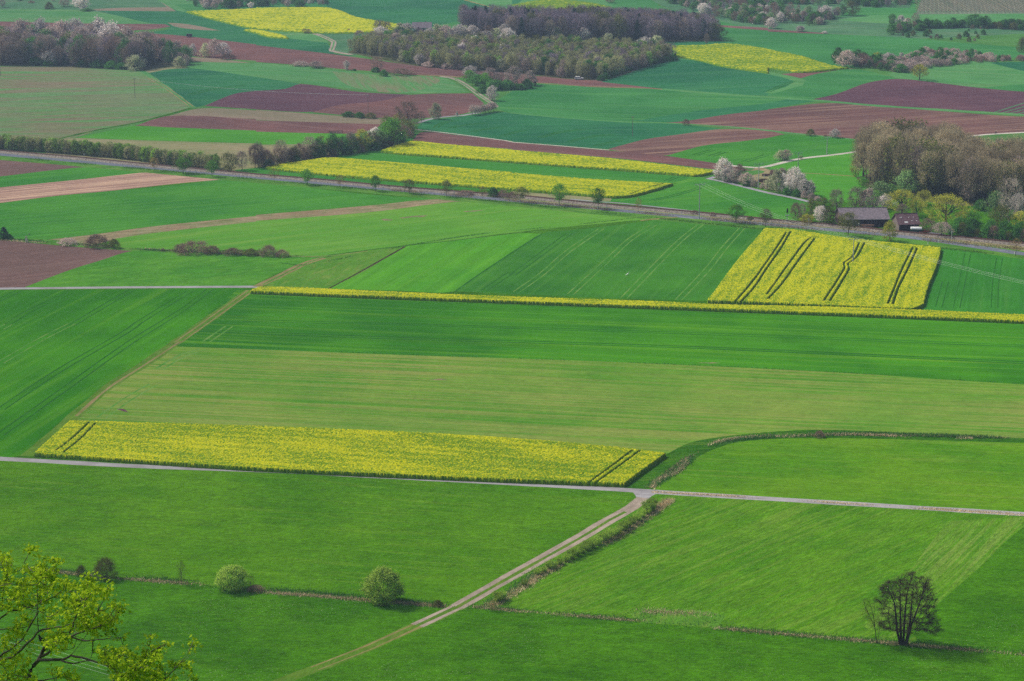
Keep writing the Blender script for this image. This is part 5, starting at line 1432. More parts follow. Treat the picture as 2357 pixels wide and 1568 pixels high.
b_ = MB(); b_.tube([(0, 0, 0), (0, 0, 2.6)], .06, 6); b_.box((0, 0, 2.3), (.28, .1, .5))
obj('trackside_sign', b_.mesh('trackside_sign', [m_white]), loc=at('B1', 755, 84), label='thin white railway post before the left hedge', cat='post')
b_ = MB(); b_.box((0, 0, .35), (.9, .5, .7)); b_.box((0, 0, .74), (1.0, .6, .08))
obj('cable_cabinet', b_.mesh('cable_cabinet', [m_white]), loc=at('B4', 1866, 792), label='low white cabinet in the grass behind the railway', cat='cabinet')
# signal
e = empty('railway_signal', at('B4', 170, 657), label='railway signal with black head on a grey lattice post', cat='signal')
b_ = MB(); b_.tube([(-.18, 0, 0), (-.18, 0, 3.0)], .07, 6); b_.tube([(.18, 0, 0), (.18, 0, 3.0)], .07, 6)
for k in range(6): b_.tube([(-.18, 0, .3 + k * .5), (.18, 0, .55 + k * .5)], .03, 4)
obj('post', b_.mesh('signal_post', [m_steel]), e)
b_ = MB(); b_.box((0, 0, 3.05), (1.3, .8, .08)); b_.box((-.62, 0, 3.5), (.06, .7, .06)); b_.box((.62, 0, 3.5), (.06, .7, .06))
for x_ in (-.62, .62):
    for y_ in (-.35, .35): b_.tube([(x_, y_, 3.05), (x_, y_, 3.52)], .03, 4)
obj('platform', b_.mesh('signal_platform', [m_steel]), e)
b_ = MB(); b_.tube([(0, 0, 3.0), (0, 0, 4.2)], .07, 6); b_.box((0, -.1, 4.7), (.62, .26, 1.3)); b_.box((0, -.1, 5.55), (.34, .24, .36))
for z_ in (4.35, 4.8): b_.tube([(0, -.22, z_), (0, -.46, z_ + .04)], .13, 8)
obj('signal_head', b_.mesh('signal_head', [m_black]), e)
b_ = MB(); b_.tube([(0, 0, 0), (0, 0, 2.9)], .05, 6); b_.box((0, -.02, 3.1), (.5, .3, .9))
obj('bird_box_post', b_.mesh('bird_box_post', [m_white]), loc=at('B4', 345, 700) + np.array([.8, .5, 0]), label='small white box on a post by the thin roadside tree', cat='box')


# power poles
def pole(tag, x, y, htop, label, conc=True, arm=1.9, rz=0.3, double=False):
    b = at(tag, x, y); d = np.linalg.norm(b - np.array([0, 0, HC])); k = TAG[tag][0]; h = htop / k * d / FOC * 1.03
    e = empty('power_pole', b, rz, label=label, cat='power pole')
    m = MB(); m.tube([(0, 0, -.2), (0, 0, h)], [.24, .13] if conc else [.15, .1], 8)
    obj('mast', m.mesh('mast', [m_conc if conc else m_pole]), e)
    m = MB(); m.box((0, 0, h - .15), (arm * 2, .14, .14)); m.tube([(-arm * .5, 0, h - .9), (-arm * .8, 0, h - .2)], .03, 4); m.tube([(arm * .5, 0, h - .9), (arm * .8, 0, h - .2)], .03, 4)
    obj('crossarm', m.mesh('crossarm', [m_steel if conc else m_pole]), e)
    for s in (-arm * .93, arm * .1 if not double else -arm * .5, arm * .93):
        m = MB(); m.tube([(s, 0, h - .08), (s, 0, h + .12), (s, 0, h + .32)], [.06, .1, .05], 6)
        obj('insulator', m.mesh('insulator', [m_steel]), e)
    c, s_ = math.cos(rz), math.sin(rz)
    return [b + np.array([c * q, s_ * q, h + .3]) for q in (-arm * .93, arm * .1, arm * .93)]


p1_ = pole('B3', 1677, 617, 302, 'tall concrete power pole beside the main road left of the round green tree', rz=.25)
p2_ = pole('B4', 762, 1022, 219, 'concrete power pole standing in the large rapeseed field', rz=.35)
p3_ = pole('B3', 2208, 342, 212, 'concrete power pole in the hedge by the log pile', rz=.1)
p4_ = pole('A4', 268, 1537, 162, 'thin power pole before the white gravel road and the cyclists', arm=1.7, rz=.1)
p5_ = pole('A4', 527, 1385, 147, 'power pole on the white gravel road left of the large wood', arm=1.6, rz=.3)
p6_ = pole('A3', 1080, 1224, 172, 'wooden pole alone in the large green middle field', False, .7)
p7_ = pole('A2', 1005, 1012, 150, 'wooden pole between purple field and bush hedge', False, .7)
p8_ = pole('A1', 1210, 874, 161, 'wooden pole alone on the mottled sprouting field', False, .7)
p9_ = pole('A1', 5, 682, 157, 'wooden pole at the left edge of the picture', False, .7)
b_ = MB(); pn = at('F', 2700, 800) if False else ground([(2680, 790)])[0]
e = empty('power_pole', (pn[0], pn[1], float(terrain(pn[0], pn[1]))), .4, label='concrete power pole just outside the right edge', cat='power pole')
b_.tube([(0, 0, 0), (0, 0, 10)], [.24, .13], 8); obj('mast', b_.mesh('mast', [m_conc]), e)
b_ = MB(); b_.box((0, 0, 9.85), (3.8, .14, .14)); obj('crossarm', b_.mesh('crossarm', [m_steel]), e)
p10_ = [np.array([pn[0] + math.cos(.4) * q, pn[1] + math.sin(.4) * q, 10.1]) for q in (-1.8, .2, 1.8)]


def wires(A, B, sag, lab, r=.022):
    for a, b in zip(A, B):
        t = np.linspace(0, 1, 17)[:, None]; p = a * (1 - t) + b * t; p[:, 2] -= sag * 4 * (t * (1 - t))[:, 0]
        m = MB(); m.tube(p - a, r, 4, cap=False)
        obj('power_line', m.mesh('power_line', [m_wire]), loc=a, label=lab, cat='wire', group=lab)


wires(p1_, p2_, 2.0, 'thin overhead wire from the roadside concrete pole to the pole in the rapeseed')
wires(p2_, p10_, 1.6, 'thin overhead wire crossing the green field at the right edge')
wires(p3_, p4_, 1.0, 'thin overhead wire above the log pile', .02)
wires(p4_, p5_, 1.2, 'thin overhead wire beside the white gravel road', .02)
wires(p1_, p3_, 1.4, 'thin overhead wire over the green field before the log pile', .02)
wires(p8_, p7_, 2.0, 'faint overhead wire across the far fields', .02)
# three wires at the lower left, on poles out of frame
for dx_, (y0, y1) in enumerate([(860, 1120), (905, 1165), (930, 1215)]):
    a = ray_pt((-40 / 2.9985 - 20, 1165.3 + (y0 - 14) / 2.9985), 92.0); b = ray_pt(((900 + 80 * dx_) / 2.9985, 1165.3 + (y1 + 40) / 2.9985), 84.0)
    d = b - a; a2 = a - d * .6; b2 = b + d * 1.2
    m = MB(); m.tube([a2 - a, a - a, b - a, b2 - a], .0035, 4); obj('power_line', m.mesh('power_line', [m_wire]), loc=a, label='thin wire passing behind the green maple at lower left', cat='wire', group='thin wires behind the maple')


# barns
def barn(name, corner, L, D, wall, rise, rz, roofm, label, sheets=False, over=.5):
    """corner is the front left foot; the long side faces the road"""
    e = empty(name, corner, rz, label=label, cat='barn')
    m = MB(); m.prism([(0, 0), (D, 0), (D, wall), (D / 2, wall + rise - .12), (0, wall)], 0, L, 0, 'x')
    w = obj('wall', m.mesh('barn_wall', [m_board]), e)
    for gx, nm in ((-.012, 'gable'), (L + .012, 'gable')):
        m = MB(); s = -1 if gx < 0 else 1
        m.prism([(0.05, 0.02), (D - .05, 0.02), (D - .05, wall - .05), (D / 2, wall + rise - .25), (.05, wall - .05)], gx - .01, gx + .01, 0, 'x'); obj(nm, m.mesh(nm, [m_board2 if sheets else m_board]), e)
    for side in (0, 1):
        m = MB(); y0 = -over if side == 0 else D + over; z0 = wall - over * rise / (D / 2) + .05
        yr = D / 2; zr = wall + rise + .05
        n = 14
        for k in range(n):
            x0, x1 = -over + (L + 2 * over) * k / n, -over + (L + 2 * over) * (k + 1) / n
            dz = .0 if k % 2 else .03
            V = [(x0, y0, z0 + dz), (x1, y0, z0 + dz), (x1, yr, zr + dz), (x0, yr, zr + dz), (x0, y0, z0 - .1), (x1, y0, z0 - .1), (x1, yr, zr - .1), (x0, yr, zr - .1)]
            m.add(V, [(0, 1, 2, 3), (7, 6, 5, 4), (0, 4, 5, 1), (3, 2, 6, 7), (0, 3, 7, 4), (1, 5, 6, 2)])
        obj('roof', m.mesh('barn_roof', [roofm]), e)
    m = MB()
    m.tube([(-over, D / 2, wall + rise + .1), (L + over, D / 2, wall + rise + .1)], .14, 6); obj('ridge_cap', m.mesh('ridge_cap', [roofm]), e)
    k0 = .12 if L > 12 else .3
    m = MB(); m.box((L * (k0 + .12), -.03, 1.35), (3.0, .05, 2.5)); dd = obj('door', m.mesh('barn_door', [m_board2 if not sheets else m_board]), e)
    m = MB(); m.box((L * (k0 + .12), -.07, 1.3), (2.9, .03, .12)); obj('crossbar', m.mesh('crossbar', [m_board2]), dd)
    m = MB(); x = .6
    while x < L: m.box((x, -.02, wall / 2), (.07, .05, wall - .1)); x += 1.6
    obj('battens', m.mesh('battens', [m_board2 if False else m_board]), e)['kind'] = 'stuff'
    return e


c1 = at('Rr', 560, 436); c1b = at('Rr', 1190, 431); L1 = np.linalg.norm(c1b[:2] - c1[:2]); a1 = math.atan2(c1b[1] - c1[1], c1b[0] - c1[0])
big = barn('barn', c1, L1, 13.0, 3.1, 3.0, a1, m_roof1, 'larger barn with long grey roof and dark wooden walls')
for x_ in (2, 6, 10, 14):
    m = MB(); m.tube([(x_, -.5, 2.95), (x_ + 3.6, -.5, 2.95)], .06, 6); obj('gutter', m.mesh('gutter', [m_steel]), big)
c2 = at('Rr', 1332, 505); c2b = at('Rr', 1612, 514); L2 = np.linalg.norm(c2b[:2] - c2[:2])
sm = barn('barn', c2, L2 * 1.0, 9.5, 3.2, 2.9, .10, m_roof2, 'smaller barn with purple brown roof and grey plank gable', True)
rr = 2.9 / 4.75; an = math.atan(rr)
for x_, t_, w_, h_ in ((L2 * .28, .16, 1.3, .5), (L2 * .12, .62, .3, .22), (L2 * .18, .62, .3, .22), (L2 * .55, .62, .3, .22), (L2 * .78, .62, .3, .22), (L2 * .66, .3, .3, .22), (L2 * .88, .3, .3, .22)):
    m = MB(); yc = -.5 + t_ * 5.25; zc = 3.2 + (yc) * rr + .14
    V = [(x_, yc, zc), (x_ + w_, yc, zc), (x_ + w_, yc + h_, zc + h_ * rr), (x_, yc + h_, zc + h_ * rr)]; V += [(a, b, c - .05) for a, b, c in V]
    m.add(V, [(0, 1, 2, 3), (7, 6, 5, 4), (0, 4, 5, 1), (1, 5, 6, 2), (2, 6, 7, 3), (3, 7, 4, 0)])
    obj('roof_patch', m.mesh('roof_patch', [m_white]), sm)
m = MB(); m.tube([(-.12, -.1, 2.0), (-.12, -.14, 2.02)], .12, 8); obj('lamp', m.mesh('wall_lamp', [m_white]), sm)


def wheel(m, c, r, w=.22, mi=0, seg=12):
    t = np.arange(seg) * 2 * math.pi / seg
    V = [(c[0] + r * math.cos(a), c[1] + s, c[2] + r * math.sin(a)) for s in (-w / 2, w / 2) for a in t]
    m.add(V, [tuple(range(seg)), tuple(range(2 * seg - 1, seg - 1, -1))] + [(i, i + seg, (i + 1) % seg + seg, (i + 1) % seg) for i in range(seg)], mi)


def wheels(e, pts, r):
    for p in pts:
        m = MB(); wheel(m, (0, 0, 0), r); w = obj('wheel', m.mesh('tyre', [m_tyre]), e, loc=p)
        m = MB(); wheel(m, (0, 0, 0), r * .5, .25); obj('rim', m.mesh('rim', [m_steel]), w)


# grain trailer with white cover
e = empty('farm_trailer', at('Rr', 1562, 515), -.05, label='farm trailer with white rounded cover and green body by the small barn', cat='trailer')
m = MB(); m.box((0, 0, 1.15), (3.8, 1.9, .9), taper=1.04); m.box((0, 0, .62), (3.9, 1.0, .16)); obj('body', m.mesh('trailer_body', [m_green]), e)
m = MB(); pr = [(-1.02, 1.6), (1.02, 1.6), (1.02, 1.72), (.8, 2.1), (.4, 2.3), (-.4, 2.3), (-.8, 2.1), (-1.02, 1.72)]; m.prism(pr, -2.0, 2.0, 0, 'x'); obj('cover', m.mesh('trailer_cover', [m_tarp]), e)
m = MB(); m.tube([(2.0, 0, .6), (3.4, 0, .5)], .07, 6); obj('drawbar', m.mesh('drawbar', [m_red]), e)
wheels(e, [(-1.1, -.9, .45), (-1.1, .9, .45), (1.1, -.9, .45), (1.1, .9, .45)], .45)
# red tillage implement
e = empty('tillage_implement', at('Rr', 1665, 520), .1, label='red tillage implement lying right of the covered trailer', cat='farm machine')
m = MB()
for y_ in (-.8, 0, .8): m.box((0, y_, .75), (3.6, .12, .12))
for x_ in (-1.7, -.6, .6, 1.7): m.box((x_, 0, .75), (.12, 1.7, .12))
m.tube([(1.7, 0, .8), (2.9, 0, .6)], .08, 6); m.tube([(0, -.8, .8), (.3, 0, 1.5), (0, .8, .8)], .06, 5)
obj('frame', m.mesh('implement_frame', [m_red]), e)
for k in range(9):
    x_ = -1.6 + k * .4; m = MB(); m.tube([(x_, -.8 + .8 * (k % 3), .72), (x_ + .12, -.8 + .8 * (k % 3), .35), (x_ - .12, -.8 + .8 * (k % 3), .03)], .035, 4); obj('tine', m.mesh('tine', [m_black]), e)
# flat wagon with timber, plank pile
e = empty('flat_wagon', at('Rr', 880, 447), .0, label='old flat wagon loaded with timber before the large barn', cat='wagon')
m = MB(); m.box((0, 0, .8), (5.0, 1.9, .14)); m.box((0, -.7, .68), (5, .12, .12)); m.box((0, .7, .68), (5, .12, .12)); obj('deck', m.mesh('wagon_deck', [m_board2]), e)
m = MB(); m.box((-2.45, 0, 1.35), (.1, 1.9, .9)); obj('end_board', m.mesh('end_board', [m_steel]), e)
wheels(e, [(-1.7, -.85, .36), (-1.7, .85, .36), (1.7, -.85, .36), (1.7, .85, .36)], .36)
m = MB(); r_ = random.Random(2)
for k in range(12): m.tube([(-2.0 + r_.uniform(-.3, .3), -.6 + .12 * k, .98 + .13 * (k % 3)), (2.4 + r_.uniform(-.5, .9), -.6 + .12 * k + r_.uniform(-.2, .2), .96 + .13 * (k % 3))], .08, 6)
obj('timber_load', m.mesh('timber_load', [m_wood]), loc=tuple(e.location), label='loose timber lying on the flat wagon', cat='timber')
m = MB()
for k in range(6): m.box((r_.uniform(-.2, .2), -.5 + .2 * (k % 3), .16 + .22 * (k // 2)), (4.4, .22, .2), rz=r_.uniform(-.06, .06))
m.box((-1.4, 0, .06), (.2, 1.4, .12)); m.box((1.4, 0, .06), (.2, 1.4, .12))
obj('plank_pile', m.mesh('plank_pile', [m_board2]), loc=at('Rr', 288, 404), label='pile of grey planks beside the railway left of the barns', cat='planks')

# log piles
ends = MB()
def logpile(x, y, n, L, rz, r0, lab, rows=4):
    b = at('S', x, y); e = empty('log_pile', b, rz, label=lab, cat='log pile'); r = random.Random(int(x)); k = 0
    for row in range(rows):
        for i in range(n - row):
            rr_ = r0 * r.uniform(.8, 1.2); m = MB(); xx = (i - (n - row) / 2) * r0 * 2.05; z = r0 * (1 + row * 1.75); o = r.uniform(-.25, .25)
            m.tube([(xx, -L / 2 + o, z), (xx, L / 2 + o, z)], rr_, 8, 0, False)
            n0 = m.n; V, F = tube([(xx, -L / 2 + o, z), (xx, L / 2 + o, z)], rr_ * .99, 8)
            m.add(V, [tuple(range(8)), tuple(range(15, 7, -1))], 1)
            obj('log', m.mesh('log', [m_log, m_wood]), e)
logpile(1320, 470, 6, 4.0, .5, .26, 'stack of cut logs with pale ends behind the hedge by the white road', 4)
logpile(1180, 490, 4, 4.5, 1.35, .24, 'long dark log stack left of the stack with pale ends', 2)
e = empty('brushwood_heap', at('S', 1110, 600), 0, label='tangled reddish brushwood heap beside the concrete pole', cat='brushwood')
m = MB()
for k in range(220):
    a = r_.uniform(0, 6.28); q = r_.uniform(0, 1) ** .6 * 1.9; z = max(.05, 1.3 * (1 - q / 2.8) * r_.uniform(.3, 1)); d = r_.uniform(0, 6.28); l = r_.uniform(.5, 1.4)
    m.tube([(q * math.cos(a) - math.cos(d) * l, q * math.sin(a) - math.sin(d) * l, max(z - .2, 0)), (q * math.cos(a) + math.cos(d) * l, q * math.sin(a) + math.sin(d) * l, z + .25)], r_.uniform(.03, .09), 4)
obj('branches', m.mesh('brushwood', [m_log]), e)
for t_ in ((970, 560), (1115, 520)):
    m = MB(); m.box((0, 0, .6), (.3, .14, 1.2)); obj('white_stake', m.mesh('white_stake', [m_white]), loc=at('S', *t_), label='short white stake near the brushwood heap, ' + ('left one' if t_[0] == 970 else 'right one'), cat='stake')


# hunting stands
def stand(tag, x, y, h, lab, wood, closed, rz=0.2):
    b = at(tag, x, y); d = np.linalg.norm(b - np.array([0, 0, HC])); H = h / TAG[tag][0] * d / FOC
    e = empty('hunting_stand', b, rz, label=lab, cat='hunting stand'); p = H * .5; w = H * .17; wt = H * .13
    for sx in (-1, 1):
        for sy in (-1, 1):
            m = MB(); m.tube([(sx * w, sy * w, 0), (sx * wt, sy * wt, H * .97)], .07, 5); obj('leg', m.mesh('leg', [wood]), e)
    m = MB(); m.box((0, 0, p), (wt * 2.3, wt * 2.3, .08)); obj('floor', m.mesh('floor', [wood]), e)
    m = MB()
    if closed:
        for s in (-1, 1):
            m.box((s * wt * 1.02, 0, p + H * .12), (.06, wt * 2, H * .22)); m.box((0, s * wt * 1.02, p + H * .12), (wt * 1.9, .06, H * .22))
    else:
        for s in (-1, 1): m.box((s * wt * 1.02, 0, p + H * .2), (.06, wt * 2, .1)); m.box((0, s * wt * 1.02, p + H * .2), (wt * 1.9, .06, .1)); m.box((0, s * wt * 1.02, p + H * .1), (wt * 1.9, .06, .1))
    obj('parapet', m.mesh('parapet', [wood]), e)
    m = MB(); m.box((0, 0, H), (wt * 2.7, wt * 2.9, .1)); obj('roof', m.mesh('roof', [m_board2]), e)
    m = MB(); m.tube([(-.25, -w * 2.2, 0), (-.25, -wt, p)], .04, 4); m.tube([(.25, -w * 2.2, 0), (.25, -wt, p)], .04, 4)
    for k in range(1, 6): t = k / 6; m.tube([(-.25, -w * 2.2 * (1 - t) - wt * t, p * t), (.25, -w * 2.2 * (1 - t) - wt * t, p * t)], .03, 4)
    obj('ladder', m.mesh('ladder', [wood]), e)
    m = MB()
    for s in (-1, 1): m.tube([(-w, s * w, .2), (w, s * w, p)], .05, 4); m.tube([(s * w, -w, .2), (s * w, w, p)], .05, 4)
    obj('braces', m.mesh('braces', [wood]), e)


m_pale = solid('weathered_wood', (190, 186, 176), .9, .2, 3)
stand('B1', 238, 828, 52, 'pale open wooden hunting stand at the corner of the left ploughed field', m_pale, False)
stand('A2', 1800, 1047, 48, 'closed hunting stand beside the row of orchard trees', m_pale, True)
stand('A3', 207, 778, 58, 'dark hunting stand beside the round pinkish tree', m_board, True)
stand('A3', 1464, 512, 44, 'dark hunting stand at the right corner of the plantation wood', m_board, True)


# vehicles
def car(b, rz, label, name='parked_car'):
    e = empty(name, b, rz, label=label, cat='car')
    lo = [(-2.15, .35), (2.15, .35), (2.2, .75), (1.9, .95), (1.15, 1.02), (-2.05, 1.0), (-2.2, .8)]
    m = MB(); m.prism(lo, -.88, .88, 0, 'y'); 
    m.prism([(-2.0, 1.0), (1.1, 1.0), (.45, 1.52), (-1.85, 1.55)], -.78, .78, 0, 'y'); obj('body', m.mesh('car_body', [m_white]), e)
    for s in (-1, 1):
        m = MB(); m.prism([(-1.85, 1.08), (.9, 1.08), (.4, 1.44), (-1.75, 1.46)], s * .79 - .01, s * .79 + .01, 0, 'y'); obj('side_window', m.mesh('side_window', [m_glass]), e)
        m = MB(); m.tube([(2.19, s * .62, .72), (2.24, s * .62, .72)], .12, 8); obj('headlight', m.mesh('headlight', [m_steel]), e)
    m = MB(); m.add([(1.12, -.7, 1.04), (1.12, .7, 1.04), (.5, .66, 1.5), (.5, -.66, 1.5)], [(0, 1, 2, 3)]); obj('windscreen', m.mesh('windscreen', [m_glass]), e)
    wheels(e, [(-1.35, -.82, .33), (-1.35, .82, .33), (1.35, -.82, .33), (1.35, .82, .33)], .33)
    return e


car(at('A3', 600, 714), -.1, 'white estate car on the track below the plantation wood').scale = (1.15, 1.15, 1.15)
car(at('A3', 1150, 378), .2, 'white parked car at the edge of the purplish wood, the left one')
car(at('A3', 1185, 378), .1, 'white parked car at the edge of the purplish wood, the right one')
e = empty('field_trailer', at('A1', 1697, 333), .1, label='tiny dark trailer left on the far purple field', cat='trailer')
m = MB(); m.box((0, 0, 1.3), (3.6, 2.0, 1.6)); m.box((-1.9, 0, .8), (.2, 1.8, .5)); obj('body', m.mesh('trailer_box', [m_black]), e); wheels(e, [(-1, -.9, .4), (-1, .9, .4), (1, -.9, .4), (1, .9, .4)], .4)
e = empty('plough', at('A2', 715, 1196), .05, label='dark plough left on the edge of the harvested brown strip', cat='farm machine')
m = MB(); m.tube([(-3.2, 0, 1.0), (3.2, 0, 1.2)], .12, 6); m.tube([(-3.2, 0, 1.0), (-3.2, 0, .2)], .09, 5); m.tube([(3.2, -.4, 0.2), (3.2, 0, 1.6), (3.2, .4, .2)], .08, 5); obj('beam', m.mesh('plough_beam', [m_black]), e)
for k in range(7):
    m = MB(); x_ = -2.6 + k * .85; m.tube([(x_, 0, 1.05), (x_ - .25, 0, .5), (x_ + .1, .1, .05)], .07, 4); m.box((x_, .12, .25), (.6, .08, .4), rz=.5); obj('share', m.mesh('plough_share', [m_black if k % 2 else m_steel]), e)
wheels(e, [(-2.2, -.5, .4)], .4)


# far houses
def house(b, L, D, w, r, rz, roof, label, wall=None):
    e = empty('house', b, rz, label=label, cat='house')
    m = MB(); m.prism([(-D / 2, 0), (D / 2, 0), (D / 2, w), (0, w + r - .1), (-D / 2, w)], -L / 2, L / 2, 0, 'x'); obj('wall', m.mesh('house_wall', [wall or m_plaster]), e)
    m = MB()
    for s in (-1, 1):
        V = [(-L / 2 - .4, s * (D / 2 + .5), w - .3), (L / 2 + .4, s * (D / 2 + .5), w - .3), (L / 2 + .4, 0, w + r + .05), (-L / 2 - .4, 0, w + r + .05)]; V += [(a, b_, c - .15) for a, b_, c in V]
        m.add(V, [(0, 1, 2, 3), (7, 6, 5, 4), (0, 4, 5, 1), (2, 6, 7, 3), (1, 5, 6, 2), (0, 3, 7, 4)])
    obj('roof', m.mesh('house_roof', [roof]), e)
    for x_ in (-L * .28, L * .1):
        m = MB(); m.box((x_, -D / 2 - .02, w * .55), (1.0, .06, 1.1)); wn = obj('window', m.mesh('window', [m_glass]), e)
        m = MB(); m.box((x_, -D / 2 - .06, w * .55 - .62), (1.2, .14, .08)); obj('sill', m.mesh('sill', [m_plaster]), wn)
    m = MB(); m.box((L * .34, -D / 2 - .02, 1.0), (.95, .06, 2.0)); obj('door', m.mesh('house_door', [m_board]), e)
    m = MB(); m.box((L * .2, .6, w + r), (.6, .6, 1.0)); obj('chimney', m.mesh('chimney', [m_roof2]), e)


house(at('V', 520, 385), 12, 8, 2.8, 3.0, .05, m_roof1, 'far white walled farmhouse with grey roof behind the trees')
house(at('V', 440, 485) + np.array([0, 4, 0]), 6, 5.5, 2.4, 2.0, 1.45, m_roof2, 'small gabled hut with brown roof in front of the far farmhouse', m_board2)

# vineyard rows on the far slope
vp = ground(smooth(P('A4 1320,122 1300,-30 2450,-30 2450,118'), True))[:, :2]
m = MB()
lo, hi = vp.min(0), vp.max(0); X = lo[0]
while X < hi[0]:
    ys = np.arange(lo[1], hi[1], 7.0); q = np.column_stack([np.full(len(ys), X), ys]); q = q[in_poly(q, vp)]
    for p in q: z = float(terrain(*p)); m.box((p[0], p[1], z + .85), (.12, .12, 1.7))
    if len(q) > 1:
        P3 = np.column_stack([q, terrain(q[:, 0], q[:, 1]) + .8]); m.tube(P3, .16, 4, 1, False)
    X += 2.6
obj('vine_rows', m.mesh('vine_rows', [m_pole, LM['brown']]), kind='stuff', label='rows of bare vines on stakes at the top right corner')

# ---------------------------------------------- people, riding away on the white road
m_skin = solid('skin', (208, 160, 134), .6, .05, 3); m_hair = solid('hair', (60, 44, 34), .8, .2, 3)
m_dark = solid('dark_clothing', (38, 42, 56), .8, .2, 3); m_helm = solid('pale_helmet', (196, 214, 220), .4, .05, 3); m_blue = solid('blue_jersey', (70, 108, 150), .8, .1, 3)


def skinned(name, J, E, rad, mat, sub=1):
    me = bpy.data.meshes.new(name); me.from_pydata(J, E, []); o = bpy.data.objects.new(name, me); COL.objects.link(o)
    o.modifiers.new('s', 'SKIN'); sv = me.skin_vertices[0].data
    for i, r in enumerate(rad): sv[i].radius = (r, r) if not hasattr(r, '__len__') else r
    sv[0].use_root = True
    sb = o.modifiers.new('d', 'SUBSURF'); sb.levels = sub; sb.render_levels = sub
    dg = bpy.context.evaluated_depsgraph_get(); m2 = bpy.data.meshes.new_from_object(o.evaluated_get(dg)); m2.materials.clear(); m2.materials.append(mat)
    bpy.data.objects.remove(o); m2.name = name
    return m2


# rider facing +X; pelvis on the saddle 0.95 high
J_ = [(-.12, 0, .98), (0.02, 0, 1.2), (.18, 0, 1.42), (.26, 0, 1.52), (.31, 0, 1.62), (.35, 0, 1.72),
      (.16, .18, 1.4), (.36, .22, 1.18), (.55, .2, 1.06), (.62, .2, 1.05), (.16, -.18, 1.4), (.36, -.22, 1.18), (.55, -.2, 1.06), (.62, -.2, 1.05),
      (-.08, .1, .95), (.28, .11, .74), (.12, .11, .36), (.26, .11, .3), (-.08, -.1, .95), (.2, -.11, .56), (.02, -.11, .2), (.16, -.11, .14)]
E_ = [(0, 1), (1, 2), (2, 3), (3, 4), (4, 5), (2, 6), (6, 7), (7, 8), (8, 9), (2, 10), (10, 11), (11, 12), (12, 13), (0, 14), (14, 15), (15, 16), (16, 17), (0, 18), (18, 19), (19, 20), (20, 21)]
Rd = [.15, .14, .16, .07, .09, .08, .075, .05, .035, .03, .075, .05, .035, .03, .1, .065, .045, .035, .1, .065, .045, .035]
rider = skinned('rider_body', J_, E_, Rd, m_skin)
jers = skinned('jersey', [(-.1, 0, 1.0), (0.03, 0, 1.2), (.17, 0, 1.4), (.16, .18, 1.4), (.32, .215, 1.22), (.16, -.18, 1.4), (.32, -.215, 1.22)], [(0, 1), (1, 2), (2, 3), (3, 4), (2, 5), (5, 6)], [.17, .16, .18, .09, .065, .09, .065], m_dark)
trou = skinned('trousers', [(-.12, 0, .98), (-.08, .1, .95), (.28, .11, .74), (.13, .11, .4), (-.08, -.1, .95), (.2, -.11, .56), (.03, -.11, .24)], [(0, 1), (1, 2), (2, 3), (0, 4), (4, 5), (5, 6)], [.165, .115, .08, .06, .115, .08, .06], m_dark)
hb_ = MB(); hb_.tube([(.33, 0, 1.7), (.33, 0, 1.78), (.33, 0, 1.84), (.33, 0, 1.87)], [.12, .115, .08, .02], 10); helm = hb_.mesh('helmet', [m_helm], True)
fb = MB()
fb.tube([(-.12, 0, .88), (-.02, 0, .3)], .025, 5); fb.tube([(-.1, 0, .8), (.45, 0, .85)], .025, 5); fb.tube([(-.02, 0, .3), (.45, 0, .75)], .025, 5); fb.tube([(-.02, 0, .3), (-.5, 0, .34)], .02, 5)
fb.tube([(-.1, 0, .8), (-.5, 0, .34)], .02, 5); fb.tube([(.44, 0, .98), (.56, 0, .34)], .025, 5); frame_m = fb.mesh('bicycle_frame', [m_black])
hbm = MB(); hbm.tube([(.62, -.24, 1.02), (.46, -.1, 1.0), (.46, .1, 1.0), (.62, .24, 1.02)], .02, 5); hb_m = hbm.mesh('handlebar', [m_black])
sd = MB(); sd.box((-.13, 0, .91), (.26, .14, .06)); sd_m = sd.mesh('saddle', [m_black])
wb = MB(); t_ = np.linspace(0, 2 * math.pi, 17); wb.tube([(.34 * math.cos(a), 0, .34 * math.sin(a)) for a in t_], .022, 5, 0, False)
for a in t_[::2]: wb.tube([(0, 0, 0), (.33 * math.cos(a), 0, .33 * math.sin(a))], .006, 3, 0, False)
wb_m = wb.mesh('bicycle_wheel', [m_tyre])
for (t_, x_, y_, rz, l1, l2) in (('B4', 289, 84, 2.9, 'person in dark clothes cycling on the white road, the left rider', 'dark bicycle of the left rider on the white road'), ('B4', 307, 84, 2.9, 'person in dark clothes cycling on the white road, the right rider', 'dark bicycle of the right rider on the white road'),
                                 ('A4', 2040, 1204, .1, 'lone person cycling on the white road at the far right', 'bicycle of the lone rider at the far right')):
    b = at(t_, x_, y_)
    e = empty('person', b, rz, label=l1, cat='person'); e.scale = (1.05,) * 3
    obj('body', rider, e); obj('jersey', jers, e); obj('trousers', trou, e); obj('helmet', helm, e)
    e = empty('bicycle', b, rz, label=l2, cat='bicycle'); e.scale = (1.05,) * 3
    obj('frame', frame_m, e); obj('handlebar', hb_m, e); obj('saddle', sd_m, e); obj('wheel', wb_m, e, loc=(-.5, 0, .36)); obj('wheel', wb_m, e, loc=(.56, 0, .36))


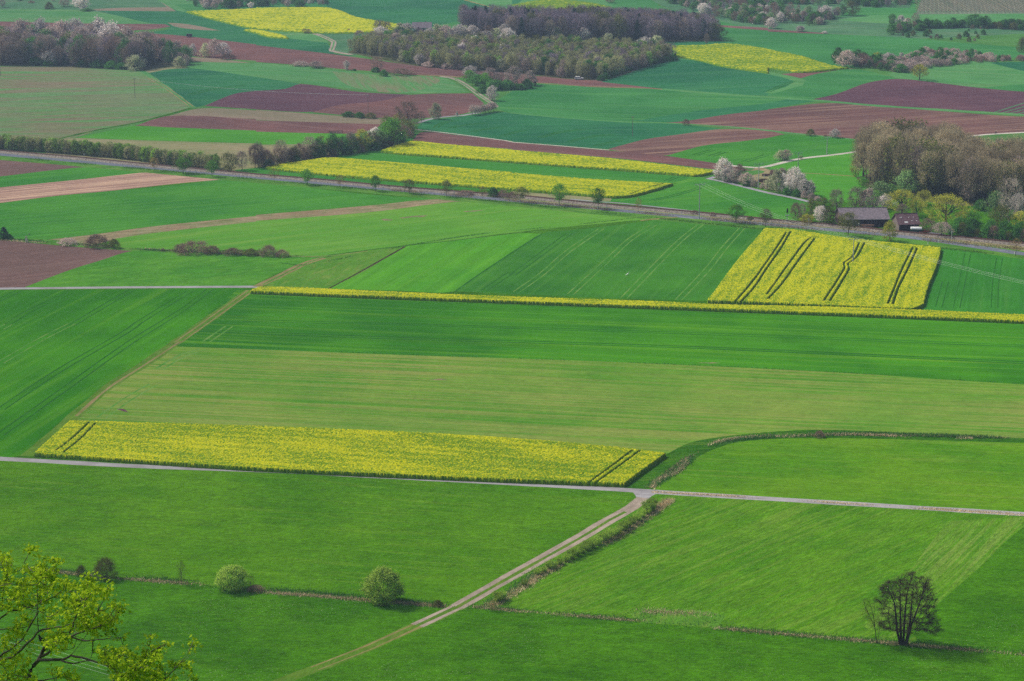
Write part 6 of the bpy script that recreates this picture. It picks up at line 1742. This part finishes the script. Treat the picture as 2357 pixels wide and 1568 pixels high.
# birds
def bird(loc, rz, s, mat, beak, label, name='bird', neck=0.0):
    e = empty(name, loc, rz, label=label, cat='bird'); e.scale = (s,) * 3
    m = MB(); m.tube([(-.1, 0, .06), (-.06, 0, .075), (0, 0, .1), (.05, 0, .13), (.075, 0, .17 + neck), (.095, 0, .19 + neck), (.115, 0, .185 + neck)], [.008, .032, .045, .038, .026, .028, .006], 10)
    obj('body', m.mesh('bird_body', [mat], True), e)
    m = MB(); m.prism([(-.22, .015), (-.09, .05), (-.07, .075)], -.018, .018, 0, 'y'); obj('tail', m.mesh('tail', [mat]), e)
    for q in (-1, 1):
        m = MB(); m.tube([(.05, q * .036, .12), (0, q * .046, .1), (-.08, q * .03, .065), (-.13, q * .012, .05)], [.01, .022, .014, .003], 6); obj('wing', m.mesh('wing', [mat]), e)
        m = MB(); m.tube([(-.01, q * .018, .07), (0, q * .018, .0)], .004 + neck * .02, 5); m.tube([(-.02, q * .018, 0), (.025, q * .018, 0)], .004, 4); obj('leg', m.mesh('bird_leg', [beak]), e)
    m = MB(); m.tube([(.11, 0, .186 + neck), (.145 + neck * .3, 0, .178 + neck)], [.009, .001], 6); obj('beak', m.mesh('beak', [beak]), e)


m_beak = solid('orange_beak', (200, 140, 40), .5, .1, 3)
bird(at('B3', 1036, 1122), .3, 4.2, m_white, m_beak, 'white wading bird standing in the green tramlined field', 'white_bird', .05)
bird(at('U', 460, 160) + np.array([0, 0, .05]), .8, 3.2, m_black, m_black, 'black crow in the green field above the pale hunting stand', 'crow')
# ------------------------------------------------------------ dry grass along ditches and verges
def tufts(lines, label, n_per_m, h, w, mats, seed, tilt=.5):
    r = np.random.default_rng(seed); V = []; F = []; MI = []; n = 0
    for s, spread, dens, mi in lines:
        p = resample(ground(smooth(P(s), False, 60, 5))[:, :2], .5)
        L = len(p) * .5; K = int(L * n_per_m * dens * spread * 1.7)
        # patchy along the line
        t = r.uniform(0, len(p) - 1.001, K * 2); keep = (np.sin(t * .11 + seed) + np.sin(t * .037 + 2) + r.normal(0, .5, K * 2)) > -.35; t = t[keep][:K]; K = len(t)
        i = t.astype(int); f = (t - i)[:, None]; c = p[i] * (1 - f) + p[i + 1] * f + r.normal(0, spread / 3, (K, 2))
        z = terrain(c[:, 0], c[:, 1]); a = r.uniform(0, 6.28, K); hh = h * r.uniform(.5, 1.3, K); ww = w * .62 * r.uniform(.6, 1.5, K)
        dx, dy = np.cos(a) * ww / 2, np.sin(a) * ww / 2; lx, ly = r.normal(0, tilt, K) * hh, r.normal(0, tilt, K) * hh
        T = np.stack([np.stack([c[:, 0] - dx, c[:, 1] - dy, z - .02], 1), np.stack([c[:, 0] + dx, c[:, 1] + dy, z - .02], 1), np.stack([c[:, 0] + lx, c[:, 1] + ly, z + hh], 1)], 1).reshape(-1, 3)
        V.append(T); F.append(np.arange(K * 3).reshape(-1, 3) + n); MI.append(np.full(K, mi)); n += K * 3
    me = np_mesh('dry_grass', np.concatenate(V), [(np.concatenate(F), np.concatenate(MI))], mats)
    obj('dry_grass', me, kind='stuff', label=label)


GM = [LM['grass'], LM['herb'], LM['green'], LM['fresh']]
tufts([('F 60,1310 240,1328 330,1336 420,1343 500,1348 600,1363 700,1370 830,1381 1020,1396', 1.5, 1.0, 0), ('F 230,1329 500,1350 1030,1398', 1.2, .25, 1), ('F 60,1309 500,1346 1020,1393', 2.6, .7, 2)],
      'matted dry grass along the left ditch', 22, .34, .2, GM, 1)
tufts([('F 1090,1397 1200,1408 1400,1424 1600,1442 1990,1476 2130,1488 2400,1512', 1.3, 1.0, 0), ('F 1090,1396 1600,1440 1990,1474 2400,1508', 2.4, .8, 2), ('F 1100,1398 1990,1477 2400,1510', 1.0, .25, 1),
       ('F 1450,1415 1560,1410 1660,1420 1640,1436 1500,1432', 5, .12, 2), ('F 1480,1408 1640,1414', 2.5, .6, 0)], 'dry grass along the lower right ditch and the weed patch', 20, .32, .2, GM, 2)
tufts([('F 1128,1396 1205,1353 1262,1311 1330,1281 1386,1253 1431,1226 1482,1194 1545,1150', 2.0, .9, 0), ('F 1132,1394 1262,1313 1386,1255 1482,1196 1540,1152', 2.2, .8, 1), ('F 1128,1390 1262,1306 1386,1247 1482,1188', 2.6, .8, 2)],
      'dry grass on the ditch beside the gravel track', 20, .4, .2, GM, 3)
tufts([('F 1500,1124 1518,1105 1560,1085 1590,1050 1640,1022 1700,1010 1840,1004', 1.4, .8, 0), ('F 1840,1004 1960,1001 2100,1006 2240,1010', 1.3, .6, 0), ('F 1500,1120 1560,1080 1620,1035 1700,1012 1850,1003 2000,999 2400,1012', 2.2, 1.0, 2), ('F 1510,1110 1590,1050 1700,1009 1900,1001 2350,1009', 1.2, .3, 1)],
      'pale dry reeds along the curved ditch', 20, .5, .26, GM, 4)
tufts([('F 1500,1133 1700,1143 1900,1156 2000,1163 2200,1176 2400,1189', 1.0, 1.0, 0), ('F 1500,1132 2400,1187', 1.2, .6, 1)], 'fringe of dry grass along the right part of the lower farm road', 16, .25, .18, GM, 5)
tufts([('F 0,551 150,560 300,573 400,578 560,586 690,590', 2.2, .8, 2), ('F 0,553 300,572 700,592', 1.6, .4, 0)], 'rough grass along the valley hedge', 8, .5, .35, GM, 6)
tufts([('F 900,436 1200,462 1500,492 1768,512 2000,533 2357,572', 3.2, .6, 0), ('F 900,438 1400,483 2357,575', 3.6, .5, 1), ('F 60,365 600,414 1200,470 2357,592', 3, .5, 3)], 'rough dry growth on the bank between road and railway', 5, .45, .35, GM, 7)
tufts([('F 640,605 700,610 900,572 1100,540 1300,520 1500,498', 1.2, .8, 2), ('F 600,684 1200,703 1700,716 2300,732', .8, .5, 2), ('F 380,792 900,815 1700,845 2357,884', .8, .5, 2)], 'weedy fringes along the field boundaries', 6, .3, .3, GM, 8)

# ------------------------------------------------------------ the big alder
m_bk = solid('alder_bark', (66, 54, 46), .9, .3, 3)


def N2(x, y, dep, org):
    """alder crop coordinates to a point in a plane at the tree, dep metres behind it"""
    k, ox, oy = TAG['N']
    D = rays([(x / k + ox, y / k + oy)])[0]; t = (org[1] + dep) / D[1]
    return np.array([0, 0, HC]) + D * t


org_ = at('N', 835, 1392); ra = np.random.default_rng(12)
stems = [[(790, 1390), (740, 1180), (715, 900), (700, 740), (640, 600), (560, 430)], [(800, 1390), (795, 1100), (785, 700), (780, 500), (790, 370)], [(835, 1390), (850, 1050), (870, 800), (890, 600), (940, 420), (990, 250)],
         [(870, 1390), (940, 1040), (965, 750), (975, 600), (1000, 480), (1060, 420)], [(880, 1390), (960, 1080), (1050, 850), (1120, 650), (1180, 450), (1220, 330)]]
nodes_ = []; tb_ = []
for si, st in enumerate(stems):
    dz = (-1.0, 1.2, .1, 1.4, -1.2)[si]
    p = np.array([N2(x, y, dz * (i / (len(st) - 1)), org_) for i, (x, y) in enumerate(st)]) - org_
    p = resample(p, .5); rr_ = np.linspace(.26, .05, len(p)); rr_[0] *= 1.3; tb_.append((p, rr_, 7)); nodes_ += [q for q in p if q[2] > 2.0]
out_ = np.array([(560, 370), (740, 340), (900, 240), (1030, 220), (1120, 320), (1240, 330), (1320, 470), (1300, 560), (1390, 690), (1330, 760), (1390, 880), (1410, 1000), (1370, 1050), (1480, 1160), (1350, 1260), (1150, 1200), (950, 1250), (700, 1180), (500, 1180), (440, 1050), (480, 930), (430, 830), (480, 740), (370, 680), (450, 600), (480, 480)], float)
q_ = ra.uniform([360, 210], [1490, 1270], (2600, 2)); q_ = q_[in_poly(q_, out_)][:780]
tips = []
for x, y in q_:
    row = out_[:, 1]; hw = 430 * (1 - .25 * abs((y - 800) / 600)); k = max(0, 1 - ((x - 900) / (hw + 120)) ** 2)
    tips.append(N2(x, y, ra.uniform(-1, 1) * 4.3 * math.sqrt(k), org_) - org_)
tips = np.array(tips); tips[:, 2] = np.maximum(tips[:, 2], 1.6); nd = np.array(nodes_); fine = []
for t in tips[np.argsort([np.min(np.linalg.norm(nd - t, axis=1)) for t in tips])]:
    d = np.linalg.norm(nd - t, axis=1) + np.maximum(0, nd[:, 2] - t[2] + .25) * 1.6; s = nd[d.argmin()]; L = np.linalg.norm(t - s)
    c = curve(s, t, .1 * L, ra, 4); fine.append((c, np.array([.035, .028, .02, .012]) * (1 + .35 * min(L, 3)), 3)); nd = np.vstack([nd, c[1:3]])
e = empty('alder_tree', org_, label='large dark leafless alder with five stems on the lower right ditch', cat='tree')
Vt, Ft = tubes_np(tb_); obj('trunk', np_mesh('alder_trunk', Vt, [(Ft, 0)], [m_bk], smoothf=True), e)
Vf, Ff = tubes_np(fine); obj('branches', np_mesh('alder_branches', Vf, [(Ff, 0)], [m_bk]), e)
Dd = tips - np.array([0, 0, 6.0]); Dd[:, 2] *= .3; Dd /= np.linalg.norm(Dd, axis=1)[:, None]
Vl, Fl = prims(ra, tips, Dd, 21, .42, .038, 'twig', np.array([.3, .3, .1])); Vm, Fm = prims(ra, tips, Dd, 16, .11, 0, 'leaf', np.array([.34, .34, .12]))
obj('crown', np_mesh('alder_crown', np.concatenate([Vl, Vm]), [(Fl, 0), (Fm + len(Vl), 0)], [LM['alder']]), e)
# its slim neighbour
b0 = at('N', 425, 1368); e = empty('slender_tree', b0, label='slim leafless tree leaning left of the large alder', cat='tree')
pl = [[(420, 1365), (395, 1150), (365, 950), (335, 800), (280, 680)], [(430, 1365), (455, 1200), (470, 1100), (440, 900)], [(390, 1120), (340, 1000), (240, 800), (215, 690)], [(365, 950), (385, 820), (375, 700)]]
tb2 = []; nn = []
for i, st in enumerate(pl):
    p = resample(np.array([N2(x, y, (0, .3, -.4, .5)[i] * k, b0) for k, (x, y) in enumerate(st)]) - b0, .4); tb2.append((p, np.linspace(.085 if i == 0 else .05, .015, len(p)), 5)); nn += list(p[2:])
qq = ra.uniform([160, 650], [490, 1180], (240, 2)); oo = np.array([(200, 660), (260, 650), (400, 700), (490, 1050), (470, 1180), (380, 1150), (250, 1080), (160, 850)], float); qq = qq[in_poly(qq, oo)]
tp = np.array([N2(x, y, ra.uniform(-1, 1), b0) - b0 for x, y in qq]); nd = np.array(nn); fn = []
for t in tp:
    d = np.linalg.norm(nd - t, axis=1) + np.maximum(0, nd[:, 2] - t[2] + .3) * 2; s = nd[d.argmin()]; fn.append((curve(s, t, .0, ra, 3), np.array([.022, .014, .006]), 3))
Vt, Ft = tubes_np(tb2); obj('trunk', np_mesh('slender_trunk', Vt, [(Ft, 0)], [m_bk]), e)
Vf, Ff = tubes_np(fn); Dq = tp * 0 + np.array([-.25, 0, 1.0]); Vl, Fl = prims(ra, tp, Dq, 11, .5, .016, 'twig', .16)
obj('crown', np_mesh('slender_crown', np.concatenate([Vf, Vl]), [(Ff, 0), (Fl + len(Vf), 0)], [LM['olive']]), e)

# ------------------------------------------------------------ the near maple at lower left
MD = 45.0
m_mb = solid('maple_bark', (72, 60, 52), .9, .35, 5, c2=(104, 96, 88))


def MP(x, y, dep=0.0):
    k, ox, oy = TAG['M']
    return ray_pt((x / k + ox, y / k + oy), MD + dep)


rm = np.random.default_rng(5)
base_ = np.array([-12.6, MD + .6, float(terrain(-12.6, MD + .6))])
limbs = [  # (depth start, depth end, radius start, radius end, points)
    (0, .2, .085, .05, [(250, 1800), (290, 1568), (330, 1430), (400, 1350), (440, 1270), (478, 1195)]),
    (0, -.6, .05, .018, [(405, 1350), (560, 1342), (640, 1350), (740, 1300), (800, 1312), (950, 1350), (1100, 1400), (1210, 1450)]),
    (-.3, -.9, .03, .008, [(640, 1350), (760, 1385), (920, 1350), (1040, 1372)]),
    (.6, -.2, .05, .03, [(-900, 1500), (-300, 1400), (0, 1345), (130, 1320), (230, 1230), (320, 1150), (410, 1042)]),
    (-.2, -.7, .03, .009, [(410, 1042), (550, 1012), (700, 985), (760, 960), (800, 900)]),
    (-.2, -.9, .035, .008, [(640, 1140), (720, 1108), (860, 1050), (1080, 982), (1170, 930), (1240, 840)]),
    (-.1, -.2, .036, .03, [(478, 1195), (540, 1170), (640, 1140)]), (0, -.1, .045, .034, [(440, 1310), (520, 1270), (550, 1200), (545, 1170)]),
    (.9, .5, .05, .02, [(-900, 1480), (-300, 1370), (0, 1312), (130, 1220), (230, 1140), (300, 1010), (360, 920), (400, 840)]),
    (1.4, .7, .045, .012, [(-900, 1250), (-300, 1020), (0, 920), (90, 842), (200, 822), (330, 792), (520, 710), (650, 620), (740, 540)]),
    (1.2, .8, .03, .012, [(-900, 1300), (-200, 1040), (0, 1025), (130, 1017), (280, 1000), (330, 960)]),
    (-.5, -1.1, .026, .008, [(720, 1108), (900, 1150), (1060, 1132), (1200, 1127), (1300, 1100)]),
    (-.5, -.3, .028, .006, [(720, 1108), (760, 1000), (830, 780), (900, 600), (930, 500)]), (-.3, -.1, .018, .005, [(830, 780), (960, 640), (1040, 540)]),
    (-.8, -1, .016, .005, [(1060, 990), (1170, 850), (1220, 780)]), (-.3, -.5, .022, .005, [(860, 960), (960, 930), (1090, 720), (1130, 590)]),
    (-1, -1.4, .03, .006, [(1000, 1720), (1180, 1568), (1300, 1500), (1430, 1400), (1520, 1310), (1600, 1240), (1740, 1170)]), (-1.2, -1.7, .022, .004, [(1600, 1680), (1730, 1540), (1850, 1420), (1950, 1300), (2010, 1190)]),
    (-1.1, -1.2, .014, .004, [(1480, 1340), (1560, 1200), (1580, 1080)]), (-.6, -.7, .02, .006, [(970, 1150), (972, 1250), (950, 1330)]), (.2, .3, .03, .01, [(330, 1560), (460, 1562), (620, 1520)]),
    (.6, .5, .02, .01, [(30, 1370), (80, 1530), (60, 1640)]), (1.2, 1.3, .02, .005, [(20, 840), (40, 590), (80, 440), (60, 300)]), (1, 1.1, .018, .005, [(250, 800), (250, 580), (250, 440)]),
    (1.1, 1.3, .012, .004, [(250, 330), (280, 270), (310, 210), (330, 170)]), (1.0, 1.2, .012, .004, [(525, 560), (545, 450), (565, 350), (585, 290)]), (.4, .5, .016, .005, [(395, 840), (395, 700), (390, 560)]),
    (.1, .0, .016, .005, [(400, 1040), (395, 900), (395, 790)]), (-.4, -.6, .014, .005, [(770, 1220), (800, 1140), (760, 1060)]), (-.3, -.5, .012, .004, [(480, 1060), (500, 960), (540, 860)])]
tbm = []; ndm = []
for d0, d1, r0, r1, pts in limbs:
    n = len(pts); p = np.array([MP(x, y, d0 + (d1 - d0) * i / (n - 1)) for i, (x, y) in enumerate(pts)])
    p = resample(p, .12); p[1:-1] += rm.normal(0, .006, (len(p) - 2, 3)); tbm.append((p - base_, np.linspace(r0, r1, len(p)) * .75, 6)); ndm += list(p)
tr = np.array([base_ + [0, 0, -.3], base_ + [.1, 0, 3.0], base_ + [.4, .1, 6.0], MP(-900, 1480, .9), MP(-300, 1385, .8)]); tr = resample(tr, .4)
tbm.append((tr - base_, np.linspace(.3, .05, len(tr)), 8))
tr = np.array([base_ + [.25, 0, 4.4], base_ + [.9, -.1, 6.4], MP(120, 2100, 0), MP(250, 1800, 0)]); tr = resample(tr, .3); tbm.append((tr - base_, np.linspace(.15, .085, len(tr)), 7))
tr = np.array([base_ + [.2, 0, 3.6], base_ + [1.6, -.6, 5.4], MP(700, 2050, -.8), MP(1000, 1720, -1)]); tr = resample(tr, .3); tbm.append((tr - base_, np.linspace(.1, .03, len(tr)), 7))
tr = np.array([MP(700, 2050, -.8), MP(1200, 1950, -1.1), MP(1600, 1680, -1.2)]); tr = resample(tr, .3); tbm.append((tr - base_, np.linspace(.05, .022, len(tr)), 6))
tr = np.array([base_ + [.1, 0, 6.5], MP(-1000, 1300, 1.4), MP(-900, 1250, 1.4)]); tr = resample(tr, .3); tbm.append((tr - base_, np.linspace(.1, .045, len(tr)), 6))
polys = [([(-700, 230), (140, 250), (350, 330), (520, 340), (560, 520), (780, 510), (790, 600), (640, 680), (540, 720), (420, 860), (200, 860), (-700, 900)], 250, .8),
         ([(640, 740), (850, 560), (960, 470), (1150, 560), (1110, 700), (1050, 780), (1280, 780), (1220, 920), (1100, 1000), (900, 1030), (640, 1000), (480, 960), (450, 860)], 120, -.3),
         ([(1030, 1220), (1200, 1180), (1450, 1280), (1660, 1200), (1700, 1480), (1600, 1620), (1200, 1620), (1180, 1460), (1050, 1300)], 105, -1.1),
         ([(-500, 1400), (300, 1230), (350, 1280), (240, 1400), (280, 1500), (500, 1420), (640, 1380), (780, 1310), (790, 1400), (850, 1640), (600, 1800), (-500, 1800)], 110, .1),
         ([(480, 1040), (640, 1020), (760, 1060), (700, 1200), (560, 1260), (470, 1180)], 26, -.2), ([(100, 960), (300, 880), (330, 1000), (260, 1100), (110, 1060)], 16, .5), ([(1250, 1500), (1800, 1480), (1850, 1640), (1200, 1640)], 50, -1.3), ([(-20, 1090), (110, 1090), (100, 1190), (40, 1230)], 7, .5)]
sing = [(330, 160), (300, 190), (365, 185), (585, 270), (600, 310), (560, 300), (590, 400), (570, 410), (450, 290), (495, 300), (1570, 1062), (1595, 1095), (1530, 1160), (1515, 1190), (1750, 1165), (1730, 1190), (2020, 1145), (2045, 1180), (1985, 1215), (2000, 1280), (1830, 1375), (1790, 1400), (1900, 1390), (1965, 1400), (1970, 1440), (1810, 1560), (1850, 1590), (2000, 1520), (2040, 1560), (950, 465), (900, 480), (985, 500),
        (1210, 760), (1280, 780), (1250, 830), (1230, 910), (1130, 990), (1290, 1100), (1250, 1085), (1190, 1050), (1150, 1090), (1000, 1070), (1150, 560), (1080, 690), (990, 540), (1060, 110 + 900), (1090, 1070), (320, 1180), (1490, 1290), (1640, 1240), (1690, 1230), (1600, 1300), (130, 1100), (150, 1190)]
cl = []
for pg, n, dep in polys:
    pg = np.array(pg, float); c = rm.uniform(pg.min(0), pg.max(0), (n * 3, 2)); c = c[in_poly(c, pg)][:n]
    cl += [(x, y, dep + rm.uniform(-.9, .9)) for x, y in c]
cl += [(x, y, -1.2 if x > 1300 else (-.6 if x > 700 else 1.0)) for x, y in sing]
C3 = np.array([MP(*c) for c in cl]); nd = np.array(ndm); tw_ = []
for c in C3:
    d = np.linalg.norm(nd - c, axis=1) + np.maximum(0, nd[:, 2] - c[2] + .05) * 1.5; s = nd[d.argmin()]
    cv = curve(s, c, -.03, rm, 4) - base_; tw_.append((cv, np.array([.009, .007, .006, .004]), 4)); nd = np.vstack([nd, cv[1:3] + base_])
e = empty('maple_tree', base_, label='maple with fresh yellow green leaves in the lower left corner, nearest tree', cat='tree')
Vt, Ft = tubes_np(tbm); obj('trunk', np_mesh('maple_trunk', Vt, [(Ft, 0)], [m_mb], smoothf=True), e)
Vt, Ft = tubes_np(tw_); obj('branches', np_mesh('maple_twigs', Vt, [(Ft, 0)], [m_mb]), e)
# drooping three-lobed young leaves
NL = 15; C3 = C3[rm.random(len(C3)) < .82]; K = len(C3) * NL; c = np.repeat(C3, NL, 0) + rm.normal(0, 1, (K, 3)) * np.array([.07, .075, .055]); sz = rm.uniform(.036, .078, (K, 1))
nz = rm.normal(0, .55, (K, 3)) + np.array([0, -.35, .75]); nz /= np.linalg.norm(nz, axis=1)[:, None]
dn = rm.normal(0, .6, (K, 3)) + np.array([0, 0, -.7]); dn -= nz * np.sum(dn * nz, 1)[:, None]; dn /= np.linalg.norm(dn, axis=1)[:, None]; sd_ = np.cross(nz, dn)
shape = [(0, -.1, 0), (.42, .05, -.08), (.9, .45, -.3), (.34, .5, -.1), (0, 1.2, -.35), (-.34, .5, -.1), (-.9, .45, -.3), (-.42, .05, -.08)]
V8 = np.stack([c + sd_ * sz * a + dn * sz * b + nz * sz * h for a, b, h in shape], 1).reshape(-1, 3); i8 = np.arange(K)[:, None] * 8
F3 = np.concatenate([i8 + np.array([f]) for f in ((0, 1, 3), (1, 2, 3), (0, 3, 5), (3, 4, 5), (0, 5, 7), (5, 6, 7))])
obj('foliage', np_mesh('maple_foliage', V8 - base_, [(F3, 0)], [LM['maple']]), e)
bird(MP(432, 1168, .15) + np.array([0, 0, 0]), 2.4, .85, m_black, m_beak, 'blackbird perched on a branch of the near maple', 'blackbird')
# ------------------------------------------------------------ camera, light, air
cam = bpy.data.cameras.new('camera'); co = bpy.data.objects.new('camera', cam); COL.objects.link(co)
co.location = (0, 0, HC); co.rotation_euler = (R(90) - PITCH, 0, 0)
cam.sensor_width = 36; cam.lens = 36 * FOC / 2357.0; cam.clip_start = 1; cam.clip_end = 12000
SC.camera = co
EL, AZ = 46.0, -62.0      # sun height; bearing from +Y, negative is to the left
w = bpy.data.worlds.new('World'); SC.world = w; w.use_nodes = True
nt = w.node_tree; bg = nt.nodes['Background']
sky = nt.nodes.new('ShaderNodeTexSky'); sky.sky_type = 'NISHITA'; sky.sun_disc = False
sky.sun_elevation = R(EL); sky.sun_rotation = R(AZ); sky.air_density = 1.0; sky.dust_density = 4.0; sky.ozone_density = 1.0
nt.links.new(sky.outputs[0], bg.inputs[0]); bg.inputs[1].default_value = 0.1
sl = bpy.data.lights.new('sun', 'SUN'); sl.energy = 2.8; sl.angle = R(6); sl.color = (1.0, 0.95, 0.86)
so = bpy.data.objects.new('sun', sl); COL.objects.link(so)
dv = Vector((math.sin(R(AZ)) * math.cos(R(EL)), math.cos(R(AZ)) * math.cos(R(EL)), math.sin(R(EL))))
so.rotation_euler = dv.to_track_quat('Z', 'Y').to_euler(); so.location = (0, 0, 400)

N = NT('haze')
pv = N.n('ShaderNodeVolumePrincipled'); pv.inputs['Density'].default_value = 0.0001
pv.inputs['Color'].default_value = (0.52, 0.72, 1.0, 1); pv.inputs['Anisotropy'].default_value = 0.2
N.l(pv.outputs[0], N.out.inputs[1])
hb = MB(); hb.box((0, 1860, 77), (5300, 5000, 160)); 
obj('haze', hb.mesh('haze', [N.m]), kind='stuff')

SC.view_settings.view_transform = 'Standard'; SC.view_settings.look = 'None'
SC.view_settings.exposure = 0.45; SC.view_settings.gamma = 1.0
SC.cycles.use_denoising = False
SC.cycles.max_bounces = 5; SC.cycles.volume_bounces = 0; SC.cycles.transparent_max_bounces = 6
SC.cycles.diffuse_bounces = 3
SC.cycles.use_adaptive_sampling = False; SC.cycles.adaptive_threshold = 0.01
